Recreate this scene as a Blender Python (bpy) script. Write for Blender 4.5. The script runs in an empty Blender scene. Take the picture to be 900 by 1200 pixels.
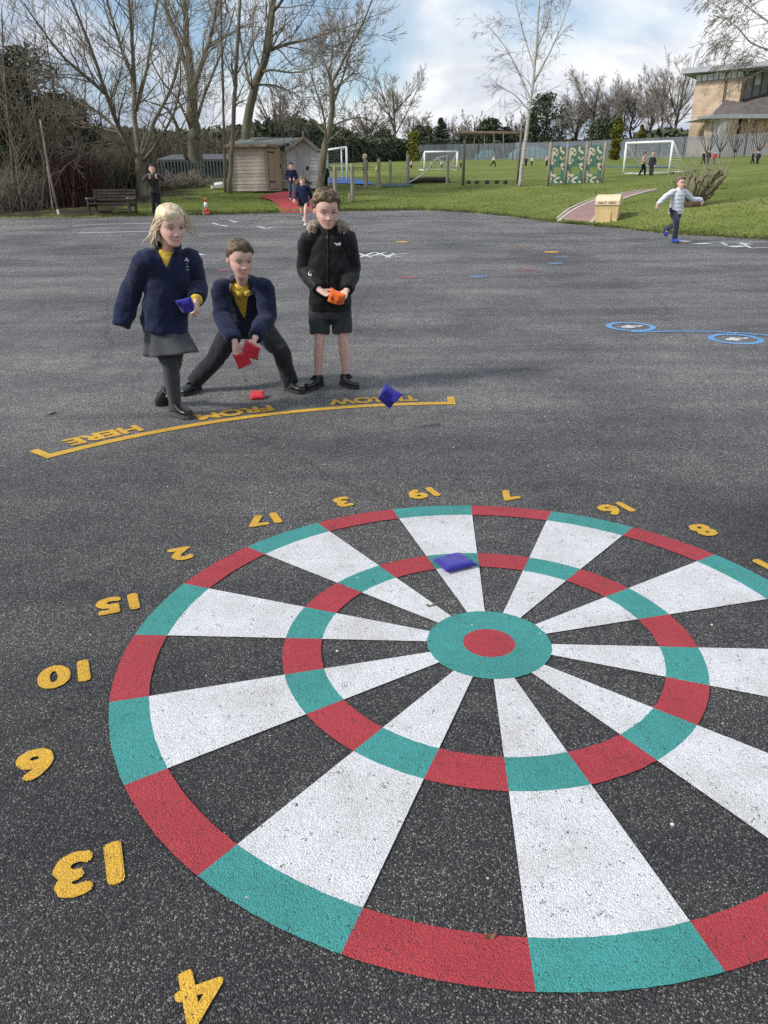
import bpy, bmesh, math, random
from mathutils import Vector as V, Matrix, noise
from mathutils.bvhtree import BVHTree
rad = math.radians
sc = bpy.context.scene
col = sc.collection

# ------------------------------------------------------------------ camera
CH = 1.32
FPX = 892.17
PITCH = rad(22.666)
ROLL = rad(-0.5576)
_cp, _sp = math.cos(PITCH), math.sin(PITCH)
FW = V((0, _cp, -_sp)); _up = V((0, _sp, _cp)); _rt = V((1, 0, 0))
CR = math.cos(ROLL) * _rt + math.sin(ROLL) * _up
CU = -math.sin(ROLL) * _rt + math.cos(ROLL) * _up
cd = bpy.data.cameras.new('camera')
cd.sensor_fit = 'VERTICAL'; cd.sensor_height = 24.0
cd.lens = FPX / 1200 * 24.0
cd.clip_start = 0.05; cd.clip_end = 3000
cam = bpy.data.objects.new('camera', cd); col.objects.link(cam)
m = Matrix((( CR.x, CU.x, -FW.x, 0), (CR.y, CU.y, -FW.y, 0), (CR.z, CU.z, -FW.z, CH), (0, 0, 0, 1)))
cam.matrix_world = m
sc.camera = cam

# ------------------------------------------------------------------ world, sun, exposure
SUN_EL, SUN_AZ = rad(38), rad(-110)      # azimuth measured from +Y towards +X
wd = bpy.data.worlds.new('World'); sc.world = wd; wd.use_nodes = True
nt = wd.node_tree; N = nt.nodes; L = nt.links
for n in list(N): N.remove(n)
out = N.new('ShaderNodeOutputWorld'); bg = N.new('ShaderNodeBackground')
sky = N.new('ShaderNodeTexSky'); sky.sky_type = 'NISHITA'; sky.sun_disc = False
sky.sun_elevation = SUN_EL; sky.sun_rotation = SUN_AZ
sky.altitude = 100; sky.air_density = 1.0; sky.dust_density = 1.0; sky.ozone_density = 1.2
tc = N.new('ShaderNodeTexCoord'); sep = N.new('ShaderNodeSeparateXYZ')
L.new(tc.outputs['Generated'], sep.inputs[0])
mx = N.new('ShaderNodeMath'); mx.operation = 'MAXIMUM'; mx.inputs[1].default_value = 0.0
L.new(sep.outputs['Z'], mx.inputs[0])
ad = N.new('ShaderNodeMath'); ad.operation = 'ADD'; ad.inputs[1].default_value = 0.42
L.new(mx.outputs[0], ad.inputs[0])
dx = N.new('ShaderNodeMath'); dx.operation = 'DIVIDE'; dy = N.new('ShaderNodeMath'); dy.operation = 'DIVIDE'
L.new(sep.outputs['X'], dx.inputs[0]); L.new(ad.outputs[0], dx.inputs[1])
L.new(sep.outputs['Y'], dy.inputs[0]); L.new(ad.outputs[0], dy.inputs[1])
cmb = N.new('ShaderNodeCombineXYZ'); L.new(dx.outputs[0], cmb.inputs[0]); L.new(dy.outputs[0], cmb.inputs[1])
def wnoise(scale, detail, rough, dist, off):
    mp = N.new('ShaderNodeMapping'); mp.inputs['Location'].default_value = off
    L.new(cmb.outputs[0], mp.inputs[0])
    n = N.new('ShaderNodeTexNoise'); n.inputs['Scale'].default_value = scale; n.inputs['Detail'].default_value = detail
    n.inputs['Roughness'].default_value = rough; n.inputs['Distortion'].default_value = dist
    L.new(mp.outputs[0], n.inputs['Vector']); return n
n1 = wnoise(1.5, 7, 0.55, 0.3, (3.1, 1.7, 0))
n2 = wnoise(2.3, 8, 0.55, 0.3, (-4.2, 8.3, 2))
r1 = N.new('ShaderNodeValToRGB'); r1.color_ramp.elements[0].position = 0.42; r1.color_ramp.elements[1].position = 0.56
L.new(n1.outputs['Fac'], r1.inputs[0])
r2 = N.new('ShaderNodeValToRGB'); e = r2.color_ramp.elements
e[0].position = 0.40; e[0].color = (3.2, 3.7, 4.55, 1); e[1].position = 0.59; e[1].color = (6.5, 6.6, 6.8, 1)
L.new(n2.outputs['Fac'], r2.inputs[0])
grd = N.new('ShaderNodeMath'); grd.operation = 'MULTIPLY_ADD'; grd.inputs[1].default_value = 0.55; grd.inputs[2].default_value = 0.95; L.new(mx.outputs[0], grd.inputs[0])
cs = N.new('ShaderNodeVectorMath'); cs.operation = 'SCALE'; L.new(r2.outputs[0], cs.inputs[0]); L.new(grd.outputs[0], cs.inputs['Scale'])
mixw = N.new('ShaderNodeMixRGB'); L.new(r1.outputs[0], mixw.inputs[0]); L.new(sky.outputs[0], mixw.inputs[1]); L.new(cs.outputs[0], mixw.inputs[2])
L.new(mixw.outputs[0], bg.inputs[0]); bg.inputs[1].default_value = 0.10
L.new(bg.outputs[0], out.inputs[0])
wd.cycles.sampling_method = 'MANUAL'; wd.cycles.sample_map_resolution = 512
sd = bpy.data.lights.new('sun', 'SUN'); sd.energy = 2.5; sd.angle = rad(9); sd.color = (1.0, 0.95, 0.88)
sun = bpy.data.objects.new('sun', sd); col.objects.link(sun)
sdir = V((math.sin(SUN_AZ) * math.cos(SUN_EL), math.cos(SUN_AZ) * math.cos(SUN_EL), math.sin(SUN_EL)))
sun.rotation_euler = sdir.to_track_quat('Z', 'Y').to_euler()
sc.view_settings.view_transform = 'Standard'; sc.view_settings.look = 'None'
sc.view_settings.gamma = 1; sc.view_settings.use_curve_mapping = False
sc.view_settings.exposure = 0.60
sc.render.engine = 'CYCLES'
sc.cycles.use_denoising = False
sc.cycles.max_bounces = 6; sc.cycles.diffuse_bounces = 3; sc.cycles.glossy_bounces = 2
sc.cycles.transparent_max_bounces = 8; sc.cycles.caustics_reflective = False; sc.cycles.caustics_refractive = False

# ------------------------------------------------------------------ pixel <-> world helpers (photo pixels, 900 x 1200)
def ray(px, py): return CR * ((px - 450) / FPX) + CU * ((600 - py) / FPX) + FW
def W(px, py, Y):
    d = ray(px, py); return V((0, 0, CH)) + d * (Y / d.y)
def zp(y):
    t = y - 6; return .031 * ((t + math.sqrt(t * t + 4)) / 2) - .0073
def _hit_tarmac(px, py):
    d = ray(px, py); lo, hi = .2, 70
    for _ in range(50):
        mm = (lo + hi) / 2
        if CH + d.z / d.y * mm - zp(mm) > 0: lo = mm
        else: hi = mm
    return V((lo * d.x / d.y, lo, zp(lo)))
EDGE = [_hit_tarmac(*p).to_2d() for p in [(0, 255.5), (60, 255), (120, 254.5), (200, 253), (260, 251.5), (310, 250), (400, 247.6), (500, 246.4), (560, 250), (600, 254), (650, 261), (720, 267), (780, 274), (850, 278), (900, 281)]]
EDGE = [V((-75, EDGE[0].y + 1)), V((-30, EDGE[0].y + .6))] + EDGE + [V((11, 13.2)), V((15, 7)), V((22, -5)), V((34, -30)), V((75, -110))]
def yb(x):
    if x <= EDGE[0].x: return EDGE[0].y
    for a, b in zip(EDGE, EDGE[1:]):
        if a.x <= x <= b.x: return a.y + (b.y - a.y) * (x - a.x) / (b.x - a.x)
    return EDGE[-1].y
def _near(x, y):
    best = 1e9; q = None; p = V((x, y))
    for a, b in zip(EDGE, EDGE[1:]):
        ab = b - a; t = max(0, min(1, (p - a).dot(ab) / ab.dot(ab))); c = a + ab * t; dd = (p - c).length
        if dd < best: best = dd; q = c
    return best, q
def ground(x, y):
    if y <= yb(x): return zp(y)
    d, q = _near(x, y)
    if d > 95: d = 95 + (1 - math.exp(-(d - 95) / 12)) * 12
    return zp(q.y) + .7 * (1 - math.exp(-d / 5)) + .048 * d
def G(px, py):
    d = ray(px, py)
    f = lambda y: CH + d.z / d.y * y - ground(y * d.x / d.y, y)
    y = .25; st = .1
    while y < 300:
        if f(y + st) <= 0: break
        y += st; st = min(1.0, y * .02 + .05)
    lo, hi = y, y + st
    for _ in range(24):
        mm = (lo + hi) / 2
        if f(mm) > 0: lo = mm
        else: hi = mm
    return V((lo * d.x / d.y, lo, ground(lo * d.x / d.y, lo)))
def pxm(P):                                   # photo pixels per metre at a point
    return FPX / (P - V((0, 0, CH))).dot(FW)

# ------------------------------------------------------------------ mesh helpers
ORG = {}
class MB:
    def __init__(s): s.v = []; s.f = []; s.m = []
    def add(s, vs, fs, mi=0):
        n = len(s.v); s.v += [tuple(v) for v in vs]
        s.f += [tuple(i + n for i in f) for f in fs]; s.m += [mi] * len(fs)
    def hexa(s, p, mi=0): s.add(p, [(3, 2, 1, 0), (4, 5, 6, 7), (0, 1, 5, 4), (1, 2, 6, 5), (2, 3, 7, 6), (3, 0, 4, 7)], mi)
    def box(s, c, sz, X=V((1, 0, 0)), Z=V((0, 0, 1)), mi=0):
        c = V(c); X = V(X).normalized(); Z = V(Z); Z = (Z - X * Z.dot(X)).normalized(); Y = Z.cross(X)
        a, b, h = sz[0] / 2, sz[1] / 2, sz[2] / 2
        s.hexa([c + X * i * a + Y * j * b + Z * k * h for k in (-1, 1) for i, j in ((-1, -1), (1, -1), (1, 1), (-1, 1))], mi)
    def bar(s, a, b, w, h, up=V((0, 0, 1)), mi=0):
        a = V(a); b = V(b); s.box((a + b) / 2, ((b - a).length, w, h), b - a, up, mi)
    def tube(s, pts, rs, n=6, mi=0, cap=True):
        pts = [V(p) for p in pts]
        if not isinstance(rs, (list, tuple)): rs = [rs] * len(pts)
        T = (pts[1] - pts[0]).normalized()
        A = T.orthogonal().normalized(); rings = []
        for i, p in enumerate(pts):
            if i: 
                T2 = ((pts[i + 1] - pts[i - 1]) if i < len(pts) - 1 else (pts[i] - pts[i - 1])).normalized()
                A = (A - T2 * A.dot(T2))
                A = A.normalized() if A.length > 1e-6 else T2.orthogonal().normalized(); T = T2
            B = T.cross(A)
            rings.append([p + (A * math.cos(2 * math.pi * k / n) + B * math.sin(2 * math.pi * k / n)) * rs[i] for k in range(n)])
        s.loft(rings, mi, cap)
    def loft(s, rings, mi=0, cap=True):
        n = len(rings[0]); vs = [p for r in rings for p in r]; fs = []
        for i in range(len(rings) - 1):
            for k in range(n):
                k2 = (k + 1) % n; fs.append((i * n + k, i * n + k2, (i + 1) * n + k2, (i + 1) * n + k))
        if cap: fs.append(tuple(range(n - 1, -1, -1))); fs.append(tuple((len(rings) - 1) * n + k for k in range(n)))
        s.add(vs, fs, mi)
    def ball(s, c, r, nu=12, nv=8, mi=0, X=V((1, 0, 0)), Y=V((0, 1, 0)), Z=V((0, 0, 1))):
        if not isinstance(r, (list, tuple)): r = (r, r, r)
        c = V(c); rings = []
        for i in range(1, nv):
            a = math.pi * i / nv - math.pi / 2
            rings.append([c + X * r[0] * math.cos(a) * math.cos(2 * math.pi * k / nu) + Y * r[1] * math.cos(a) * math.sin(2 * math.pi * k / nu) + Z * r[2] * math.sin(a) for k in range(nu)])
        s.loft(rings, mi, False); n0 = len(s.v)
        base = n0 - len(rings) * nu
        s.v += [tuple(c - Z * r[2]), tuple(c + Z * r[2])]
        for k in range(nu):
            k2 = (k + 1) % nu
            s.f.append((n0, base + k2, base + k)); s.m.append(mi)
            s.f.append((n0 + 1, base + (len(rings) - 1) * nu + k, base + (len(rings) - 1) * nu + k2)); s.m.append(mi)
    def mesh(s, name='m'):
        me = bpy.data.meshes.new(name); me.from_pydata(s.v, [], s.f)
        me.polygons.foreach_set('material_index', s.m); me.update(); return me
    def build(s, name, mats, parent=None, smooth=False, bevel=0, loc=None, **k):
        return link(name, s.mesh(name), mats, parent, smooth, bevel, loc, **k)
def link(name, me, mats, parent=None, smooth=False, bevel=0, loc=None, label=None, cat=None, group=None, kind=None):
    if not isinstance(mats, (list, tuple)): mats = [mats]
    me.name = name
    me.materials.clear()
    for q in mats: me.materials.append(q)
    o = bpy.data.objects.new(name, me); col.objects.link(o)
    org = V((0, 0, 0))
    if parent is not None:
        o.parent = parent; org = ORG[parent.name]
    elif loc is not None:
        org = V(loc); o.location = org
    if org.length > 0: me.transform(Matrix.Translation(-org))
    ORG[o.name] = org
    if smooth: me.polygons.foreach_set('use_smooth', [True] * len(me.polygons)); me.update()
    if bevel:
        b = o.modifiers.new('bevel', 'BEVEL'); b.width = bevel; b.segments = 2; b.limit_method = 'ANGLE'
    tag(o, label, cat, group, kind)
    return o
def tag(o, label=None, cat=None, group=None, kind=None):
    if label: o['label'] = label
    if cat: o['category'] = cat
    if group: o['group'] = group
    if kind: o['kind'] = kind
    return o
def thing(name, loc, label, cat, group=None):
    o = bpy.data.objects.new(name, None); col.objects.link(o); o.location = V(loc); ORG[o.name] = V(loc)
    o.empty_display_size = .1
    return tag(o, label, cat, group)
def fuse(mb, vox, it=4):
    me = mb.mesh('tmp'); ob = bpy.data.objects.new('tmp', me); col.objects.link(ob)
    r = ob.modifiers.new('r', 'REMESH'); r.mode = 'VOXEL'; r.voxel_size = vox
    if it: s = ob.modifiers.new('s', 'SMOOTH'); s.iterations = it; s.factor = .5
    dg = bpy.context.evaluated_depsgraph_get(); dg.update()
    res = bpy.data.meshes.new_from_object(ob.evaluated_get(dg))
    bpy.data.objects.remove(ob); bpy.data.meshes.remove(me)
    return res
def catmull(pts, rs, k=4):
    P = [V(p) for p in pts]; o = []; q = []
    for i in range(len(P) - 1):
        p0 = P[max(i - 1, 0)]; p1 = P[i]; p2 = P[i + 1]; p3 = P[min(i + 2, len(P) - 1)]
        for j in range(k):
            t = j / k
            o.append(.5 * ((2 * p1) + (p2 - p0) * t + (2 * p0 - 5 * p1 + 4 * p2 - p3) * t * t + (3 * p1 - p0 - 3 * p2 + p3) * t ** 3))
            q.append(rs[i] + (rs[i + 1] - rs[i]) * t)
    o.append(P[-1]); q.append(rs[-1]); return o, q

# ------------------------------------------------------------------ materials
def newmat(name):
    M = bpy.data.materials.new(name); M.use_nodes = True
    return M, M.node_tree.nodes, M.node_tree.links, M.node_tree.nodes['Principled BSDF']
def ramp(N, pts):
    r = N.new('ShaderNodeValToRGB'); el = r.color_ramp.elements
    while len(el) < len(pts): el.new(.5)
    for q, (p, c) in zip(el, pts): q.position = p; q.color = (c[0], c[1], c[2], 1) if len(c) == 3 else c
    return r
def nz(N, L, scale, detail=4, rough=.55, vec=None, dist=0):
    n = N.new('ShaderNodeTexNoise'); n.inputs['Scale'].default_value = scale; n.inputs['Detail'].default_value = detail
    n.inputs['Roughness'].default_value = rough; n.inputs['Distortion'].default_value = dist
    if vec is not None: L.new(vec, n.inputs['Vector'])
    return n
def coord(N, L, scale=(1, 1, 1), rot=(0, 0, 0)):
    t = N.new('ShaderNodeTexCoord'); mp = N.new('ShaderNodeMapping'); mp.inputs['Scale'].default_value = scale; mp.inputs['Rotation'].default_value = rot
    L.new(t.outputs['Object'], mp.inputs[0]); return mp.outputs[0]
def pmat(name, c, rough=.8, var=.2, scale=6, bump=0, bscale=80, spec=.3, metal=0, stretch=(1, 1, 1), sheen=0, sss=0, c2=None, detail=5):
    M, N, L, B = newmat(name); v = coord(N, L, stretch)
    n = nz(N, L, scale, detail, .6, v)
    hi = c2 if c2 else [min(1, x * (1 + var)) for x in c]
    r = ramp(N, [(.3, [x * (1 - var) for x in c]), (.7, hi)])
    L.new(n.outputs['Fac'], r.inputs[0]); L.new(r.outputs[0], B.inputs['Base Color'])
    B.inputs['Roughness'].default_value = rough; B.inputs['Specular IOR Level'].default_value = spec; B.inputs['Metallic'].default_value = metal
    if sheen: B.inputs['Sheen Weight'].default_value = sheen; B.inputs['Sheen Roughness'].default_value = .6
    if sss: B.inputs['Subsurface Weight'].default_value = sss; B.inputs['Subsurface Radius'].default_value = (.01, .004, .002)
    if bump:
        b = N.new('ShaderNodeBump'); b.inputs['Strength'].default_value = bump; b.inputs['Distance'].default_value = .006
        n2 = nz(N, L, bscale, 3, .6, v); L.new(n2.outputs['Fac'], b.inputs['Height']); L.new(b.outputs[0], B.inputs['Normal'])
    return M
def aggregate(N, L, v):
    """tarmac stones: returns colour socket and height socket"""
    vo = N.new('ShaderNodeTexVoronoi'); vo.inputs['Scale'].default_value = 285; L.new(v, vo.inputs['Vector'])
    sp = N.new('ShaderNodeSeparateColor'); L.new(vo.outputs['Color'], sp.inputs[0])
    cr = ramp(N, [(0, (.031, .0308, .0315)), (.45, (.062, .0618, .0625)), (.75, (.098, .0977, .098)), (.9, (.18, .179, .174)), (1, (.40, .39, .365))])
    L.new(sp.outputs['Red'], cr.inputs[0])
    edge = ramp(N, [(.12, (1.1, 1.1, 1.1)), (.6, (.46, .46, .46))]); L.new(vo.outputs['Distance'], edge.inputs[0])
    mu = N.new('ShaderNodeMixRGB'); mu.blend_type = 'MULTIPLY'; mu.inputs[0].default_value = 1
    L.new(cr.outputs[0], mu.inputs[1]); L.new(edge.outputs[0], mu.inputs[2])
    h = N.new('ShaderNodeMath'); h.operation = 'MULTIPLY_ADD'; h.inputs[1].default_value = -.9
    L.new(vo.outputs['Distance'], h.inputs[0]); L.new(sp.outputs['Green'], h.inputs[2])
    return mu.outputs[0], h.outputs[0]
def tarmac_mat():
    M, N, L, B = newmat('tarmac'); v = coord(N, L)
    c, h = aggregate(N, L, v)
    def mul(a, b):
        q = N.new('ShaderNodeMixRGB'); q.blend_type = 'MULTIPLY'; q.inputs[0].default_value = 1
        L.new(a, q.inputs[1]); L.new(b, q.inputs[2]); return q.outputs[0]
    n = nz(N, L, .55, 6, .6, v, .3); r = ramp(N, [(.32, (.66, .66, .69)), (.68, (1.5, 1.48, 1.43))]); L.new(n.outputs['Fac'], r.inputs[0])
    n3 = nz(N, L, 1.0, 5, .6, coord(N, L, (.22, 1.9, 1), (0, 0, .12)), .5); r3 = ramp(N, [(.35, (.84, .84, .86)), (.62, (1.2, 1.19, 1.17))]); L.new(n3.outputs['Fac'], r3.inputs[0])
    n4 = nz(N, L, 7, 4, .6, v); r4 = ramp(N, [(.3, (.85, .85, .86)), (.7, (1.15, 1.15, 1.14))]); L.new(n4.outputs['Fac'], r4.inputs[0])
    # surface colour lightens steadily away from the camera
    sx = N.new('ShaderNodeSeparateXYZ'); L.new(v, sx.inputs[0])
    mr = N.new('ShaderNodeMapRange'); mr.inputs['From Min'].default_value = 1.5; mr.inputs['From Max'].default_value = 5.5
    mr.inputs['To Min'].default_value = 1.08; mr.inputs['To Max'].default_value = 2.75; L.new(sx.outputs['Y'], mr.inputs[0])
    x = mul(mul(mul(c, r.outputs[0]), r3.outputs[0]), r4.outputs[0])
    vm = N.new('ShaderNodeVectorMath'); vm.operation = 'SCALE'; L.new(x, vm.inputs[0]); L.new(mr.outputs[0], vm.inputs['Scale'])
    # damp dark cracks and seams
    ck = N.new('ShaderNodeTexVoronoi'); ck.feature = 'DISTANCE_TO_EDGE'; ck.inputs['Scale'].default_value = .33
    wv = nz(N, L, 1.3, 4, .6, v); mm = N.new('ShaderNodeMixRGB'); mm.inputs[0].default_value = .25; L.new(v, mm.inputs[1]); L.new(wv.outputs['Color'], mm.inputs[2]); L.new(mm.outputs[0], ck.inputs['Vector'])
    rc = ramp(N, [(.001, (.75, .75, .75)), (.005, (1, 1, 1))]); L.new(ck.outputs['Distance'], rc.inputs[0])
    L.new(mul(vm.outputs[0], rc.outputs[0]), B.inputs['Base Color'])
    B.inputs['Roughness'].default_value = .75; B.inputs['Specular IOR Level'].default_value = .35
    b = N.new('ShaderNodeBump'); b.inputs['Strength'].default_value = 1.0; b.inputs['Distance'].default_value = .006
    L.new(h, b.inputs['Height']); L.new(b.outputs[0], B.inputs['Normal'])
    return M
def paint_mat(name, c, wear=.5, dirt=.5):
    M, N, L, B = newmat(name)
    t = N.new('ShaderNodeNewGeometry'); v = t.outputs['Position']
    ca, h = aggregate(N, L, v)
    n = nz(N, L, 4, 5, .65, v); r = ramp(N, [(.3, [c[0] * .84, c[1] * .82, c[2] * .79]), (.6, [min(1, x * 1.04) for x in c])]); L.new(n.outputs['Fac'], r.inputs[0])
    # grime: small dark specks and soft brownish scuffs
    n2 = nz(N, L, 75, 4, .75, v); n3 = nz(N, L, 2.2, 5, .7, v, .6)
    mu = N.new('ShaderNodeMath'); mu.operation = 'MULTIPLY'; L.new(n2.outputs['Fac'], mu.inputs[0]); L.new(n3.outputs['Fac'], mu.inputs[1])
    rs = ramp(N, [(.355 - .03 * dirt, (0, 0, 0)), (.47 - .03 * dirt, (.75, .75, .75))]); L.new(mu.outputs[0], rs.inputs[0])
    m1 = N.new('ShaderNodeMixRGB'); L.new(rs.outputs[0], m1.inputs[0]); L.new(r.outputs[0], m1.inputs[1]); m1.inputs[2].default_value = (c[0] * .35 + .01, c[1] * .33 + .01, c[2] * .3 + .01, 1)
    # wear through the pits between the stones
    nw = nz(N, L, 30, 4, .7, v); sb = N.new('ShaderNodeMath'); sb.operation = 'MULTIPLY_ADD'; sb.inputs[1].default_value = .35
    L.new(h, sb.inputs[0]); L.new(nw.outputs['Fac'], sb.inputs[2])
    rw = ramp(N, [(.17 + .06 * wear, (1, 1, 1)), (.25 + .06 * wear, (0, 0, 0))]); L.new(sb.outputs[0], rw.inputs[0])
    m2 = N.new('ShaderNodeMixRGB'); L.new(rw.outputs[0], m2.inputs[0]); L.new(m1.outputs[0], m2.inputs[1]); L.new(ca, m2.inputs[2])
    gm = ramp(N, [(0, (.80, .80, .80)), (.6, (1.06, 1.06, 1.06))]); gh = N.new('ShaderNodeMath'); gh.operation = 'ADD'; gh.inputs[1].default_value = .25; L.new(h, gh.inputs[0]); L.new(gh.outputs[0], gm.inputs[0])
    m3 = N.new('ShaderNodeMixRGB'); m3.blend_type = 'MULTIPLY'; m3.inputs[0].default_value = 1; L.new(m2.outputs[0], m3.inputs[1]); L.new(gm.outputs[0], m3.inputs[2])
    L.new(m3.outputs[0], B.inputs['Base Color']); B.inputs['Roughness'].default_value = .6; B.inputs['Specular IOR Level'].default_value = .35
    b = N.new('ShaderNodeBump'); b.inputs['Strength'].default_value = .8; b.inputs['Distance'].default_value = .003
    L.new(h, b.inputs['Height']); L.new(b.outputs[0], B.inputs['Normal'])
    return M
def grass_mat():
    M, N, L, B = newmat('grass_ground'); v = coord(N, L)
    n1 = nz(N, L, .35, 6, .65, v, .4); n2 = nz(N, L, 9, 6, .7, v); n3 = nz(N, L, 1.0, 6, .65, coord(N, L, (.16, .5, 1)))
    r1 = ramp(N, [(.3, (.108, .145, .032)), (.55, (.155, .192, .048)), (.75, (.20, .225, .08))]); L.new(n1.outputs['Fac'], r1.inputs[0])
    r2 = ramp(N, [(.3, (.72, .72, .68)), (.7, (1.25, 1.23, 1.2))]); L.new(n2.outputs['Fac'], r2.inputs[0])
    r3 = ramp(N, [(.35, (.75, .78, .7)), (.7, (1.25, 1.2, 1.15))]); L.new(n3.outputs['Fac'], r3.inputs[0])
    a = N.new('ShaderNodeMixRGB'); a.blend_type = 'MULTIPLY'; a.inputs[0].default_value = 1; L.new(r1.outputs[0], a.inputs[1]); L.new(r2.outputs[0], a.inputs[2])
    b = N.new('ShaderNodeMixRGB'); b.blend_type = 'MULTIPLY'; b.inputs[0].default_value = 1; L.new(a.outputs[0], b.inputs[1]); L.new(r3.outputs[0], b.inputs[2])
    # bare soil and leaf litter under the trees on the left (attribute 'soil')
    at = N.new('ShaderNodeAttribute'); at.attribute_name = 'soil'
    ns = nz(N, L, 1.4, 6, .7, v); ad = N.new('ShaderNodeMath'); ad.operation = 'ADD'; L.new(at.outputs['Fac'], ad.inputs[0]); L.new(ns.outputs['Fac'], ad.inputs[1])
    rr = ramp(N, [(.86, (0, 0, 0)), (1.0, (1, 1, 1))]); hv = N.new('ShaderNodeMath'); hv.operation = 'MULTIPLY'; hv.inputs[1].default_value = .72; L.new(ad.outputs[0], hv.inputs[0]); L.new(hv.outputs[0], rr.inputs[0])
    rr.color_ramp.elements[0].position = .6; rr.color_ramp.elements[1].position = .75
    n5 = nz(N, L, 12, 6, .75, v); r5 = ramp(N, [(.3, (.022, .017, .012)), (.6, (.06, .047, .032)), (.8, (.12, .09, .055))]); L.new(n5.outputs['Fac'], r5.inputs[0])
    c = N.new('ShaderNodeMixRGB'); L.new(rr.outputs[0], c.inputs[0]); L.new(b.outputs[0], c.inputs[1]); L.new(r5.outputs[0], c.inputs[2])
    L.new(c.outputs[0], B.inputs['Base Color']); B.inputs['Roughness'].default_value = .9; B.inputs['Specular IOR Level'].default_value = .15
    bp = N.new('ShaderNodeBump'); bp.inputs['Strength'].default_value = .8; bp.inputs['Distance'].default_value = .05; L.new(n2.outputs['Fac'], bp.inputs['Height']); L.new(bp.outputs[0], B.inputs['Normal'])
    return M
def plank_mat(name, c, pitch, axis, var=.3, rough=.85):
    """boards: dark line every pitch metres along axis plus a tone per board and grain"""
    M, N, L, B = newmat(name); v = coord(N, L)
    sx = N.new('ShaderNodeSeparateXYZ'); L.new(v, sx.inputs[0])
    dv = N.new('ShaderNodeMath'); dv.operation = 'DIVIDE'; dv.inputs[1].default_value = pitch; L.new(sx.outputs[axis], dv.inputs[0])
    fl = N.new('ShaderNodeMath'); fl.operation = 'FLOOR'; L.new(dv.outputs[0], fl.inputs[0])
    wn = N.new('ShaderNodeTexWhiteNoise'); wn.noise_dimensions = '1D'; L.new(fl.outputs[0], wn.inputs['W'])
    st = [5, 5, 5]; st['XYZ'.index(axis)] = 60
    if axis == 'Z': st = [3, 3, 70]
    g = nz(N, L, 1, 5, .65, coord(N, L, st))
    a = N.new('ShaderNodeMath'); a.operation = 'MULTIPLY_ADD'; a.inputs[1].default_value = .35; L.new(wn.outputs['Value'], a.inputs[0]); L.new(g.outputs['Fac'], a.inputs[2])
    r = ramp(N, [(.3, [x * (1 - var) for x in c]), (.95, [x * (1 + var) for x in c])]); L.new(a.outputs[0], r.inputs[0])
    L.new(r.outputs[0], B.inputs['Base Color']); B.inputs['Roughness'].default_value = rough
    return M
def brick_mat(name, c1, c2, mortar):
    M, N, L, B = newmat(name); v = coord(N, L)
    sx = N.new('ShaderNodeSeparateXYZ'); L.new(v, sx.inputs[0])
    ad = N.new('ShaderNodeMath'); ad.operation = 'ADD'; L.new(sx.outputs['X'], ad.inputs[0]); L.new(sx.outputs['Y'], ad.inputs[1])
    cm = N.new('ShaderNodeCombineXYZ'); L.new(ad.outputs[0], cm.inputs[0]); L.new(sx.outputs['Z'], cm.inputs[1])
    b = N.new('ShaderNodeTexBrick'); b.inputs['Scale'].default_value = 1; b.inputs['Brick Width'].default_value = .225; b.inputs['Row Height'].default_value = .075; b.inputs['Mortar Size'].default_value = .006
    b.inputs['Color1'].default_value = (*c1, 1); b.inputs['Color2'].default_value = (*c2, 1); b.inputs['Mortar'].default_value = (*mortar, 1)
    L.new(cm.outputs[0], b.inputs['Vector'])
    n = nz(N, L, 1.1, 6, .6, v); r = ramp(N, [(.3, (.7, .68, .66)), (.7, (1.2, 1.2, 1.18))]); L.new(n.outputs['Fac'], r.inputs[0])
    mu = N.new('ShaderNodeMixRGB'); mu.blend_type = 'MULTIPLY'; mu.inputs[0].default_value = 1; L.new(b.outputs['Color'], mu.inputs[1]); L.new(r.outputs[0], mu.inputs[2])
    L.new(mu.outputs[0], B.inputs['Base Color']); B.inputs['Roughness'].default_value = .85; return M
MT = {}
MT['tarmac'] = tarmac_mat(); MT['grass'] = grass_mat()
MT['p_white'] = paint_mat('white_paint', (.70, .71, .72), .4, .3)
MT['p_red'] = paint_mat('red_paint', (.42, .045, .058), .45, .5)
MT['p_teal'] = paint_mat('teal_paint', (.055, .31, .285), .45, .5)
MT['p_yellow'] = paint_mat('yellow_paint', (.72, .42, .045), .5, .4)
MT['p_blue'] = paint_mat('blue_paint', (.17, .42, .78), 2.2, .3)
MT['p_cyan'] = paint_mat('cyan_paint', (.19, .32, .36), 4.6, .3)
MT['p_pink'] = paint_mat('pink_paint', (.38, .16, .19), 4.0, .3)
MT['p_orange'] = paint_mat('orange_paint', (.42, .2, .13), 4.4, .3)
MT['p_fblue'] = paint_mat('faded_blue_paint', (.17, .27, .46), 3.5, .3)
MT['bark'] = pmat('grey_bark', (.085, .072, .052), .9, .45, 5, .9, 22, .15, stretch=(1, 1, .35))
MT['bark_green'] = pmat('mossy_bark', (.165, .15, .11), .9, .4, 4, .9, 22, .15, stretch=(1, 1, .35), c2=(.22, .2, .14))
MT['twig'] = pmat('bare_twig', (.21, .18, .145), .9, .35, 3)
MT['twig_pale'] = pmat('pale_twig', (.16, .135, .10), .9, .35, 3)
MT['twig_red'] = pmat('red_stem', (.085, .042, .038), .9, .4, 3)
MT['twig_far'] = pmat('far_twig', (.22, .195, .175), .95, .3, 1)
MT['leaf_dk'] = pmat('dark_needles', (.075, .09, .055), .85, .5, 2, spec=.2)
MT['leaf_md'] = pmat('mid_needles', (.11, .125, .07), .85, .5, 2, spec=.2)
MT['leaf_yl'] = pmat('golden_needles', (.13, .13, .02), .85, .5, 2, spec=.2)
MT['leaf_br'] = pmat('brown_foliage', (.14, .122, .095), .9, .5, 2, spec=.1)
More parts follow.
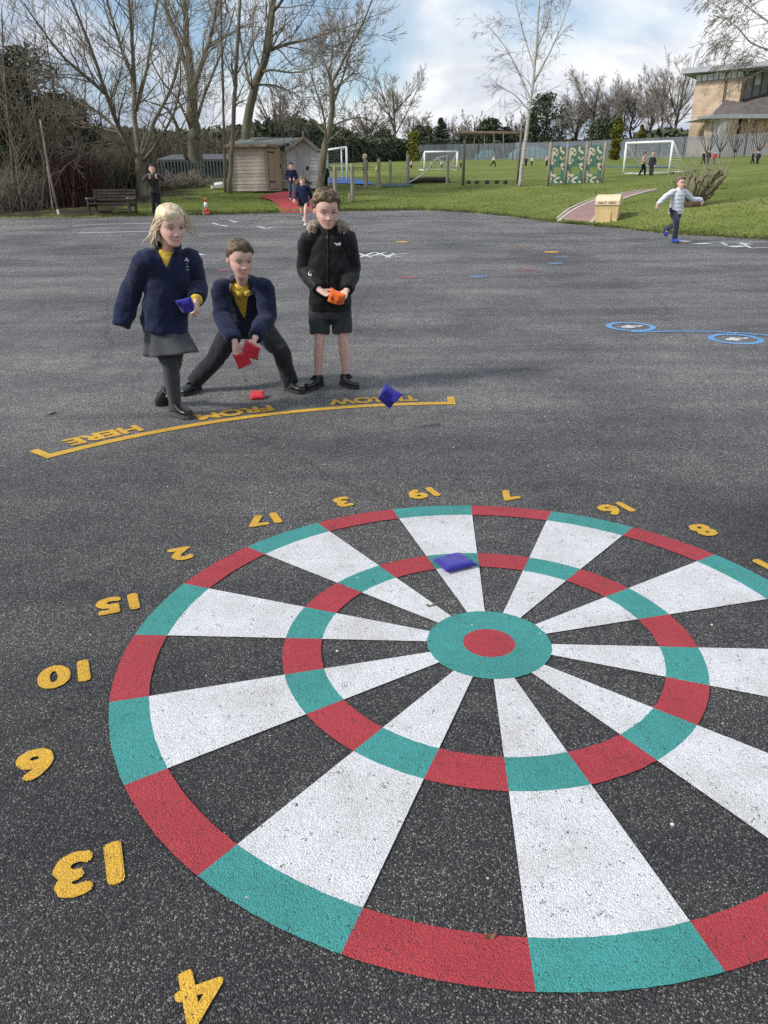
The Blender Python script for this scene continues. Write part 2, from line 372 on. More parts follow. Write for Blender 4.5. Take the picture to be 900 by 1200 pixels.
MT['grassblade'] = pmat('grass_blade', (.105, .15, .032), .8, .55, 3, spec=.2, c2=(.16, .19, .06))
MT['wood_grey'] = pmat('weathered_post', (.27, .24, .19), .9, .35, 5, .5, 40, .15, stretch=(6, 6, .6))
MT['wood_mid'] = pmat('brown_post', (.16, .13, .095), .9, .35, 5, .5, 40, .15, stretch=(6, 6, .6))
MT['wood_dk'] = pmat('dark_wood', (.052, .04, .034), .8, .35, 6, .4, 40, .2)
MT['white_metal'] = pmat('white_metal', (.78, .78, .78), .45, .06, 8)
MT['net'] = pmat('net_cord', (.55, .55, .56), .8, .1)
MT['rubber'] = pmat('black_rubber', (.015, .015, .016), .6, .2)

# ------------------------------------------------------------------ ground
def arange(a, b, s):
    r = []; 
    while a < b: r.append(a); a += s
    return r
XS = sorted(set([-600, -300, -150, -110] + [round(x, 3) for x in arange(-75, -16, 3)] + [round(x, 3) for x in arange(-16, 16, .4)] + [round(x, 3) for x in arange(16, 75, 3)] + [90, 120, 200, 350, 600]))
TS = [-200, -80, -40, -20, -8, -3, -1, -.4, -.12, 0, .12, .3, .6, 1, 1.6, 2.4, 3.4, 4.6, 6, 8, 10, 13, 16, 20, 25, 30, 36, 42, 50, 58, 66, 76, 86, 98, 110, 125, 145, 180, 240, 340, 500, 800]
vs = []; soil = []
for x in XS:
    b = yb(x)
    for t in TS:
        y = b + t
        if t <= 0: z = zp(max(y, -30)) - (.06 + min(.6, -t * .08) if t < 0 else .02)
        else:
            z = ground(x, y) + min(.03, t * .12) + (noise.noise(V((x * .5, y * .5, 0))) * .03 + noise.noise(V((x * 1.7, y * 1.7, 3))) * .012) * min(1, t / 2)
        vs.append((x, y, z))
        s = 0
        if t > 0:
            s = max(0, 1 - t / .8) * .62
            if x < -4.2: s = max(s, min(.95, (-4.2 - x) / 9) * (1 if t > 3 else .35 + .15 * t))
            if x < -9.5: s = max(s, .55)
        soil.append(s)
nT = len(TS)
fs = [(i * nT + j, (i + 1) * nT + j, (i + 1) * nT + j + 1, i * nT + j + 1) for i in range(len(XS) - 1) for j in range(nT - 1)]
me = bpy.data.meshes.new('ground'); me.from_pydata(vs, [], fs)
at = me.attributes.new('soil', 'FLOAT', 'POINT'); at.data.foreach_set('value', soil)
link('ground', me, MT['grass'], smooth=True, kind='structure')
vs = []; fs = []
xs2 = [-75, -50, -35] + arange(-25, 12, .5) + [12, 15, 20, 28, 40, 60, 75]; nv = 48
for x in xs2:
    b = yb(x) + noise.noise(V((x * 2.3, 0, 7))) * .09
    for j in range(nv):
        u = j / (nv - 1); y = -25 + (b + 25) * (1 - (1 - u) ** 1.3)
        if b < -24: y = b - 5 + 5 * u
        vs.append((x, y, zp(max(y, -30))))
for i in range(len(xs2) - 1):
    for j in range(nv - 1): fs.append((i * nv + j, (i + 1) * nv + j, (i + 1) * nv + j + 1, i * nv + j + 1))
me = bpy.data.meshes.new('playground'); me.from_pydata(vs, [], fs)
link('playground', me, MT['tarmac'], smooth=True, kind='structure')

# ------------------------------------------------------------------ painted markings
rng = random.Random(4)
def drape(p, off=.004): return V((p[0], p[1], ground(p[0], p[1]) + off))
def jit(p, a=.0022):
    return (p[0] + noise.noise(V((p[0] * 60, p[1] * 60, 1))) * a, p[1] + noise.noise(V((p[0] * 60, p[1] * 60, 9))) * a)
def sector(mb, c, r0, r1, a0, a1, mi=0, off=.004, na=18):
    P = []
    for k in range(na + 1):
        a = a0 + (a1 - a0) * k / na
        for r in (r0, r1): P.append(drape(jit((c[0] + r * math.cos(a), c[1] + r * math.sin(a))), off))
    mb.add(P, [(2 * k, 2 * k + 1, 2 * k + 3, 2 * k + 2) for k in range(na)], mi)
BC = (.249 * CH, 1.5664 * CH); BR = .8682 * CH; TH = 1.51147; K = (1, .9055, .5676, .4635)
BULL, RED = .171, .0715
st = math.pi / 10
board = thing('dartboard', (BC[0], BC[1], 0), 'giant red teal and white dartboard painted on the tarmac', 'dartboard')
for ra, rb in ((K[1], K[0]), (K[3], K[2])):
    for k in range(20):      # sector k lies between boundaries k and k+1 ; k=0 is 19 (teal)
        w = MB(); sector(w, BC, BR * ra, BR * rb, TH + k * st, TH + (k + 1) * st)
        w.build('teal_segment' if k % 2 == 0 else 'red_segment', MT['p_teal' if k % 2 == 0 else 'p_red'], board)
for k in range(0, 20, 2):
    w = MB(); sector(w, BC, BR * K[2], BR * K[1], TH + k * st, TH + (k + 1) * st); sector(w, BC, BR * BULL, BR * K[3], TH + k * st, TH + (k + 1) * st)
    w.build('white_segment', MT['p_white'], board)
w = MB(); sector(w, BC, BR * RED, BR * BULL, 0, 2 * math.pi, 0, .004, 72); bl = w.build('outer_bull', MT['p_teal'], board)
w = MB(); P = [drape(jit((BC[0] + BR * RED * math.cos(a * math.pi / 24), BC[1] + BR * RED * math.sin(a * math.pi / 24)))) for a in range(48)]
w.add(P, [tuple(range(48))]); w.build('inner_bull', MT['p_red'], bl)
def textmesh(s, size, bold=0.0, ext=0, shear=0):
    cu = bpy.data.curves.new('t', 'FONT'); cu.body = s; cu.size = size; cu.align_x = 'CENTER'; cu.align_y = 'CENTER'; cu.offset = bold; cu.extrude = ext; cu.shear = shear
    cu.resolution_u = 6
    ob = bpy.data.objects.new('t', cu); col.objects.link(ob)
    dg = bpy.context.evaluated_depsgraph_get(); dg.update()
    me = bpy.data.meshes.new_from_object(ob.evaluated_get(dg)); bpy.data.objects.remove(ob); return me
def embolden(me, b, dz=.0001):
    vs_ = [v.co.copy() for v in me.vertices]; fs_ = [tuple(p.vertices) for p in me.polygons]; V2 = []; F2 = []
    for i, (dx_, dy_) in enumerate(((0, 0), (b, 0), (-b, 0), (0, b), (0, -b), (b * .7, b * .7), (-b * .7, b * .7), (b * .7, -b * .7), (-b * .7, -b * .7))):
        n = len(V2); V2 += [V((p.x + dx_, p.y + dy_, i * dz)) for p in vs_]; F2 += [tuple(k + n for k in f) for f in fs_]
    m2 = bpy.data.meshes.new('t'); m2.from_pydata(V2, [], F2); return m2
def ground_text(name, s, P, ang, size, mat, bold=.008, parent=None, sx=1.0, off=.004, **k):
    me = embolden(textmesh(s, size), bold); ca, sa = math.cos(ang), math.sin(ang)
    X_ = [v.co.x for v in me.vertices]; Y_ = [v.co.y for v in me.vertices]; mx_, my_ = (min(X_) + max(X_)) / 2, (min(Y_) + max(Y_)) / 2
    for v in me.vertices:
        x, y = (v.co.x - mx_) * sx, v.co.y - my_; q = drape(jit((P.x + x * ca - y * sa, P.y + x * sa + y * ca), .003), off + v.co.z); v.co = q
    return link(name, me, mat, parent, loc=(None if parent else (P.x, P.y, P.z)), **k)
TA = rad(-158)
for s, px, py in [('19', 495, 579), ('3', 402, 589), ('17', 308, 610), ('2', 212, 650), ('15', 138, 709), ('10', 75, 792), ('6', 41, 897), ('13', 104, 1021), ('4', 235, 1168), ('7', 594, 581), ('16', 721, 597), ('8', 824, 622), ('11', 908, 662)]:
    where = {'19': 'beyond the board beside the 3', '3': 'between the 17 and the 19', '17': 'between the 2 and the 3', '2': 'between the 15 and the 17', '15': 'between the 10 and the 2', '10': 'between the 6 and the 15',
             '6': 'left of the board above the 13', '13': 'between the 4 and the 6', '4': 'nearest the camera at the bottom edge', '7': 'straight beyond the board', '16': 'between the 7 and the 8', '8': 'right of the 16', '11': 'cut by the right edge of the photo'}[s]
    ground_text('painted_number', s, G(px, py), TA, .15, MT['p_yellow'], (.0085 if s != '4' else .0045), sx=1.12, label='yellow number %s painted on the tarmac %s' % (s, where), cat='number', group='yellow dartboard numbers')
# throw line: arc through three points with ticks and words
def circ(a, b, c):
    ax, ay, bx, by, cx, cy = a.x, a.y, b.x, b.y, c.x, c.y
    d = 2 * (ax * (by - cy) + bx * (cy - ay) + cx * (ay - by))
    ux = ((ax * ax + ay * ay) * (by - cy) + (bx * bx + by * by) * (cy - ay) + (cx * cx + cy * cy) * (ay - by)) / d
    uy = ((ax * ax + ay * ay) * (cx - bx) + (bx * bx + by * by) * (ax - cx) + (cx * cx + cy * cy) * (bx - ax)) / d
    return V((ux, uy)), math.hypot(ax - ux, ay - uy)
La, Lb, Lc = G(52, 536.5), G(250, 495), G(534, 473)
LC, LR = circ(La, Lb, Lc)
aL = math.atan2(La.y - LC.y, La.x - LC.x); aR = math.atan2(Lc.y - LC.y, Lc.x - LC.x)
tl = thing('throw_line', Lb, 'curved yellow throw line with end ticks and the words THROW FROM HERE', 'line')
w = MB(); sector(w, LC, LR - .032, LR + .032, aR, aL, 0, .004, 60)
w.build('curved_line', MT['p_yellow'], tl)
for a in (aL - .0, aR):
    w = MB(); sgn = 1 if a == aL else -1; da = .05 / LR
    sector(w, LC, LR + .033, LR + .17, a - (da if sgn > 0 else 0), a + (0 if sgn > 0 else da), 0, .004, 2); w.build('end_tick', MT['p_yellow'], tl)
for word, pa, pb in [('HERE', (167, 503), (80, 521)), ('FROM', (322, 481), (234, 492)), ('THROW', (491, 470), (389, 478))]:
    ga, gb = G(*pa), G(*pb); a0 = math.atan2(ga.y - LC.y, ga.x - LC.x); a1 = math.atan2(gb.y - LC.y, gb.x - LC.x)
    me = embolden(textmesh(word, .19), .0095); X_ = [v.co.x for v in me.vertices]; Y_ = [v.co.y for v in me.vertices]; x0, x1, y0, y1 = min(X_), max(X_), min(Y_), max(Y_)
    for v in me.vertices:
        aa = a0 + (a1 - a0) * (v.co.x - x0) / (x1 - x0); rr = LR + .222 - .150 * (v.co.y - y0) / (y1 - y0)
        v.co = drape(jit((LC.x + rr * math.cos(aa), LC.y + rr * math.sin(aa)), .003), .004 + v.co.z)
    link('word', me, MT['p_yellow'], tl)
# other playground marks, drawn as polygons of photo points dropped on the tarmac
def pxpoly(name, polys, mat, label=None, cat=None, group=None, off=.005, kind=None):
    w = MB(); c = None
    for pl in polys:
        P = [G(*p) + V((0, 0, off)) for p in pl]; c = c or P[0]; w.add(P, [tuple(range(len(P)))])
    return w.build(name, mat, loc=c, label=label, cat=cat, group=group, kind=kind)
def disc(name, px, py, rx, ry, mat, **k):
    c = G(px, py); P = [drape((c.x + rx * math.cos(a * math.pi / 12), c.y + ry * math.sin(a * math.pi / 12)), .005) for a in range(24)]
    w = MB(); w.add(P, [tuple(range(24))]); return w.build(name, mat, loc=c, **k)
for px, py, mt_, lb in [(480, 325.5, 'p_pink', 'red spot nearest the boy in the black coat'), (560, 324.5, 'p_fblue', 'faded dark blue spot far right of the red one'), (471, 283.5, 'p_yellow', 'small yellow spot near the grass edge'), (524, 284.5, 'p_cyan', 'pale blue spot beside the small yellow one'),
                        (572, 287, 'p_cyan', 'faint turquoise spot left of the orange one'), (615, 290, 'p_orange', 'orange spot in the far ring of dots'), (646, 295.5, 'p_yellow', 'yellow spot on the right of the dot ring'), (658, 301.5, 'p_cyan', 'turquoise spot at the right end of the dots'), (651, 309, 'p_fblue', 'bright blue spot below the turquoise one'),
                        (618, 316, 'p_pink', 'faded pink spot on the right'), (264, 316.5, 'p_pink', 'red spot between the girl and the crouching boy')]:
    disc('painted_spot', px, py, .14, .14, MT[mt_], label=lb + ' on the tarmac', cat='spot', group='coloured painted spots')
def stroke(mb, pts, w, off=.005):
    P = [V((q[0], q[1])) for q in pts]
    for a, b in zip(P, P[1:]):
        d = (b - a); nrm = V((-d.y, d.x)).normalized() * w / 2; n = max(1, int(d.length / .5))
        for i in range(n):
            p0 = a + d * (i / n); p1 = a + d * ((i + 1) / n)
            mb.add([drape(p0 - nrm, off), drape(p1 - nrm, off), drape(p1 + nrm, off), drape(p0 + nrm, off)], [(0, 1, 2, 3)])
def pstroke(mb, pts, w, off=.005): stroke(mb, [G(*p) for p in pts], w, off)
w = MB()
for a in [[(420, 297), (436, 302)], [(421, 302), (438, 296)], [(436, 300), (452, 296)], [(440, 296), (458, 302)], [(452, 302), (462, 297)], [(456, 299), (478, 297)], [(446, 299), (470, 301)], [(422, 299.5), (446, 299.5)]]: pstroke(w, a, .065)
w.build('painted_compass', MT['p_white'], loc=G(445, 299), label='worn white star shaped compass mark painted on the tarmac right of the boy in black', cat='marking')
for nm, mat, pts, wd_, lb in [('painted_line', 'p_white', [(86, 264.5), (120, 263), (176, 262)], .13, 'upper of two long pale lines painted in front of the bench'),
                         ('painted_line', 'p_white', [(92, 273), (130, 272.4), (177, 271)], .13, 'lower of two long pale lines painted in front of the bench')]:
    w = MB(); pstroke(w, pts, wd_); w.build(nm, MT[mat], loc=G(*pts[1]), label=lb, cat='line', group='long pale lines')
ld = thing('painted_ladder', G(300, 258), 'rows of small white dashes painted in front of the red path', 'marking')
for r_, (y0, y1) in enumerate([(254.5, 252.8), (257.5, 256), (261.5, 260)]):
    n = 11
    for k in range(n):
        x0 = 262 + k * 8 - r_ * 3; yy = y0 + (y1 - y0) * k / n
        w = MB(); pstroke(w, [(x0, yy), (x0 + 4, yy - .1)], .08); w.build('dash', MT['p_white'], ld)
for pts, lb in [([(0, 271), (4, 270.6)], 'short white dash at the left edge of the tarmac'), ([(2, 266), (7, 265.7)], 'small white dash above the one at the left edge'), ([(249, 261.5), (256, 263.5)], 'thin white tick below the traffic cone'), ([(258, 264), (267, 265.5)], 'white tick just right of the one below the cone'),
                ([(269, 258.5), (278, 260.5)], 'white tick nearest the grass by the red path'), ([(302, 265.5), (312, 268), (320, 266.5)], 'white bird shaped tick left of the running girl'), ([(231, 297.5), (239, 299)], 'white dash beside the blond girl')]:
    w = MB(); pstroke(w, pts, .1); w.build('painted_dash', MT['p_white'], loc=G(*pts[0]), label=lb, cat='marking', group='white dashes')
w = MB()
for a in [[(797, 281.8), (808, 283.5)], [(815, 286), (831, 285.3)], [(855, 289.5), (872, 288.8)], [(868, 286.5), (878, 285.8)]]: pstroke(w, a, .2)
for a in [[(832, 284.2), (900, 284.0)], [(832, 287.5), (870, 288)], [(880, 291), (900, 290)], [(845, 284.5), (852, 287.5)], [(868, 284.5), (880, 291)]]: pstroke(w, a, .06)
hs = w.build('painted_hopscotch', MT['p_white'], loc=G(850, 286), label='white hopscotch squares painted in front of the right grass bank', cat='marking')
w = MB(); pstroke(w, [(774, 284.3), (792, 284.3)], .22); w.build('painted_square', MT['p_cyan'], loc=G(783, 284), label='pale turquoise mark under the running boy in white', cat='marking')
sn = thing('painted_number_trail', G(780, 388), 'light blue ringed trail with white symbols painted on the tarmac', 'marking')
for px, py in [(739, 383), (862, 397.5)]:
    c = G(px, py); w = MB(); sector(w, c, .185, .245, 0, 2 * math.pi, 0, .004, 48); rg = w.build('ring', MT['p_blue'], sn)
    w = MB()
    for a in [((-.1, -.06), (-.02, .03)), ((-.06, -.07), (.03, -.05)), ((-.04, .01), (.07, .02)), ((.0, -.06), (-.01, .07)), ((.06, -.01), (.13, .04)), ((-.09, -.0), (-.03, -.03))]:
        stroke(w, [(c.x + a[0][0], c.y + a[0][1]), (c.x + a[1][0], c.y + a[1][1])], .045)
    w.build('symbol', MT['p_white'], rg)
w = MB(); pstroke(w, [(740, 389.2), (770, 389), (800, 388.6), (835, 389), (870, 391), (900, 393.5), (930, 397)], .045); w.build('linking_line', MT['p_blue'], sn)
# ------------------------------------------------------------------ people
MT['skin'] = pmat('skin', (.70, .45, .37), .5, .07, 30, .05, 300, .4, sss=.12)
_n = MT['skin'].node_tree; _b = _n.nodes['Principled BSDF']; _src = _b.inputs['Base Color'].links[0].from_socket
_a = _n.nodes.new('ShaderNodeAttribute'); _a.attribute_name = 'flush'; _m = _n.nodes.new('ShaderNodeMixRGB'); _m.inputs[2].default_value = (.62, .22, .19, 1)
_n.links.new(_a.outputs['Fac'], _m.inputs[0]); _n.links.new(_src, _m.inputs[1]); _n.links.new(_m.outputs[0], _b.inputs['Base Color'])
MT['lips'] = pmat('lips', (.66, .35, .30), .45, .08, 30)
MT['eyewhite'] = pmat('eye_white', (.30, .22, .19), .6, .02, 5, spec=.1)
MT['iris'] = pmat('iris', (.018, .016, .014), .7, .1, 5, spec=.1)
MT['brow'] = pmat('eyebrow', (.22, .14, .09), .9, .2, 20)
def hairmat(name, c, c2):
    return pmat(name, c, .55, .25, 40, .3, 120, .35, stretch=(1, 1, .25), c2=c2)
MT['hair_brown'] = hairmat('brown_hair', (.085, .058, .036), (.2, .145, .09))
MT['hair_light'] = hairmat('light_brown_hair', (.12, .085, .05), (.28, .21, .13))
MT['hair_blond'] = hairmat('blond_hair', (.58, .45, .24), (.86, .76, .56))
MT['hair_dark'] = hairmat('dark_hair', (.03, .02, .014), (.07, .05, .035))
def cloth(name, c, var=.25, bump=.5, bs=140, sheen=.3, rough=.9): return pmat(name, c, rough, var, 14, bump, bs, .15, sheen=sheen)
MT['navy'] = cloth('navy_fleece', (.010, .016, .048), .35, .9, 160, .10)
MT['black'] = cloth('black_shell', (.0075, .0078, .009), .35, .25, 60, .08, .55)
MT['polo'] = cloth('yellow_cotton', (.76, .52, .07), .15, .3, 200, .1)
MT['trouser'] = cloth('charcoal_cloth', (.021, .023, .026), .25, .3, 200, .1)
MT['short_grey'] = cloth('grey_shorts', (.036, .039, .042), .25, .3, 200, .1)
MT['skirt'] = cloth('grey_cloth', (.062, .066, .072), .2, .3, 200, .1)
MT['tights'] = cloth('grey_tights', (.045, .05, .06), .2, .4, 300, .15)
MT['shoe'] = pmat('black_leather', (.009, .009, .010), .38, .3, 20, .2, 60, .5)
MT['sole'] = pmat('rubber_sole', (.03, .03, .03), .7, .3, 20)
MT['sole_pale'] = pmat('worn_sole', (.075, .07, .065), .7, .3, 20)
MT['fur'] = pmat('beige_fur', (.50, .43, .35), .95, .45, 30, .8, 90, .1)
MT['mark'] = pmat('white_print', (.65, .66, .68), .7, .1)
MT['mark_grey'] = pmat('grey_print', (.25, .28, .32), .7, .2)
MT['zip'] = pmat('zip_metal', (.1, .1, .11), .4, .2)
MT['puffer'] = cloth('pale_puffer', (.66, .69, .73), .1, .3, 40, .1, .5)
MT['denim'] = cloth('blue_denim', (.07, .09, .13), .3)
MT['darknavy'] = cloth('dark_navy_cloth', (.013, .017, .034), .3)
MT['shoe_blue'] = pmat('blue_trainer', (.03, .07, .52), .5, .2, 20)
MT['shoe_white'] = pmat('white_trainer', (.6, .6, .62), .5, .1, 20)
MT['pink'] = cloth('pink_coat', (.62, .36, .38), .15)
MT['redcoat'] = cloth('red_coat', (.42, .05, .06), .2)
MT['maroon'] = cloth('maroon_coat', (.12, .02, .03), .2)
MT['olive'] = cloth('olive_dark_coat', (.022, .021, .017), .3)
MT['cream'] = cloth('cream_coat', (.5, .44, .36), .15)

class Head:
    """head frame and shape; local x = person's left, y = face forward, z = up, unit = head height"""
    def __init__(s, c, h, face, tilt=0.0):
        s.c = V(c); s.h = h; s.F = V(face).normalized(); up = V((0, 0, 1))
        s.U = (up - s.F * up.dot(s.F)).normalized(); s.Lf = (s.U.cross(s.F)).normalized()
        if tilt:
            q = Matrix.Rotation(tilt, 3, s.F); s.U = q @ s.U; s.Lf = q @ s.Lf
    def P(s, x, y, z): return s.c + (s.Lf * x + s.F * y + s.U * z) * s.h
    SEC = [(-.5, .06, .31, -.16), (-.49, .10, .345, -.10), (-.45, .155, .37, .0), (-.38, .21, .38, .12), (-.28, .268, .378, .24), (-.15, .312, .372, .34), (-.02, .328, .365, .42), (.1, .345, .372, .46), (.2, .348, .37, .47), (.3, .328, .34, .445), (.38, .285, .285, .39), (.44, .22, .21, .31), (.48, .14, .13, .2), (.5, .04, .04, .06)]
    def sec(s, z):
        S = s.SEC
        for a, b in zip(S, S[1:]):
            if a[0] <= z <= b[0]:
                t = (z - a[0]) / (b[0] - a[0]); return [a[i] + (b[i] - a[i]) * t for i in (1, 2, 3)]
        return list(S[-1][1:])
    def surf(s, th, z, grow=0.0):
        w, f, b = s.sec(z); cy = (f - b) / 2; ry = (f + b) / 2
        ex = 2.25; c, n = math.cos(th), math.sin(th)
        x = (w + grow) * math.copysign(abs(c) ** (2 / ex), c); y = cy + (ry + grow) * math.copysign(abs(n) ** (2 / ex), n)
        return x, y, z
    def feature(s, x, y, z):
        g = lambda cx, cz, rx, rz: math.exp(-((abs(x) - cx) / rx) ** 2 - ((z - cz) / rz) ** 2)
        if y < .05: return 0
        d = .075 * math.exp(-(x / .05) ** 2 - ((z + .15) / .05) ** 2) + .026 * math.exp(-(x / .04) ** 2 - ((z + .07) / .075) ** 2)
        d += .022 * g(.055, -.175, .035, .03)
        d -= .036 * g(.15, .005, .085, .055)
        d += .008 * g(.14, .085, .11, .035)
        d += .022 * math.exp(-(x / .11) ** 2 - ((z + .275) / .022) ** 2) + .018 * math.exp(-(x / .09) ** 2 - ((z + .325) / .024) ** 2)
        d -= .016 * math.exp(-(x / .1) ** 2 - ((z + .298) / .012) ** 2)
        d += .022 * math.exp(-(x / .10) ** 2 - ((z + .43) / .05) ** 2)
        d += .026 * g(.19, -.17, .09, .09)
        return d
    def mesh(s, mb, fine=True):
        nz_, na = (64, 72) if fine else (22, 24); rings = []
        for i in range(nz_ + 1):
            z = -.5 + i / nz_
            z = -.5 * math.cos(math.pi * i / nz_) if not fine else z
            R_ = []
            for k in range(na):
                x, y, zz = s.surf(2 * math.pi * k / na, z)
                R_.append(s.P(x, y + (s.feature(x, y, zz) if fine else .4 * s.feature(x, y, zz)), zz))
            rings.append(R_)
        mb.loft(rings)
        for sg in (-1, 1):
            mb.ball(s.P(sg * .362, -.04, -.055), (.034 * s.h, .062 * s.h, .10 * s.h), 12, 10, 0, s.Lf, (s.F * .95 + s.Lf * -sg * .35).normalized(), s.U)
            if fine: mb.ball(s.P(sg * .375, -.065, -.04), (.02 * s.h, .05 * s.h, .085 * s.h), 10, 8, 0, (s.Lf + s.F * .5 * sg).normalized(), (s.F - s.Lf * sg * .6).normalized(), s.U)
    def hairline(s, x, y, z, style):
        z = z + .06 * noise.noise(V((x * 7, y * 5, 3.3)))
        if style == 'boy': lim = .30 if y > .22 else (.04 if y > .0 else (-.06 if y > -.16 else -.18))
        else: lim = .25 + .28 * x if y > .24 else (.06 if y > .08 else (-.02 if y > -.12 else -.34))
        if style == 'boy' and .0 < y <= .22: lim = .04 + (y / .22) ** 1.5 * .25
        if style != 'boy' and .08 < y <= .24: lim = .06 + ((y - .08) / .16) * (.19 + .28 * x)
        return z - lim
    def cling(s, q, off):
        c = V((0, -.03, .06)); v = q - c; e = V((v.x / .355, v.y / .425, v.z / .44)).length
        t = 1 + off / .4
        return c + v * (t / e) if e > t and q.z > -.1 else q
    def hair(s, mb, style, rng, thick=.05, n=700, ln=.16, comb=V((0, 1, .3)), rr=.011):
        na, nz_ = 48, 40; ids = {}; vs = []; fs = []
        for i in range(nz_ + 1):
            z = -.36 + .86 * i / nz_
            for k in range(na):
                th = 2 * math.pi * k / na; x, y, zz = s.surf(th, z); hl = s.hairline(x, y, zz, style)
                g = .004 + thick * (.55 + .9 * max(0, z)) * max(0, min(1, hl / .12)) * (1 + .5 * noise.noise(V((x * 9, y * 9, z * 9)))) if hl > 0 else -.02
                x, y, zz = s.surf(th, z, g); ids[i, k] = len(vs); vs.append(s.P(x, y, zz + g * max(0, z) * 1.6)); 
        ok = {}
        for i in range(nz_ + 1):
            z = -.36 + .86 * i / nz_
            for k in range(na): ok[i, k] = s.hairline(*s.surf(2 * math.pi * k / na, z), style) > -.02
        for i in range(nz_):
            for k in range(na):
                q = [(i, k), (i, (k + 1) % na), (i + 1, (k + 1) % na), (i + 1, k)]
                if all(ok[t] for t in q): fs.append(tuple(ids[t] for t in q))
        top = len(vs); vs.append(s.P(0, -.02, .5 + thick * 1.0)); fs += [(ids[nz_, k], ids[nz_, (k + 1) % na], top) for k in range(na)]
        mb.add(vs, fs)
        c = 0
        while c < n:
            th = rng.uniform(0, 2 * math.pi); z = .5 * (1 - rng.random() ** 1.6 * 1.7)
            if z < -.36: continue
            x, y, zz = s.surf(th, min(.495, z)); hl = s.hairline(x, y, zz, style)
            if hl < .0: continue
            c += 1
            k = min(1, .3 + hl / .15); x, y, zz = s.surf(th, min(.495, z), thick * k * .8); zz += thick * max(0, z) * 1.3
            p = V((x, y, zz)); nrm = V((x, y + .05, z)).normalized(); d = comb + V((rng.gauss(0, .16), rng.gauss(0, .16), rng.gauss(0, .1)))
            if z < .15: d = d * .4 + V((0, -.3, -.8)); k *= .55 if style == 'boy' else 1
            d = (d - nrm * d.dot(nrm) * .85).normalized(); pts = []; l = ln * k * rng.uniform(.6, 1.2)
            for j in range(4):
                t = j / 3; q = p + d * l * t + nrm * (.004 + .03 * t * (1 - t)) * k + nrm * t * rng.uniform(-.03, .008); q = s.cling(q, thick * 1.15 * k + .012 + .02 * rng.random() * t); pts.append(s.P(q.x, q.y, q.z))
            mb.tube(pts, [rr * s.h, rr * s.h, rr * .8 * s.h, rr * .15 * s.h], 4)
def frames(pts, Ls):
    o = []
    for i, p in enumerate(pts):
        T = (pts[min(i + 1, len(pts) - 1)] - pts[max(i - 1, 0)]).normalized(); l = (Ls[i] - T * Ls[i].dot(T)).normalized(); o.append((T, l, l.cross(T)))
    return o
def ellrings(pts, Ls, rx, ry, n=24, ex=2.3, fo=None):
    o = []
    for i, (p, (T, l, f)) in enumerate(zip(pts, frames(pts, Ls))):
        o.append([p + l * rx[i] * math.copysign(abs(math.cos(a)) ** (2 / ex), math.cos(a)) + f * (ry[i] * math.copysign(abs(math.sin(a)) ** (2 / ex), math.sin(a)) + (fo[i] if fo else 0)) for a in [2 * math.pi * k / n for k in range(n)]])
    return o
def hand(mb, w, d, n, side, s=1.0, curl=.5, tcurl=.5):
    d = V(d).normalized(); n = V(n); n = (n - d * n.dot(d)).normalized(); b = d.cross(n) * side
    pts = [w + d * t * s for t in (-.012, .015, .04, .062, .075)]
    mb.loft(ellrings(pts, [b] * 5, [x * s for x in (.019, .026, .032, .032, .027)], [x * s for x in (.015, .015, .013, .011, .008)], 14))
    for off, ln in zip((-.0245, -.0085, .008, .0245), (.046, .06, .065, .058)):
        p = w + (d * .062 + b * off * .95) * s; dd = (d + b * off * 4).normalized(); pts = [p - dd * .01 * s, p]; a = 0
        for seg, c in zip((.46, .3, .24), (.5, .95, .75)):
            a += curl * c * (1.0 + .12 * (off < 0)); pts.append(pts[-1] + (dd * math.cos(a) + n * math.sin(a)) * ln * seg * s)
        mb.tube(pts, [x * s for x in (.0085, .0088, .008, .0074, .0055)], 9)
    p = w + (d * .012 + b * .018) * s; a = .9
    pts = [p]
    for seg, c in zip((.03, .026, .02), (0, .25, .3)):
        a -= c * tcurl * 2; pts.append(pts[-1] + (d * math.cos(a) + b * math.sin(a) + n * .35 * tcurl).normalized() * seg * s)
    mb.tube(pts, [x * s for x in (.011, .0105, .009, .0065)], 9)
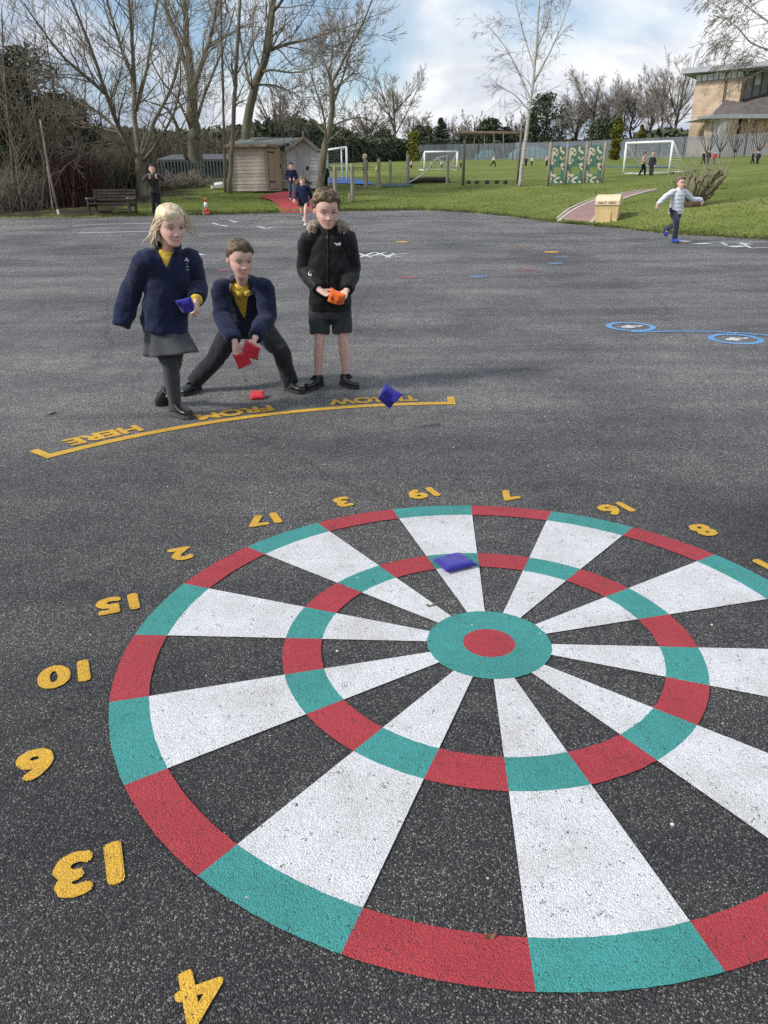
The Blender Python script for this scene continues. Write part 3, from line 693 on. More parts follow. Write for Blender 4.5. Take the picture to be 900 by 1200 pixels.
def shoe(ank, toe, s, mats, parent, h=.0, strap=True, soleh=.016, up=V((0, 0, 1)), coll=.0):
    """ank: ankle joint, toe: point on the sole line ahead; shoe built along ank->toe"""
    d = V(toe) - V(ank); ln = .215 * s
    up = (up - d.normalized() * up.dot(d.normalized())) if abs(up.dot(d.normalized())) > .8 else up
    up = up.normalized(); d = (d - up * d.dot(up)).normalized(); l = up.cross(d)
    o = V(ank) - up * .068 * s - d * .055 * s
    T = [0, .06, .2, .4, .6, .78, .92, 1.0]; wd = [.018, .029, .034, .034, .041, .042, .033, .012]; hh = [.058, .070, .072, .066, .050, .040, .034, .018]
    pts = [o + d * ln * t + up * (soleh * s + hh[i] * s / 2) for i, t in enumerate(T)]
    mb = MB()
    rings = []
    for i, p in enumerate(pts):
        rings.append([p + l * wd[i] * s * math.copysign(abs(math.cos(a)) ** .8, math.cos(a)) + up * hh[i] * s / 2 * math.copysign(abs(math.sin(a)) ** .8, math.sin(a)) for a in [2 * math.pi * k / 16 for k in range(16)]])
    mb.loft(rings)
    cp = V(ank)
    mb.tube([cp - up * .05 * s, cp + up * (.005 + coll) * s, cp + up * (.02 + coll) * s], [.036 * s, .036 * s, .034 * s], 14)
    ob = link('shoe', fuse(mb, .0045 * s, 2), mats[0], parent, True)
    mb = MB(); n = 14; bot = []; topr = []
    for t, w_ in zip(T + [], wd):
        pass
    oth = [(t, w_ + .004) for t, w_ in zip(T, wd)]
    oth[0] = (-.015, .02); oth[-1] = (1.02, .016)
    P = [(t, w_) for t, w_ in oth] + [(t, -w_) for t, w_ in reversed(oth)]
    r0 = [o + d * ln * t + l * w_ * s for t, w_ in P]; r1 = [p + up * (soleh + .006) * s for p in r0]
    mb.loft([r0, r1]); mb.build('sole', mats[1], ob)
    if strap:
        mb = MB()
        for t0, wv in ((.5, .016), (.40, .012)):
            i = 4 if t0 == .5 else 3
            c = o + d * ln * t0 + up * soleh * s; ring = []
            hw, ht = (.040, .058) if i == 4 else (.037, .068)
            for dd in (-wv, wv):
                ring.append([c + d * dd * s + l * (hw + .0025) * s * math.cos(a) + up * (ht + .003) * s * math.sin(a) for a in [math.pi * (k / 12) for k in range(13)]])
            vs_ = ring[0] + ring[1]; mb.add(vs_, [(k, k + 1, 14 + k, 13 + k) for k in range(12)])
        mb.build('strap', MT['rubber'], ob)
    return ob
def wrinkle(me, amp, fr, seed=0, strx=(1, 1, 1)):
    o = V((seed * 7.3, seed * 3.1, seed)); me.update(); nn = normals(me)
    for v, nv_ in zip(me.vertices, nn):
        p = v.co; q = V((p.x * strx[0], p.y * strx[1], p.z * strx[2])) * fr + o
        v.co = p + nv_ * (noise.noise(q) * amp + noise.noise(q * 2.3) * amp * .45 - abs(noise.noise(q * 1.1 + V((9, 9, 9)))) * amp * .6)
    me.update()
def normals(me):
    n = len(me.vertices); a = [0.0] * (3 * n); me.vertex_normals.foreach_get('vector', a); return [V(a[i:i + 3]) for i in range(0, 3 * n, 3)]
def person(J, hh, face, label, group=None, vox=.0045, top=None, bottom=None, shoes=None, hair=None, hands=(None, None), girth=1.0, tilt=0, fine=True, rs=0, cat='person', loc=None):
    rng = random.Random(rs + 11); g = girth
    H = Head(J['head'], hh, face, tilt); base = V(loc) if loc else V(((J['ankL'].x + J['ankR'].x) / 2, (J['ankL'].y + J['ankR'].y) / 2, min(J['ankL'].z, J['ankR'].z) - .07))
    pel, neck = J['pelvis'], J['neck']; Ls = (J['shL'] - J['shR']).normalized(); Lh = (J['hipL'] - J['hipR']).normalized()
    sw = (J['shL'] - J['shR']).length / 2; Ub = (neck - pel).normalized()
    def spine(t): return pel.lerp(neck, t)
    def lat(t): return Lh.lerp(Ls, max(0, min(1, t))).normalized()
    # skin: one continuous body
    mb = MB()
    ts = (-.12, .1, .35, .6, .82, .95); pts = [spine(t) for t in ts]
    mb.loft(ellrings(pts, [lat(t) for t in ts], [g * x for x in (.10, .105, .095, .105, .10, .06)], [g * x for x in (.075, .078, .07, .078, .07, .05)]))
    F = Ls.cross(Ub)
    mb.tube([spine(.86), neck, H.P(0, -.08, -.25), H.P(0, -.05, -.05)], [.05 * g, .043 * g, .042 * g, .045 * g], 14)
    H.mesh(mb, fine)
    for sd, sg in (('L', 1), ('R', -1)):
        a, b, c = J['sh' + sd], J['el' + sd], J['wr' + sd]
        P_, R_ = catmull([a.lerp(spine(.85), .35), a, b, c], [.05 * g, .042 * g, .033 * g, .022 * g]); mb.tube(P_, R_, 12)
        hd = hands[0 if sd == 'L' else 1]
        if hd: hand(mb, c, hd[0], hd[1], sg * (1), hd[2] if len(hd) > 2 else 1.0, hd[3] if len(hd) > 3 else .5)
        a, b, c = J['hip' + sd], J['knee' + sd], J['ank' + sd]
        P_, R_ = catmull([a.lerp(pel, .3) + V((0, 0, .03)), a, a.lerp(b, .6), b, b.lerp(c, .35), c - (c - b).normalized() * .03, c], [.072 * g, .072 * g, .050 * g, .036 * g, .038 * g, .026 * g, .026 * g]); mb.tube(P_, R_, 14)
        t = J['toe' + sd] - c; mb.tube([c, c + V((0, 0, -.03)) + t * .3], [.029, .024], 10)
    me = fuse(mb, vox, 3 if fine else 2)
    root = link('person', me, [MT['skin'], MT['lips']], None, True, loc=base, label=label, cat=cat, group=group)
    if fine:
        fl = []
        for v in me.vertices:
            q = v.co + base - H.c; x, y, z = q.dot(H.Lf) / hh, q.dot(H.F) / hh, q.dot(H.U) / hh; f_ = 0
            if y > .1 and abs(z) < .6:
                f_ = .34 * math.exp(-((abs(x) - .2) / .09) ** 2 - ((z + .17) / .085) ** 2) + .3 * math.exp(-(x / .05) ** 2 - ((z + .16) / .05) ** 2)
                f_ = max(f_, .62 * max(0, min(1, (.10 - abs(x)) / .03)) * math.exp(-((z + .30) / .034) ** 4))
                f_ = max(f_, .25 * math.exp(-((abs(x) - .15) / .09) ** 2 - ((z - .0) / .06) ** 2))
            elif abs(x) > .32 and abs(z + .05) < .12: f_ = .35
            fl.append(f_)
        at_ = me.attributes.new('flush', 'FLOAT', 'POINT'); at_.data.foreach_set('value', fl)
        for sg in (-1, 1):
            mb = MB(); down = top.get('lookdown', 0) if top else 0
            c = H.P(sg * .15, .298, -.005); r = .058 * hh
            mb.ball(c, (r * 1.0, r * .9, r * (.40 if not down else .22)), 16, 10, 0, H.Lf, H.F, H.U)
            gz = (H.F + H.Lf * .15 * (top.get('gaze', 0) if top else 0) - H.U * .06).normalized()
            mb.ball(c + gz * r * .42, (r * .58, r * .60, r * (.44 if not down else .26)), 14, 8, 1, H.Lf, H.F, H.U)
            mb.build('eye', [MT['eyewhite'], MT['iris']], root, True)
            mb = MB(); P_ = [H.P(sg * (.15 + .075 * math.cos(a)), .352 - .03 * abs(math.cos(a)), -.0 + .038 * math.sin(a)) for a in [math.pi * k / 6 for k in range(7)]]
            mb.tube(P_, .007 * hh, 5); mb.build('eyelash', MT['hair_dark'], root, True)
            mb = MB(); P_ = [H.P(sg * (.07 + .17 * t), .372 - .085 * t * t, .095 + .03 * math.sin(t * 2.6)) for t in (0, .25, .5, .75, 1)]
            mb.tube(P_, [.006 * hh, .010 * hh, .011 * hh, .009 * hh, .004 * hh], 6); mb.build('eyebrow', MT[hair.get('brow', 'brow')], root, True)
    # hair
    if hair:
        mb = MB(); H.hair(mb, hair.get('style', 'boy'), rng, hair.get('thick', .05), hair.get('n', 700 if fine else 60), hair.get('len', .16), V(hair.get('comb', (0, .6, .3))), hair.get('rr', .011 if fine else .03))
        for strand in hair.get('strands', []): mb.tube(*[strand[0], strand[1], 6])
        for fn in hair.get('fn', []): fn(mb, H, rng)
        hob = mb.build('hair', MT[hair['mat']], root, True)
    # top
    if top:
        mb = MB(); bk = top.get('bulk', 1.0) * g; hem = top.get('hem', -.1)
        ts = (hem, hem * .5 + .05, .3, .55, .78, .9, .985, 1.0); wx = [x * bk for x in top.get('wx', (.150, .152, .140, .145, .140, .115, .07, .058))]; wy = [x * bk for x in top.get('wy', (.112, .112, .105, .108, .098, .085, .062, .055))]
        pts = [spine(t) for t in ts]; bend = top.get('back', 0)
        pts = [p - F * bend * math.sin(math.pi * max(0, min(1, t))) for p, t in zip(pts, ts)]
        mb.loft(ellrings(pts, [lat(t) for t in ts], wx, wy, 28))
        sr = [x * bk for x in top.get('sr', (.062, .066, .058, .052, .047, .045))]
        for sd in 'LR':
            a, b, c = J['sh' + sd], J['el' + sd], J['wr' + sd]; e = c + (c - b).normalized() * top.get('cuff' + sd, -.01)
            P_, R_ = catmull([a.lerp(spine(.82), .45), a, a.lerp(b, .5), b, b.lerp(e, .55), e], sr); mb.tube(P_, R_, 16)
        if top.get('collar'):
            n0 = neck - Ub * .02; cr = top['collar']; mb.tube([n0, n0 + (Ub * .6 + V((0, 0, .4))) * cr[1] * .5, n0 + (Ub * .5 + V((0, 0, .5))) * cr[1]], [cr[0] * 1.1, cr[0], cr[0] * .96], 20)
        if top.get('quilt'):
            pass
        me = fuse(mb, top.get('vox', vox * 1.35), top.get('it', 4)); wrinkle(me, top.get('wr', .007), top.get('wf', 14), rs, top.get('wst', (1, 1, 1)))
        if top.get('quilt'):
            for v, nv_ in zip(me.vertices, normals(me)):
                t = (v.co - pel).dot(Ub); v.co += nv_ * (.006 * abs(math.sin(t * math.pi / top['quilt'])) - .002)
        if top.get('open'):
            n = len(me.vertices); bm = bmesh.new(); bm.from_mesh(me); kill = []
            for f_ in bm.faces:
                q = f_.calc_center_median() - pel; u = q.dot(Ub) / (neck - pel).length; x = q.dot(Ls); y = q.dot(F)
                if y > .01 and top['open'](x, u, y): kill.append(f_)
                elif u > .98 and (q - (neck - pel)).length < .042 and abs(x) < .04 and f_.normal.dot(Ub) > .6: kill.append(f_)
            bmesh.ops.delete(bm, geom=kill, context='FACES'); bm.normal_update()
            for it_ in range(6):
                new = {}
                for v in bm.verts:
                    be = [e for e in v.link_edges if e.is_boundary]
                    if len(be) == 2: new[v] = v.co * .4 + (be[0].other_vert(v).co + be[1].other_vert(v).co) * .3
                for v, c_ in new.items(): v.co = c_
            bm.to_mesh(me); bm.free()
        jo = link(top.get('name', 'jacket'), me, MT[top['mat']], root, True)
        if top.get('open'):
            so = jo.modifiers.new('thick', 'SOLIDIFY'); so.thickness = .009; so.offset = 0
        root_j = jo
        if top.get('shirt'):
            mb = MB(); ts = (-.05, .2, .5, .78, .9, .985); pts = [spine(t) for t in ts]
            mb.loft(ellrings(pts, [lat(t) for t in ts], [g * x for x in (.112, .114, .116, .112, .092, .058)], [g * x for x in (.09, .093, .095, .092, .082, .06)], 28, fo=[top.get('sfo', 0)] * 6))
            mb.tube([neck - Ub * .085, neck - Ub * .045 + F * .004], [.072 * g, .062 * g], 20)
            me = fuse(mb, vox * 1.3, 3); wrinkle(me, .003, 24, rs)
            so_ = link('polo_shirt', me, MT['polo'], root, True)
            mb = MB()
            n0 = neck - Ub * .030 + F * .010
            for sg in ((-1, 1) if top.get('csize', 1) else ()):   # two collar leaves
                P_ = []
                for k in range(7):
                    a = math.pi / 2 + sg * (.12 + k * .32); rr = .066 * g; cz = top.get('csize', 1)
                    c = n0 + (Ls * math.cos(a) + F * math.sin(a)) * rr
                    P_.append((c + Ub * .010, c + (c - n0).normalized() * .02 * cz - Ub * (.02 if k else .042) * cz))
                vs_ = [q for p in P_ for q in p]; mb.add(vs_, [(2 * k, 2 * k + 1, 2 * k + 3, 2 * k + 2) for k in range(6)])
            co = mb.build('collar', MT['polo'], so_, True) if mb.v else so_; md = co.modifiers.new('t', 'SOLIDIFY'); md.thickness = .006
    # bottom
    if bottom:
        k = bottom['kind']; bm_ = MT[bottom['mat']]
        if k in ('trousers', 'shorts'):
            mb = MB(); fac = bottom.get('r', 1.0) * g
            pts = [spine(-.16), spine(0), spine(.18)]; mb.loft(ellrings(pts, [Lh] * 3, [.115 * fac, .128 * fac, .118 * fac], [.10 * fac, .105 * fac, .092 * fac], 24))
            for sd in 'LR':
                a, b, c = J['hip' + sd], J['knee' + sd], J['ank' + sd]
                if k == 'trousers':
                    e = c + (c - b).normalized() * bottom.get('drop', .0); P_, R_ = catmull([a.lerp(pel, .25) + V((0, 0, .02)), a, a.lerp(b, .55), b, b.lerp(e, .5), e], [.088 * fac, .09 * fac, .078 * fac, .066 * fac, .062 * fac, .06 * fac])
                else:
                    e = a.lerp(b, bottom.get('len', .85)); P_, R_ = catmull([a.lerp(pel, .2) + V((0, 0, .02)), a, a.lerp(e, .6), e], [.084 * fac, .080 * fac, .073 * fac, .072 * fac])
                mb.tube(P_, R_, 18)
            me = fuse(mb, vox * 1.35, 3); wrinkle(me, .006, 16, rs + 3, (1, 1, .6))
            link(k, me, bm_, root, True)
        elif k == 'skirt':
            ln = bottom.get('len', .3); mb = MB(); n = 72; rings = []; fl = bottom.get('flare', (0, 0))
            Lk = bottom.get('dir', V((0, 0, -1))); Fh = Lh.cross(V((0, 0, 1))).normalized()
            for i in range(13):
                t = i / 12; c = spine(bottom.get('t0', .15)).lerp(spine(bottom.get('t0', .15)) + Lk * ln, t); R_ = []
                for q in range(n):
                    a = 2 * math.pi * q / n; r = (.092 + (.076 + bottom.get('wide', 0)) * t ** .6) * g * (1 + .07 * t * math.sin(a * 9 + 1.3 * math.sin(a * 2)))
                    off = V((0, 0, 0))
                    R_.append(c + Lh * math.cos(a) * r + Fh * math.sin(a) * r * .85 + V(bottom.get('push', (0, 0, 0))) * t * t * max(0, math.sin(a + bottom.get('pa', 0))) + V(bottom.get('lift', (0, 0, 0))) * t * t * max(0, math.sin(a + bottom.get('pa', 0))))
                rings.append(R_)
            mb.loft(rings, 0, False); so = mb.build('skirt', bm_, root, True); md = so.modifiers.new('t', 'SOLIDIFY'); md.thickness = .006
        if k == 'skirt' and bottom.get('tights'):
            mb = MB()
            mb.loft(ellrings([spine(-.14), spine(0), spine(.1)], [Lh] * 3, [.105 * g] * 3, [.085 * g] * 3, 20))
            for sd in 'LR':
                a, b, c = J['hip' + sd], J['knee' + sd], J['ank' + sd]
                P_, R_ = catmull([a.lerp(pel, .3) + V((0, 0, .03)), a, a.lerp(b, .6), b, b.lerp(c, .35), c, c + (J['toe' + sd] - c) * .25 + V((0, 0, -.015))], [.08 * g, .083 * g, .065 * g, .051 * g, .052 * g, .037 * g, .034 * g]); mb.tube(P_, R_, 14); mb.ball(c - V((0, 0, .01)), .044 * g)
            link('tights', fuse(mb, vox * 1.3, 3), MT[bottom['tights']], root, True)
    if bottom and bottom.get('socks'):
        for sd in 'LR':
            mb = MB(); c, b = J['ank' + sd], J['knee' + sd]; mb.tube([c, c.lerp(b, .16), c.lerp(b, .2)], [.038 * g, .039 * g, .036 * g], 12); mb.build('sock', MT[bottom['socks']], root, True)
    if shoes:
        for sd in 'LR':
            ups = shoes.get('up' + sd, V((0, 0, 1)))
            shoe(J['ank' + sd], J['toe' + sd], shoes.get('s', 1.0), (MT[shoes['mat']], MT[shoes.get('sole', 'sole')]), root, strap=shoes.get('strap', False), up=ups, coll=shoes.get('coll', 0.0), soleh=shoes.get('soleh', .016))
    root['H'] = 0; del root['H']
    return root, H
def surf_bvh(ob):
    me = ob.data; o = ORG[ob.name]; return BVHTree.FromPolygons([v.co + o for v in me.vertices], [tuple(p.vertices) for p in me.polygons])
def child(root, nm): return next(c for c in root.children if c.name.split('.')[0] == nm)
def badge(parent, bvh, lines, w, mat, name, off=.003):
    """thin strokes lying on a garment; lines are lists of photo points that are dropped on the cloth"""
    mb = MB(); O = V((0, 0, CH))
    for ln in lines:
        P = []
        for p in ln:
            h = bvh.ray_cast(O, ray(*p).normalized())
            if h[0] is None: P = []; break
            P.append(h[0] + h[1] * off)
        if len(P) > 1: mb.tube(P, w, 5)
    if mb.v: return mb.build(name, mat, parent, True)
def pj(d): return {k: W(*v) for k, v in d.items()}

# girl throwing, blond hair
J = pj(dict(pelvis=(193, 374, 4.80), neck=(198, 291, 4.73), head=(200.5, 264, 4.66), shL=(224, 305, 4.80), shR=(170, 305, 4.68), elR=(153, 343, 4.76), wrR=(145, 372, 4.70), elL=(231, 334, 4.86), wrL=(230, 352, 4.70),
            hipR=(183, 384, 4.77), hipL=(203, 384, 4.82), kneeL=(206, 410, 4.82), ankL=(198, 454, 5.02), toeL=(189, 472, 5.04), kneeR=(199, 426, 4.74), ankR=(205, 468, 4.80), toeR=(224, 484, 4.68)))
gz_ = G(205, 486).z; J['ankR'] = V((J['ankR'].x, J['ankR'].y, gz_ + .070))
def girl_hair(mb, H, rng):
    h = H.h
    for k in range(60):      # bunch behind the right ear falling to the collar
        a = rng.uniform(-.5, .5); p0 = V((-.29 + rng.uniform(-.04, .04), -.2 + rng.uniform(-.1, .08), .05 + rng.uniform(-.2, .15)))
        pts = [H.P(*p0)]; p = p0.copy(); d = V((-.035 + rng.gauss(0, .035), -.04, -.17))
        for j in range(5):
            d += V((rng.gauss(0, .03) + (.012 if j > 1 else -.01), rng.gauss(0, .025), -.015)); p = p + d * .5; pts.append(H.P(*p))
        mb.tube(pts, [.022 * h, .026 * h, .024 * h, .018 * h, .012 * h, .003 * h], 5)
    for k in range(46):      # loose strands lifted by the wind to the girl's left
        p = V((rng.uniform(.05, .33), rng.uniform(-.1, .2), rng.uniform(.1, .5))); p.z = min(p.z, .52 - .35 * p.x); pts = [H.P(*p)]; d = V((.075, -.02, .03 - .1 * rng.random()))
        for j in range(5):
            d += V((.02 + rng.gauss(0, .02), rng.gauss(0, .015), -.045 + rng.gauss(0, .02))); p = p + d * rng.uniform(.55, .95); pts.append(H.P(*p))
        r = rng.uniform(.004, .009) * h; mb.tube(pts, [r, r, r * .9, r * .8, r * .6, r * .2], 4)
    for k in range(26):      # side locks framing the face
        sg = 1 if k % 4 else -1; p = V((sg * .27, .14 + rng.uniform(-.1, .06), .22)); pts = [H.P(*p)]; d = V((sg * .02, -.035, -.09))
        for j in range(4):
            d += V((sg * rng.gauss(0, .015), rng.gauss(-.01, .012), 0)); p = p + d * .8; pts.append(H.P(*p))
        mb.tube(pts, [.014 * h, .016 * h, .014 * h, .01 * h, .003 * h], 4)
    for k in range(40):      # frizz on the crown
        x = rng.uniform(-.25, .25); p = V((x, rng.uniform(-.3, .2), .5 - abs(x) * .4)); pts = [H.P(*p)]; d = V((rng.uniform(-.02, .09), rng.gauss(0, .04), .06))
        for j in range(3): d += V((.02, 0, -.03)); p = p + d * .6; pts.append(H.P(*p))
        mb.tube(pts, .0035 * h, 3)
girl, Hg = person(J, .209, (.58, -.78, -.25), 'blond girl in navy fleece and grey skirt leaning forward on one leg', None, .0042,
    top=dict(mat='navy', hem=-.10, bulk=.90, wy=(.156, .136, .112, .110, .100, .086, .062, .055), wx=(.162, .156, .142, .145, .140, .115, .07, .058), collar=(.072, .055), sr=(.066, .070, .066, .068, .068, .058), cuffR=.055, cuffL=-.008, wr=.010, wf=11, gaze=.6, shirt=True, sfo=-.012, csize=0, name='fleece',
             open=lambda x, u, y: u > .80 and abs(x) < .004 + (u - .80) * .20),
    bottom=dict(kind='skirt', mat='skirt', t0=.03, len=.235, tights='tights', push=(.0, 0, 0), lift=(.05, -.07, .05), pa=.6, wide=-.012),
    shoes=dict(mat='shoe', sole='sole_pale', coll=.035, s=1.0, soleh=.02, upL=V((.25, -.95, .1))),
    hair=dict(mat='hair_blond', style='girl', thick=.04, n=1500, len=.30, comb=(0, -.9, -.2), rr=.0065, fn=[girl_hair], brow='hair_light'),
    hands=((V((.02, -.35, -.9)), V((-.9, .1, -.2)), .95, .8), None), rs=1)
wr = J['wrL']
mb = MB(); d = (wr - J['elL']).normalized(); mb.tube([wr - d * .02, wr + d * .004], [.040, .036], 14); mb.build('shirt_cuff', MT['polo'], girl, True)
bv = surf_bvh(child(girl, 'fleece'))
badge(girl, bv, [[(217.5, 303), (219, 310)], [(215.8, 305.5), (221, 304.5)], [(218, 302), (220.5, 307)]], .0045, MT['mark'], 'chest_crest')
badge(girl, bv, [[(218.5, 311), (220, 319)], [(216.5, 313), (222, 312)], [(217, 316), (222.5, 315.5)]], .003, MT['mark_grey'], 'crest_lettering')

# crouching boy
J = pj(dict(pelvis=(290, 378, 5.60), neck=(284.5, 329, 5.26), head=(281.5, 303, 5.16), shL=(309, 338, 5.27), shR=(260, 339, 5.25), elR=(261, 371, 5.22), wrR=(275.5, 401, 5.02), elL=(314, 370, 5.24), wrL=(299, 396, 5.02),
            hipR=(274, 386, 5.56), hipL=(307, 386, 5.56), kneeR=(251, 422, 5.42), ankR=(228, 450, 5.42), toeR=(214, 460, 5.28), kneeL=(329, 411, 5.34), ankL=(340, 447, 5.42), toeL=(356, 460, 5.30)))
for a in 'LR': J['ank' + a].z = ground(J['ank' + a].x, J['ank' + a].y) + .070
squat, Hs = person(J, .217, (.46, -.84, -.28), 'crouching boy in open navy fleece over yellow polo with feet wide apart', None, .0042,
    top=dict(mat='navy', hem=-.05, bulk=.95, sr=(.066, .068, .064, .064, .062, .050), cuffR=-.012, cuffL=-.012, wr=.010, wf=11, gaze=.9, shirt=True, sfo=-.014, name='fleece', back=.02, collar=(.072, .04),
             open=lambda x, u, y: u > .34 and y < .15 and abs(x) < .004 + max(0, u - .34) * .092),
    bottom=dict(kind='trousers', mat='trouser', drop=.012, r=.98), shoes=dict(mat='shoe', strap=True),
    hair=dict(mat='hair_brown', style='boy', thick=.045, n=1700, len=.15, comb=(.3, .8, .3), rr=.006),
    hands=((V((-.35, -.35, -.85)), V((-.7, -.4, .3)), 1.0, .75), (V((.10, -.35, -.95)), V((.75, -.5, .1)), 1.0, .7)), rs=2)

# boy in black coat
J = pj(dict(pelvis=(387, 358, 5.53), neck=(384.5, 269, 5.51), head=(382.5, 246, 5.44), shL=(407, 281, 5.5), shR=(362, 281, 5.5), elR=(358, 316, 5.55), wrR=(374.5, 340, 5.36), elL=(413, 316, 5.55), wrL=(406, 341, 5.36),
            hipR=(374.5, 366, 5.53), hipL=(399.5, 366, 5.53), kneeR=(374.5, 398, 5.48), ankR=(372, 441, 5.53), toeR=(360, 454, 5.40), kneeL=(402, 397, 5.5), ankL=(405, 438, 5.56), toeL=(416, 451, 5.44)))
for a in 'LR': J['ank' + a].z = ground(J['ank' + a].x, J['ank' + a].y) + .070
def fur_hood(mb_): pass
black, Hb = person(J, .217, (.26, -.92, -.28), 'boy in black fur hooded coat and shorts holding an orange beanbag', None, .0042,
    top=dict(mat='black', hem=-.06, bulk=.95, sr=(.072, .074, .068, .064, .058, .05), cuffR=-.01, cuffL=-.01, wr=.009, wf=10, collar=(.07, .05), lookdown=1, gaze=.5, name='coat',
             wx=(.156, .158, .150, .155, .150, .128, .08, .062), wy=(.115, .115, .108, .112, .104, .09, .068, .06)),
    bottom=dict(kind='shorts', mat='short_grey', len=.80, r=1.0), shoes=dict(mat='shoe', strap=True),
    hair=dict(mat='hair_light', style='boy', thick=.10, n=1800, len=.19, comb=(.6, .3, .6), rr=.0065),
    hands=((V((-.75, -.5, -.35)), V((-.35, -.1, -.9)), 1.0, .55), (V((.8, -.45, -.4)), V((.4, -.4, .8)), 1.0, .55)), rs=3)
# fur trim: tufts round a hood rim that lies on the shoulders and back of the neck
neck = J['neck']; mb = MB(); r_ = random.Random(5); Lx = (J['shL'] - J['shR']).normalized(); Fx = Lx.cross(V((0, 0, 1)))
rim = []
for k in range(25):
    a = -.62 * math.pi + 1.24 * math.pi * k / 24
    rim.append(neck + Lx * math.sin(a) * .108 - Fx * math.cos(a) * .105 + V((0, 0, .000 + .03 * math.cos(a / 1.3))) + Fx * .025)
mb.tube(rim, [.012] + [.024] * 23 + [.012], 10)
for k in range(6500):
    i = r_.randrange(0, 24); p = rim[i].lerp(rim[i + 1], r_.random()); d = V((r_.gauss(0, 1), r_.gauss(0, 1), r_.gauss(0, 1))).normalized(); d2 = V((r_.gauss(0, .006), r_.gauss(0, .006), r_.gauss(0, .006))); mb.tube([p + d * .018, p + d * .027 + d2 * .5, p + d * r_.uniform(.030, .036) + d2], [.0020, .0016, .0005], 3)
mb.build('fur_trim', MT['fur'], black, True)
mb = MB(); hb = [p + V((0, 0, -.035)) - Fx * .02 for p in rim]; mb.tube(hb, [.02] + [.045] * 23 + [.02], 12); mb.build('hood', MT['black'], black, True)
bv = surf_bvh(child(black, 'coat'))
badge(black, bv, [[(384 + .25 * math.sin(k), 270 + k * 3.0) for k in range(29)]], .0045, MT['rubber'], 'zip')
badge(black, bv, [[(383.3, 276), (383.2, 281)]], .005, MT['zip'], 'zip_pull')
badge(black, bv, [[(392, 285), (394, 285.8), (396, 285.2)], [(396.5, 285), (398.5, 286.2), (399.3, 284)], [(394, 287.6), (396, 287), (398.5, 288)], [(396, 286.2), (399.4, 286.6)]], .0032, MT['mark'], 'chest_logo')
badge(black, bv, [[(363.3 + 1.6 * math.cos(a), 321 + 2.0 * math.sin(a)) for a in [2 * math.pi * k / 10 for k in range(9)]], [(362.5, 322), (365.3, 324)]], .0032, MT['mark'], 'sleeve_logo')

# bean bags
def beanbag(c, u, v, s, th, mat, label, bend=0, seed=0, tw=0, group='beanbags'):
    u = V(u).normalized(); v = V(v); v = (v - u * v.dot(u)).normalized(); n = u.cross(v); N_ = 18; mb = MB(); r_ = random.Random(seed)
    g = {}
    for sd in (1, -1):
        for i in range(N_ + 1):
            for j in range(N_ + 1):
                if sd == -1 and (i in (0, N_) or j in (0, N_)): g[sd, i, j] = g[1, i, j]; continue
                a = -1 + 2 * i / N_; b = -1 + 2 * j / N_
                pin = 1 - .08 * (1 - b * b) * abs(a) ** 3; pin2 = 1 - .08 * (1 - a * a) * abs(b) ** 3
                h = th * max(0, (1 - a ** 4) * (1 - b ** 4)) ** .55 * (1 + .45 * noise.noise(V((a * 1.6 + seed, b * 1.6, seed)))) + .0035 * noise.noise(V((a * 6 + seed * 3, b * 6, sd * 4)))
                p = c + u * a * s[0] / 2 * pin + v * b * s[1] / 2 * pin2 + n * sd * h / 2 + n * (bend * (a * a) + tw * a * b)
                g[sd, i, j] = len(mb.v); mb.v.append(tuple(p))
        for i in range(N_):
            for j in range(N_):
                f = (g[sd, i, j], g[sd, i + 1, j], g[sd, i + 1, j + 1], g[sd, i, j + 1]); mb.f.append(f if sd > 0 else f[::-1]); mb.m.append(0)
    return mb.build('beanbag', mat, None, True, loc=c, label=label, cat='beanbag', group=group)
MT['bag_blue'] = cloth('blue_beanbag_cloth', (.026, .02, .26), .15, .4, 300, .2)
MT['bag_red'] = cloth('red_beanbag_cloth', (.52, .02, .035), .15, .4, 300, .2)
MT['bag_orange'] = cloth('orange_beanbag_cloth', (.80, .14, .012), .12, .4, 300, .2)
c = G(532, 664); beanbag(c + V((0, 0, .019)), (.9, .42, .0), (-.35, .95, 0), (.135, .115), .032, MT['bag_blue'], 'blue beanbag lying on the painted dartboard near the 19', seed=1)
beanbag(W(455, 464, 4.42), (.75, .1, -.62), (.5, .3, .8), (.115, .115), .035, MT['bag_blue'], 'blue beanbag flying through the air above the word THROW', seed=2, tw=.034, bend=.018)
c = G(302, 467); beanbag(c + V((0, 0, .026)), (1, .12, .02), (-.1, .93, .34), (.105, .10), .032, MT['bag_red'], 'red beanbag lying on the tarmac between the feet of the crouching boy', seed=3)
beanbag(W(284, 422, 4.96), (.75, .05, .25), (-.2, -.25, .95), (.095, .10), .04, MT['bag_red'], 'lower red beanbag hanging from the hand of the crouching boy', seed=4, tw=.01)
beanbag(W(293.5, 411.5, 4.95), (.85, -.1, -.35), (.4, -.2, .85), (.12, .11), .036, MT['bag_red'], 'upper red beanbag gripped in both hands of the crouching boy', seed=5, bend=-.012, tw=.022)
beanbag(W(394.5, 349, 5.27), (.93, -.05, -.3), (.2, -.55, .75), (.115, .105), .05, MT['bag_orange'], 'orange beanbag held by the boy in the black coat', seed=6, bend=-.012, tw=.012)
beanbag(W(218.5, 358.5, 4.66), (.9, -.15, .1), (.1, -.5, .8), (.10, .105), .04, MT['bag_blue'], 'blue beanbag held by the blond girl', seed=7, tw=-.01)
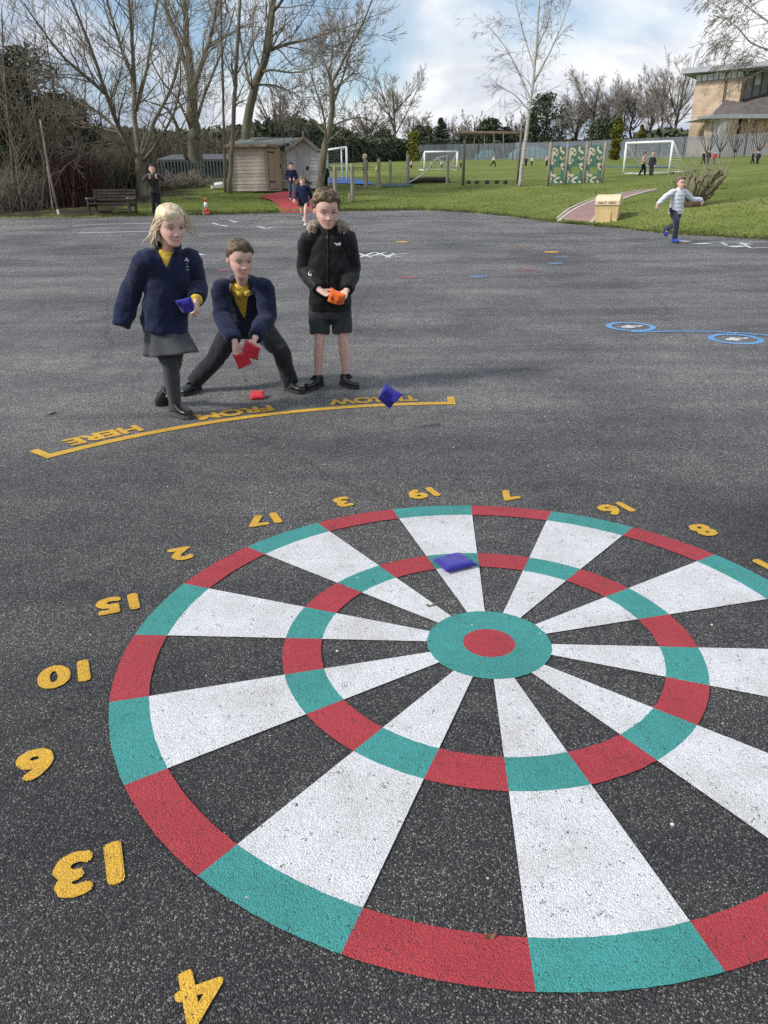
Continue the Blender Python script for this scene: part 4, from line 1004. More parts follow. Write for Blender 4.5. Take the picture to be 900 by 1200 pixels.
# ------------------------------------------------------------------ trees
def rdir(d, ang, rng):
    o = d.orthogonal().normalized(); o = Matrix.Rotation(rng.uniform(0, 2 * math.pi), 3, d) @ o
    return (Matrix.Rotation(ang, 3, o) @ d).normalized()
def branch(mb, p, d, ln, r, lev, rng, P, tb=None):
    ns = max(2, min(6, int(ln / P['seg']) + 1)); pts = [p]; rs = [r]; q = p.copy(); dd = d.copy(); rm = P['rmin']
    for i in range(ns):
        dd = (dd + V((rng.gauss(0, 1), rng.gauss(0, 1), rng.gauss(0, 1))) * P['wig'] + V((0, 0, P['up'] * (1 if lev > 1 or P.get('tipup', 1) else -1)))).normalized()
        q = q + dd * ln / ns; pts.append(q.copy()); rs.append(max(rm, r * (1 - .75 * (i + 1) / ns)))
    (tb if (tb is not None and r > P['rt']) else mb).tube(pts, rs, 5 if r > .03 else 3, cap=False)
    if lev > 0:
        n = P['n'][lev - 1]; n = max(1, int(n * rng.uniform(.75, 1.25)))
        for k in range(n):
            t = rng.uniform(P.get('t0', .2), 1) if k else 1.0
            f = t * ns; i = min(ns - 1, int(f)); b = pts[i].lerp(pts[i + 1], f - i); tang = (pts[i + 1] - pts[i]).normalized()
            a = rng.uniform(*P['ang']) if k else rng.uniform(.05, .3)
            nd = rdir(tang, a, rng); nd = (nd + V((0, 0, P.get('trop', .15)))).normalized()
            branch(mb, b, nd, ln * P['rat'] * rng.uniform(.6, 1.15) * (1.15 - .5 * t), max(rm, rs[i] * .55), lev - 1, rng, P, tb)
def limb_from(pts_px, Y, dys):
    return [W(p[0], p[1], Y + dy) for p, dy in zip(pts_px, dys)]
def tree(name, base, limbs, label, P, seed, group=None, tm='bark', cm='twig', nsub=(10, 14), sublen=(1.4, 3.0), cat='tree', lev=3):
    """limbs: list of (points, r0, r1); limb 0 is the trunk and starts at base"""
    rng = random.Random(seed); tb, cb = MB(), MB()
    for li, (pts, r0, r1, *o) in enumerate(limbs):
        rs = [r0 + (r1 - r0) * i / (len(pts) - 1) for i in range(len(pts))]; A, B = catmull(pts, rs, 4)
        A = [p + V((rng.gauss(0, 1), rng.gauss(0, 1), 0)) * B[i] * .14 if 0 < i < len(A) - 1 else p for i, p in enumerate(A)]
        if li == 0:
            A[0] = A[0] - V((0, 0, .15)); B[0] *= 1.3
        tb.tube(A, B, 9 if r0 > .08 else 6)
        L_ = sum((A[i + 1] - A[i]).length for i in range(len(A) - 1)); n = o[0] if o else rng.randint(*nsub); t0 = o[1] if len(o) > 1 else .25
        for k in range(n):
            t = t0 + (1 - t0) * (k + rng.random()) / n if k < n - 1 else 1.0
            f = t * (len(A) - 1); i = min(len(A) - 2, int(f)); p = A[i].lerp(A[i + 1], f - i); tg = (A[i + 1] - A[i]).normalized()
            d = rdir(tg, rng.uniform(*P['ang']) if k < n - 1 else .1, rng); d = (d + V((0, 0, P.get('trop', .15)))).normalized()
            branch(cb, p, d, rng.uniform(*sublen) * (1.2 - .45 * t) * P.get('ls', 1), max(P['rmin'], (B[i] * .45 if B[i] < .1 else .045) * P.get('rk', 1)), lev - 1, rng, P, tb)
    root = thing(name, base, label, cat, group)
    tb.build('trunk', MT[tm], root, True); cb.build('crown', MT[cm], root)
    return root
PT = dict(seg=.5, wig=.13, up=.05, rmin=.0062, rt=.035, n=[6, 7, 6], ang=(.45, 1.0), rat=.56, trop=.12)
TG = 'bare trees on the left lawn'
def px_tree(name, bpx, Ydef, limbs, label, seed, P=PT, **k):
    b = G(*bpx); Y = b.y; sc_ = 1.0; out = []
    for L_ in limbs:
        pts = []
        for q in L_[0]:
            dy = q[2] if len(q) > 2 else 0
            pts.append(W(q[0], q[1], Y + dy))
        out.append((pts, *L_[1:]))
    out[0][0][0] = b
    return tree(name, b, out, label, P, seed, **k)
px_tree('bare_tree', (167, 231), 0, [
    ([(167, 231), (165, 205), (164, 183)], .25, .18, 2, .7),
    ([(164, 186), (158, 140, .3), (157, 90, .5), (154, 40, .3), (150, -30, 0)], .115, .04, 12),
    ([(163, 190), (140, 150, -.6), (124, 108, -1.2), (104, 50, -1.8), (75, -20, -2.3)], .105, .03, 13),
    ([(124, 110, -1.2), (95, 85, -1.6), (70, 62, -2), (28, 5, -2.6)], .075, .025, 11, .1),
    ([(162, 188), (148, 165, .8), (120, 135, 1.4), (98, 124, 1.8), (60, 92, 2.2)], .085, .02, 11),
    ([(157, 95, .5), (140, 50, .2), (128, 10, -.2), (118, -30, -.4)], .07, .03, 10, .1),
    ([(166, 184), (182, 140, .5), (200, 105, .8), (214, 52, 1.2), (222, -10, 1.6)], .085, .025, 11),
    ([(167, 190), (186, 165, -.9), (208, 120, -1.3), (212, 60, -1.8)], .07, .02, 9),
    ([(160, 130, .3), (172, 80, .9), (180, 30, 1.4), (186, -20, 1.6)], .07, .03, 10, .1),
    ([(146, 170, -.2), (128, 165, -.8), (105, 168, -1.2)], .04, .012, 7)],
    'many stemmed bare tree with fanned out limbs standing behind the wooden bench', 21, tm='bark_green', group=TG)
px_tree('bare_tree', (229, 214), 0, [
    ([(229, 214), (228, 170), (226, 128), (224, 88)], .36, .22, 6, .5),
    ([(224, 92), (219, 50, .4), (217, 10, .6), (214, -40, .8)], .19, .08, 10),
    ([(226, 108), (238, 70, -.6), (250, 30, -1), (258, -30, -1.2)], .12, .05, 10),
    ([(225, 96), (206, 40, .6), (194, 5, 1), (188, -40, 1.2)], .13, .05, 10),
    ([(228, 150), (240, 110, .7), (252, 80, 1.1), (262, 55, 1.4), (275, 10, 1.8)], .085, .03, 10),
    ([(226, 200), (216, 180, -.6), (208, 150, -.9), (196, 128, -1.2), (176, 120, -1.4)], .12, .03, 9),
    ([(227, 160), (210, 120, -.8), (190, 95, -1.3), (172, 60, -1.8)], .075, .02, 9),
    ([(229, 165), (246, 150, -.8), (262, 146, -1.2)], .045, .014, 6)],
    'thickest bare tree with a wide fissured trunk left of the shed', 22, tm='bark_green', group=TG)
P3 = dict(PT); P3['rmin'] = .009
def shed_tree():
    b = W(288, 205, 36); b.z = ground(b.x, b.y)
    pts = lambda L_: [W(q[0], q[1], 36 + (q[2] if len(q) > 2 else 0)) for q in L_]
    L0 = [b] + pts([(289, 150), (298, 105), (312, 65), (318, 25), (323, -30)])
    return tree('bare_tree', b, [(L0, .21, .11, 12, .35), (pts([(314, 60), (335, 52, .5), (365, 45, 1), (420, 27, 1.5)]), .08, .02, 11, .15), (pts([(306, 85), (318, 82, -.6), (345, 85, -1), (372, 78, -1.4)]), .06, .015, 9, .15),
        (pts([(296, 112), (286, 70, .8), (280, 30, 1)]), .07, .03, 8, .2), (pts([(319, 15), (335, -5, -.5), (352, -30, -.8)]), .07, .03, 8, .2), (pts([(300, 100), (322, 100, .8), (350, 112, 1.3)]), .045, .012, 9, .15)],
        'tall leaning bare tree rising from behind the brown shed', P3, 23, TG, tm='bark_green')
shed_tree()
px_tree('bare_tree', (268, 228), 0, [([(268, 228), (272, 165), (276, 100), (279, 40), (283, -30)], .10, .055, 12, .35), ([(274, 95), (262, 60, .4), (250, 20, .7)], .03, .012, 7), ([(277, 88), (292, 60, -.4), (312, 20, -.7)], .035, .012, 8)],
    'slim grey trunk standing in front of the left end of the shed', 24, nsub=(6, 9), sublen=(.8, 1.7), lev=2, tm='twig_pale', group=TG)
px_tree('bare_tree', (264, 226), 0, [([(264, 226), (262.5, 160), (261, 90), (259, 20), (258, -30)], .065, .035, 9, .4)],
    'thinnest straight trunk just left of the slim grey one by the shed', 25, sublen=(.6, 1.3), lev=2, tm='twig_pale', group=TG)
px_tree('bare_tree', (374, 230), 0, [
    ([(374, 230), (378, 190), (386, 150), (389, 125), (388, 95)], .16, .09, 4, .5),
    ([(388, 100), (398, 80, -.2), (410, 55, -.4), (424, 30, -.6), (438, -5, -.8)], .062, .022, 13, .1),
    ([(389, 125), (400, 95, .6), (410, 60, .9), (418, 25, 1.1)], .06, .015, 12, .1),
    ([(388, 100), (386, 82, .3), (390, 60, .6), (386, 30, .9)], .05, .014, 10, .1),
    ([(377, 205), (381, 180, -.5), (380, 140, -.8), (370, 105, -1), (362, 80, -1.2)], .062, .015, 12, .3),
    ([(386, 150), (402, 142, .5), (425, 138, .8), (446, 150, .9)], .04, .011, 9, .1),
    ([(384, 160), (366, 140, .8), (345, 128, 1.2)], .04, .011, 9, .1)],
    'twisting bare tree with forked leaning stems right of the grey shed', 26, sublen=(.9, 2.0), tm='bark_green', group=TG)
# silver birch on the field
MT['birch'] = pmat('birch_bark', (.48, .45, .41), .8, .5, 5, .4, 20, .2, stretch=(1, 1, 4), c2=(.68, .65, .6))
PB = dict(rk=.6, seg=.35, wig=.12, up=-.10, rmin=.0045, rt=.03, n=[5, 6, 5], ang=(.4, .9), rat=.55, trop=.0)
px_tree('silver_birch', (609, 219), 0, [
    ([(609, 219), (615, 170), (621, 125), (627, 75), (630, 30), (634, -40)], .088, .03, 14, .4),
    ([(622, 118), (608, 85, .3), (592, 55, .5), (572, 30, .7)], .045, .012, 10, .15), ([(624, 100), (640, 70, -.3), (656, 35, -.5), (668, 0, -.6)], .04, .012, 10, .15),
    ([(626, 80), (615, 45, .3), (606, 10, .4), (600, -20, .4)], .035, .012, 9, .15), ([(628, 60), (642, 25, .3), (650, -20, .4)], .035, .012, 9, .1), ([(620, 130), (604, 112, -.4), (590, 104, -.6)], .025, .008, 7, .1), ([(621, 125), (640, 108, .4), (658, 100, .6)], .025, .008, 7, .1)],
    'tall white stemmed silver birch on the field beside the hanging bar frame', 31, P=PB, sublen=(.7, 1.5), tm='birch', cm='twig')
# birch whose branches reach in at the top right
PB2 = dict(PB); PB2['rmin'] = .012
def corner_birch():
    Y = 52; b = W(935, 200, Y); b.z = ground(b.x, b.y)
    pt = lambda L_: [W(q[0], q[1], Y + (q[2] if len(q) > 2 else 0)) for q in L_]
    return tree('silver_birch', b, [([b] + pt([(935, 130), (932, 60), (925, -20)]), .2, .1, 6, .5), (pt([(933, 75), (905, 60, -.5), (880, 50, -1), (862, 30, -1.4), (845, 32, -1.8)]), .07, .02, 14, .2), (pt([(930, 40), (900, 25, .6), (872, 5, 1), (850, -10, 1.4)]), .07, .02, 14, .2), (pt([(934, 95), (912, 78, .8), (893, 68, 1.2), (876, 66, 1.5)]), .05, .015, 12, .2), (pt([(928, 10), (905, -5, -1), (885, -12, -1.4)]), .06, .02, 10, .2)],
        'birch whose drooping twigs hang over the roof of the brick building', PB2, 33, sublen=(1.6, 2.8), tm='birch', cm='twig')
corner_birch()
# thin saplings and scrub at the left edge
sap = [((17, 246), [(17, 246), (14, 190), (9, 130), (4, 70), (2, 10)], .07, 'pale leaning sapling nearest the left edge of the photo'), ((27, 248), [(27, 248), (20, 200), (12, 150), (0, 120)], .04, 'short thin sapling beside the pale one at the left edge'),
       ((80, 240), [(80, 240), (74, 190), (67, 145), (62, 100), (52, 30)], .05, 'crooked pale sapling above the red stemmed bush'), ((48, 246), [(48, 246), (52, 200), (44, 160), (36, 100), (42, 40)], .035, 'dark thin sapling left of the leaning pole'),
       ((92, 240), [(92, 240), (96, 200), (90, 160), (100, 110), (96, 70)], .035, 'bent sapling rising out of the red stemmed bush'), ((110, 238), [(110, 238), (112, 200), (120, 160), (116, 120), (126, 80)], .03, 'thin sapling behind the left end of the bench'), ((33, 244), [(33, 244), (38, 190), (60, 150), (85, 120)], .03, 'sapling arching to the right behind the leaning pole'), ((5, 245), [(5, 245), (22, 190), (45, 160), (70, 140)], .028, 'lowest arching sapling at the left edge')]
for i, (b, pl, r, lb) in enumerate(sap):
    px_tree('sapling', b, 0, [(pl, r, .018, 20, .12)], lb, 40 + i, sublen=(.9, 2.4), tm='twig_pale', cm='twig_pale', lev=2, group='saplings at the left edge')
def clump_leaf(mb, c, r, n, sz, rng, mats=2, dens=1.0, ex=1.0, top=None):
    for k in range(n):
        while True:
            u = V((rng.uniform(-1, 1), rng.uniform(-1, 1), rng.uniform(-1, 1)))
            if u.length < 1 and u.length > .35: break
        nn = noise.noise(V((u.x * 2.2 + c.x, u.y * 2.2 + c.y, u.z * 2.2 + c.z)) * 1.3)
        if nn < -.12: continue
        p = c + V((u.x * r[0], u.y * r[1], u.z * r[2])) * (1 + .22 * nn)
        a = V((rng.gauss(0, 1), rng.gauss(0, 1), rng.gauss(0, .6))).normalized(); b = a.orthogonal().normalized(); b = Matrix.Rotation(rng.uniform(0, 6.28), 3, a) @ b
        s = sz * rng.uniform(.6, 1.4)
        mb.add([p - a * s - b * s * .25, p - a * s * .2 + b * s * .45, p + a * s + b * s * .1, p + a * s * .1 - b * s * .4], [(0, 1, 2, 3)], rng.randrange(mats))
def evergreen(name, base, h, w, label, seed, mats=('leaf_dk', 'leaf_md'), n=3000, shape='cone', sz=.2, group=None, trunk=.15, cat='tree', depth=None, low=0.0):
    rng = random.Random(seed); mb = MB(); tb = MB()
    tb.tube([base - V((0, 0, .2)), base + V((0, 0, h * .5)), base + V((0, 0, h * .92))], [trunk, trunk * .7, trunk * .1], 7)
    ncl = 34
    for k in range(ncl):
        t = (k + rng.random()) / ncl; z = h * (low + (1 - low) * (.04 + .96 * t))
        if shape == 'cone': R_ = w * (1 - t) ** .75 * (.35 + .65 * min(1, t * 6 + .3))
        elif shape == 'col': R_ = w * min(1, (1 - t) * 3 + .05) ** .7 * (.8 + .2 * math.sin(t * 3))
        else: R_ = w * math.sqrt(max(.02, 1 - (2 * t - 1) ** 2)) ** .8
        a = rng.uniform(0, 6.28); c = base + V((math.cos(a) * R_ * .55, math.sin(a) * R_ * .55, z)); rr = R_ * rng.uniform(.5, .7) + .15
        tb.tube([base + V((0, 0, z * .9)), c], [trunk * .3, .02], 4)
        clump_leaf(mb, c, (rr, rr, max(h / ncl * 1.6, rr * .55)), n // ncl, sz, rng, len(mats))
    root = thing(name, base, label, cat, group)
    tb.build('trunk', MT['bark'], root, True); mb.build('crown', [MT[q] for q in mats], root)
    return root
def gbase(px, Y):
    p = W(px, 200, Y); return V((p.x, p.y, ground(p.x, p.y)))
def toppx(b, py):                     # height of something at b whose top shows at photo row py
    d = ray(450, py); return CH + d.z / d.y * b.y - b.z
# dark conifer mass at far left
for i, (px, Y, ty, wpx, lb) in enumerate([(2, 36, 40, 58, 'tallest dark evergreen at the left edge of the photo'), (44, 40, 52, 40, 'ragged dark evergreen second from the left edge'), (78, 43, 110, 36, 'lower dark evergreen filling the gap left of the bench tree'), (104, 45, 140, 34, 'shortest dark evergreen behind the bench'),(-40, 34, 20, 45, 'dark evergreen cut off by the left edge')]):
    b = gbase(px, Y); evergreen('evergreen_tree', b, toppx(b, ty), wpx * Y / FPX, lb, 60 + i, n=11000, sz=.115, shape='round' if i in (1, 2) else 'cone', group='dark evergreens at the left', mats=('leaf_dk', 'leaf_md', 'leaf_dk', 'leaf_br'))
def thicket(name, pts, h, n, r, mat, label, seed, lean=.25, wid=1.0, cat='bush', twigs=3):
    rng = random.Random(seed); mb = MB()
    for k in range(n):
        t = rng.random() * (len(pts) - 1); i = min(len(pts) - 2, int(t)); p = pts[i].lerp(pts[i + 1], t - i)
        p = p + V((rng.gauss(0, .2), rng.uniform(-.5, .5) * wid, 0)); p.z = ground(p.x, p.y) - .03
        d = V((rng.gauss(0, lean), rng.gauss(0, lean), 1)).normalized(); hh = h * rng.uniform(.5, 1.1); q = p + d * hh * .5; e = q + (d + V((rng.gauss(0, lean), rng.gauss(0, lean), -.1))) * hh * .5
        mb.tube([p, q, e], [r, r * .8, r * .4], 3, cap=False)
        for j in range(twigs):
            s = p.lerp(e, rng.uniform(.3, 1)); mb.tube([s, s + V((rng.gauss(0, .3), rng.gauss(0, .3), rng.uniform(.1, .5))) * h * .35], [r * .55, r * .4], 3, cap=False)
    b = pts[0].lerp(pts[-1], .5)
    return mb.build(name, mat, None, loc=b, label=label, cat=cat)
gp = lambda px, Y: gbase(px, Y)
thicket('dogwood_bush', [gp(68, 30), gp(104, 30.5)], 1.75, 520, .016, MT['twig_red'], 'dark red stemmed bush beside the left end of the bench', 71, .10, 1.2)
thicket('bramble_hedge', [gp(100, 31.5), gp(130, 32.5), gp(165, 33.5)], 1.9, 800, .014, MT['leaf_br'], 'brown tangled hedge behind the wooden bench', 72, .22, 2.0)
thicket('bramble_hedge', [gp(-20, 29.5), gp(20, 30), gp(66, 30.5)], 1.5, 520, .012, MT['twig'], 'bare scrubby undergrowth at the foot of the left evergreens', 73, .35, 2.0)
thicket('bramble_hedge', [gp(165, 34.5), gp(200, 36), gp(235, 37)], .8, 420, .014, MT['twig'], 'low heap of cut branches against the palisade fence', 74, .9, 1.2)
thicket('hedge', [gp(100, 47), gp(150, 50), gp(230, 53), gp(300, 53)], 2.8, 900, .02, MT['leaf_br'], 'tall brown hedge behind the palisade fence and shed', 75, .25, 3.0)
# leaning pole at left
mb = MB(); pb = G(69, 252); mb.tube([pb + V((0, 0, -.02)), W(58, 205, pb.y), W(50, 158, pb.y), W(47, 140, pb.y)], [.035, .035, .03, .028], 8)
pl = mb.build('leaning_pole', MT['wood_grey'], None, True, loc=pb, label='thin grey metal pole leaning in front of the left evergreens', cat='pole')
mb = MB(); mb.tube([W(55, 195, pb.y), W(62, 245, pb.y + .2)], .02, 6); mb.build('stay', MT['wood_grey'], pl)
mb = MB(); mb.tube([pb, pb.lerp(W(58, 205, pb.y), .14)], .042, 8); mb.build('white_foot', MT['white_metal'], pl)

# ------------------------------------------------------------------ far tree line
PF = dict(rk=.45, seg=1.0, wig=.14, up=.05, rmin=.02, rt=.14, n=[7, 7, 6], ang=(.35, .85), rat=.58, trop=.16, ls=1.0)
def far_tree(px, Y, ty, wpx, label, seed, th=.3, cm='twig_far', group='bare trees beyond the field', split=.35, nl=7, rmin=None):
    b = gbase(px, Y); h = toppx(b, ty); rng = random.Random(seed); w = wpx * Y / FPX; P = dict(PF); P['rmin'] = rmin or Y * .00011; P['seg'] = h / 12
    k = h / 12.0
    limbs = [([b, b + V((rng.gauss(0, .1), 0, h * split * .6)), b + V((rng.gauss(0, .2), 0, h * split)), b + V((rng.gauss(0, .4), 0, h * .82))], th, .06, 9, .4)]
    for i in range(nl):
        a = 2 * math.pi * (i + rng.random() * .6) / nl; z0 = h * (split * .7 + .35 * rng.random()); sp = w * rng.uniform(.6, .95); z1 = h * rng.uniform(.6, .93)
        s = b + V((0, 0, z0)); e = b + V((math.cos(a) * sp, math.sin(a) * sp, z1)); m_ = s.lerp(e, .45) + V((0, 0, -h * .03))
        limbs.append(([s, m_, e], th * .34, .03, 10, .15))
    return tree('bare_tree', b, limbs, label, P, seed, group, sublen=(1.5 * k, 2.9 * k), cm=cm, tm='bark')
for a in [(463, 112, 84, 36, 'broad round bare tree left of the middle goal', 81), (430, 118, 120, 22, 'small bare tree at the left end of the far tree line', 82), (690, 125, 84, 32, 'round bare tree above the camouflage climbing wall', 83), (672, 128, 118, 20, 'slender bare tree left of the one above the climbing wall', 88),
          (737, 128, 95, 28, 'open bare tree between the climbing wall and the right goal', 84), (784, 112, 66, 36, 'largest bare tree standing left of the brick building', 85), (330, 60, 95, 34, 'bare tree far behind the shed roof', 86), (510, 122, 140, 18, 'thin bare tree behind the middle goal', 87)]:
    far_tree(*a)
rg_ = random.Random(3)
for i, (px, Y, ty, lb) in enumerate([(405, 108, 140, 'short bare tree above the hedge left of the trail posts'), (440, 124, 138, 'bushy bare tree in the far hedge by the trail posts'), (486, 126, 132, 'thin crowned bare tree left of the middle goal evergreen'), (530, 128, 140, 'small bare tree left of the hanging bar'), (555, 130, 134, 'bare tree above the left of the hanging bar'), (604, 130, 136, 'bare tree just left of the birch stem'), (655, 126, 126, 'bare tree right of the big blocky evergreen'), (706, 124, 106, 'bare tree above the right climbing panel'), (722, 126, 100, 'tall bare tree behind the narrow golden conifer'), (757, 122, 92, 'bare tree above the golden cone conifer'), (768, 118, 88, 'bare tree close left of the largest bare tree'), (672, 130, 108, 'pale bare tree between the birch and climbing wall')]):
    far_tree(px, Y, ty, rg_.uniform(15, 24), lb, 200 + i, th=.22)
EV = 'evergreens beyond the field'
for i, (px, Y, ty, wpx, shape, mats, lb) in enumerate([
    (516, 118, 140, 13, 'cone', ('leaf_dk', 'leaf_br', 'leaf_md'), 'dark evergreen directly behind the middle goal'), (495, 120, 150, 14, 'round', ('leaf_dk', 'leaf_br'), 'brownish evergreen left of the one behind the middle goal'), (450, 116, 150, 13, 'col', ('leaf_dk', 'leaf_md'), 'ivy covered trunk in the far line left of the middle goal'),
    (572, 122, 142, 15, 'round', ('leaf_dk', 'leaf_br', 'leaf_md'), 'dark bushy evergreen under the hanging bar'), (590, 126, 152, 11, 'round', ('leaf_dk', 'leaf_br', 'leaf_md'), 'low dark evergreen left of the birch stem'), (548, 124, 158, 14, 'round', ('leaf_dk', 'leaf_br'), 'lowest evergreen left of the bushy one under the bar'),
    (637, 118, 112, 22, 'round', ('leaf_dk', 'leaf_br'), 'big dark blocky evergreen right of the birch stem'), (622, 119, 132, 14, 'cone', ('leaf_dk', 'leaf_br'), 'shoulder of dark evergreen directly behind the birch stem'),
    (708, 112, 142, 22, 'round', ('leaf_dk', 'leaf_br'), 'broad low evergreen above the climbing wall'), (395, 100, 150, 16, 'round', ('leaf_dk', 'leaf_md'), 'dark evergreen right of the twisting tree'), (415, 104, 158, 16, 'round', ('leaf_dk', 'leaf_br', 'leaf_md'), 'lower evergreen left of the trail posts'), (362, 90, 148, 18, 'round', ('leaf_dk', 'leaf_md'), 'dark evergreen peeping over the grey shed'),
    (320, 62, 150, 22, 'round', ('leaf_dk', 'leaf_md'), 'dark evergreen behind the ridge of the brown shed')]):
    b = gbase(px, Y); evergreen('evergreen_tree', b, toppx(b, ty), wpx * Y / FPX, lb, 90 + i, mats, 5200, shape, sz=Y * .0019, group=EV, trunk=.25)
for px, Y, ty, wpx, mats, lb in [(719, 84, 140, 5.5, ('leaf_yl', 'leaf_md', 'leaf_dk'), 'narrow dark green and gold conifer right of the climbing wall'), (747, 98, 150, 7, ('leaf_yl', 'leaf_yl', 'leaf_md'), 'golden green cone shaped conifer behind the right goal')]:
    b = gbase(px, Y); evergreen('garden_conifer', b, toppx(b, ty), wpx * Y / FPX, lb, 120 + px, mats, 6000, 'col' if px < 730 else 'cone', sz=.11, trunk=.12, group='golden garden conifers')
def far_hedge(name, pts, h, n, mats, label, seed, sz=.5, dep=2.5):
    rng = random.Random(seed); mb = MB()
    for k in range(n):
        t = rng.random() * (len(pts) - 1); i = min(len(pts) - 2, int(t)); p = pts[i].lerp(pts[i + 1], t - i)
        hh = h * (.78 + .35 * noise.noise(V((p.x * .12, p.y * .12, seed))) + .12 * noise.noise(V((p.x * .6, 0, seed))))
        z = rng.random() ** .8 * hh; p = V((p.x + rng.gauss(0, .4), p.y + rng.uniform(-dep, dep) * (1 - .5 * z / hh), ground(p.x, p.y) + z))
        a = V((rng.gauss(0, 1), rng.gauss(0, 1), rng.gauss(0, 1))).normalized(); b = a.orthogonal().normalized(); s = sz * rng.uniform(.5, 1.3)
        mb.add([p - a * s, p + b * s * .5, p + a * s, p - b * s * .5], [(0, 1, 2, 3)], rng.randrange(len(mats)))
    return mb.build(name, [MT[q] for q in mats], None, loc=pts[0], label=label, cat='hedge')
far_hedge('hedge', [gp(375, 96), gp(420, 104), gp(470, 112), gp(525, 118)], 3.4, 16000, ('leaf_dk', 'leaf_dk', 'leaf_br', 'leaf_md'), 'dark hedge along the far edge of the field behind the trail posts', 130, .3)
far_hedge('hedge', [gp(520, 128), gp(600, 132), gp(680, 130), gp(760, 122), gp(805, 118)], 3.7, 16000, ('leaf_br', 'leaf_dk', 'leaf_br', 'leaf_md'), 'brown wooded hedge above the far fence', 131, .38)
far_hedge('hedge', [gp(745, 112), gp(775, 108), gp(806, 104)], 3.6, 3500, ('leaf_dk', 'leaf_dk', 'leaf_md'), 'clipped dark green hedge beside the brick building', 132, .45)
far_hedge('yellow_shrub', [gp(482, 108), gp(488, 108)], 3.4, 420, ('leaf_yl', 'leaf_yl', 'leaf_br'), 'yellow flowering shrub in the far hedge left of the middle goal', 133, .25, 1.2)
far_hedge('hedge', [gp(-60, 52), gp(60, 54), gp(180, 55), gp(300, 58), gp(380, 70)], 3.6, 9000, ('leaf_dk', 'leaf_br', 'leaf_br', 'leaf_md'), 'dark wooded background behind the left lawn', 134, .35)

# ------------------------------------------------------------------ fences
def palings(mb, pts, h, pw, pitch, z0=.05, th=.02, point=True):
    for a, b in zip(pts, pts[1:]):
        n = max(1, int((b - a).length / pitch))
        for k in range(n):
            p = a.lerp(b, (k + .5) / n); p.z = ground(p.x, p.y); d = (b - a).normalized(); d.z = 0; d.normalize(); u = d * pw / 2; f = V((-d.y, d.x, 0)) * th / 2
            q = [p - u - f, p + u - f, p + u + f, p - u + f]
            mb.hexa([x + V((0, 0, z0)) for x in q] + [x + V((0, 0, h)) for x in q])
def fence(pts, h, pitch, pw, postgap, label, mat, pmat_, point=False):
    root = thing('palisade_fence', pts[0], label, 'fence'); mb = MB(); palings(mb, pts, h, pw, pitch); mb.build('palings', mat, root)
    for z in (.3, h - .3):
        mb = MB()
        for a, b in zip(pts, pts[1:]):
            m_ = 4
            for k in range(m_):
                p, q = a.lerp(b, k / m_), a.lerp(b, (k + 1) / m_); p.z = ground(p.x, p.y) + z; q.z = ground(q.x, q.y) + z; f = V((0, .05, 0)); mb.bar(p + f, q + f, .04, .05)
        mb.build('rail', pmat_, root)
    tot = sum((b - a).length for a, b in zip(pts, pts[1:])); n = max(1, int(tot / postgap))
    for k in range(n + 1):
        t = k / n * (len(pts) - 1); i = min(len(pts) - 2, int(t)); p = pts[i].lerp(pts[i + 1], t - i); p.z = ground(p.x, p.y)
        mb = MB(); mb.box(p + V((0, -.07, h / 2 + .05)), (.10, .07, h + .12)); mb.build('post', pmat_, root)
    return root
MT['fence_blue'] = pmat('galvanised_paling', (.21, .235, .27), .55, .12, 2, metal=0)
MT['fence_post'] = pmat('galvanised_post', (.10, .12, .14), .6, .15, 2)
MT['fence_green'] = pmat('dark_green_paling', (.035, .06, .058), .6, .3, 2)
MT['fence_pale'] = pmat('weathered_paling', (.075, .10, .095), .6, .3, 2)
fence([gp(452, 113), gp(520, 111), gp(600, 108), gp(690, 99)], 1.95, .16, .085, 4.2, 'long grey palisade fence across the far side of the field', MT['fence_blue'], MT['fence_post'])
fence([gp(690, 95), gp(760, 88), gp(840, 80), gp(960, 74)], 1.95, .16, .085, 3.2, 'grey palisade fence in front of the brick building', MT['fence_blue'], MT['fence_post'])
fence([gp(176, 39), gp(215, 39), gp(272, 39)], toppx(gp(240, 39), 186), .15, .075, 2.8, 'dark green palisade fence left of the shed', MT['fence_pale'], MT['fence_green'])
# long low roofed outbuilding behind the palisade
MT['felt'] = pmat('grey_green_felt', (.17, .19, .175), .9, .25, 3, .4, 60)
MT['render_wall'] = pmat('grey_render', (.05, .053, .056), .9, .2, 3)
b0, b1 = gp(190, 46), gp(275, 46); out_ = thing('outbuilding', b0, 'long low outbuilding with a grey felt roof behind the palisade fence', 'building')
mb = MB(); c = (b0 + b1) / 2; hh = toppx(c, 180); mb.box(c + V((0, 1.5, (hh - .3) / 2)), ((b1 - b0).length, 3, hh - .3)); mb.build('wall', MT['render_wall'], out_)
mb = MB(); l_ = (b1 - b0).length + .4; z = c.z + hh
mb.hexa([c + V((-l_ / 2, -.3, hh - .32)), c + V((l_ / 2, -.3, hh - .32)), c + V((l_ / 2, 3.4, hh + .1)), c + V((-l_ / 2, 3.4, hh + .1)), c + V((-l_ / 2, -.3, hh - .2)), c + V((l_ / 2, -.3, hh - .2)), c + V((l_ / 2, 3.4, hh + .22)), c + V((-l_ / 2, 3.4, hh + .22))]); MT['felt_dk'] = pmat('dark_felt', (.085, .09, .095), .9, .25, 3); mb.build('roof', MT['felt_dk'], out_)

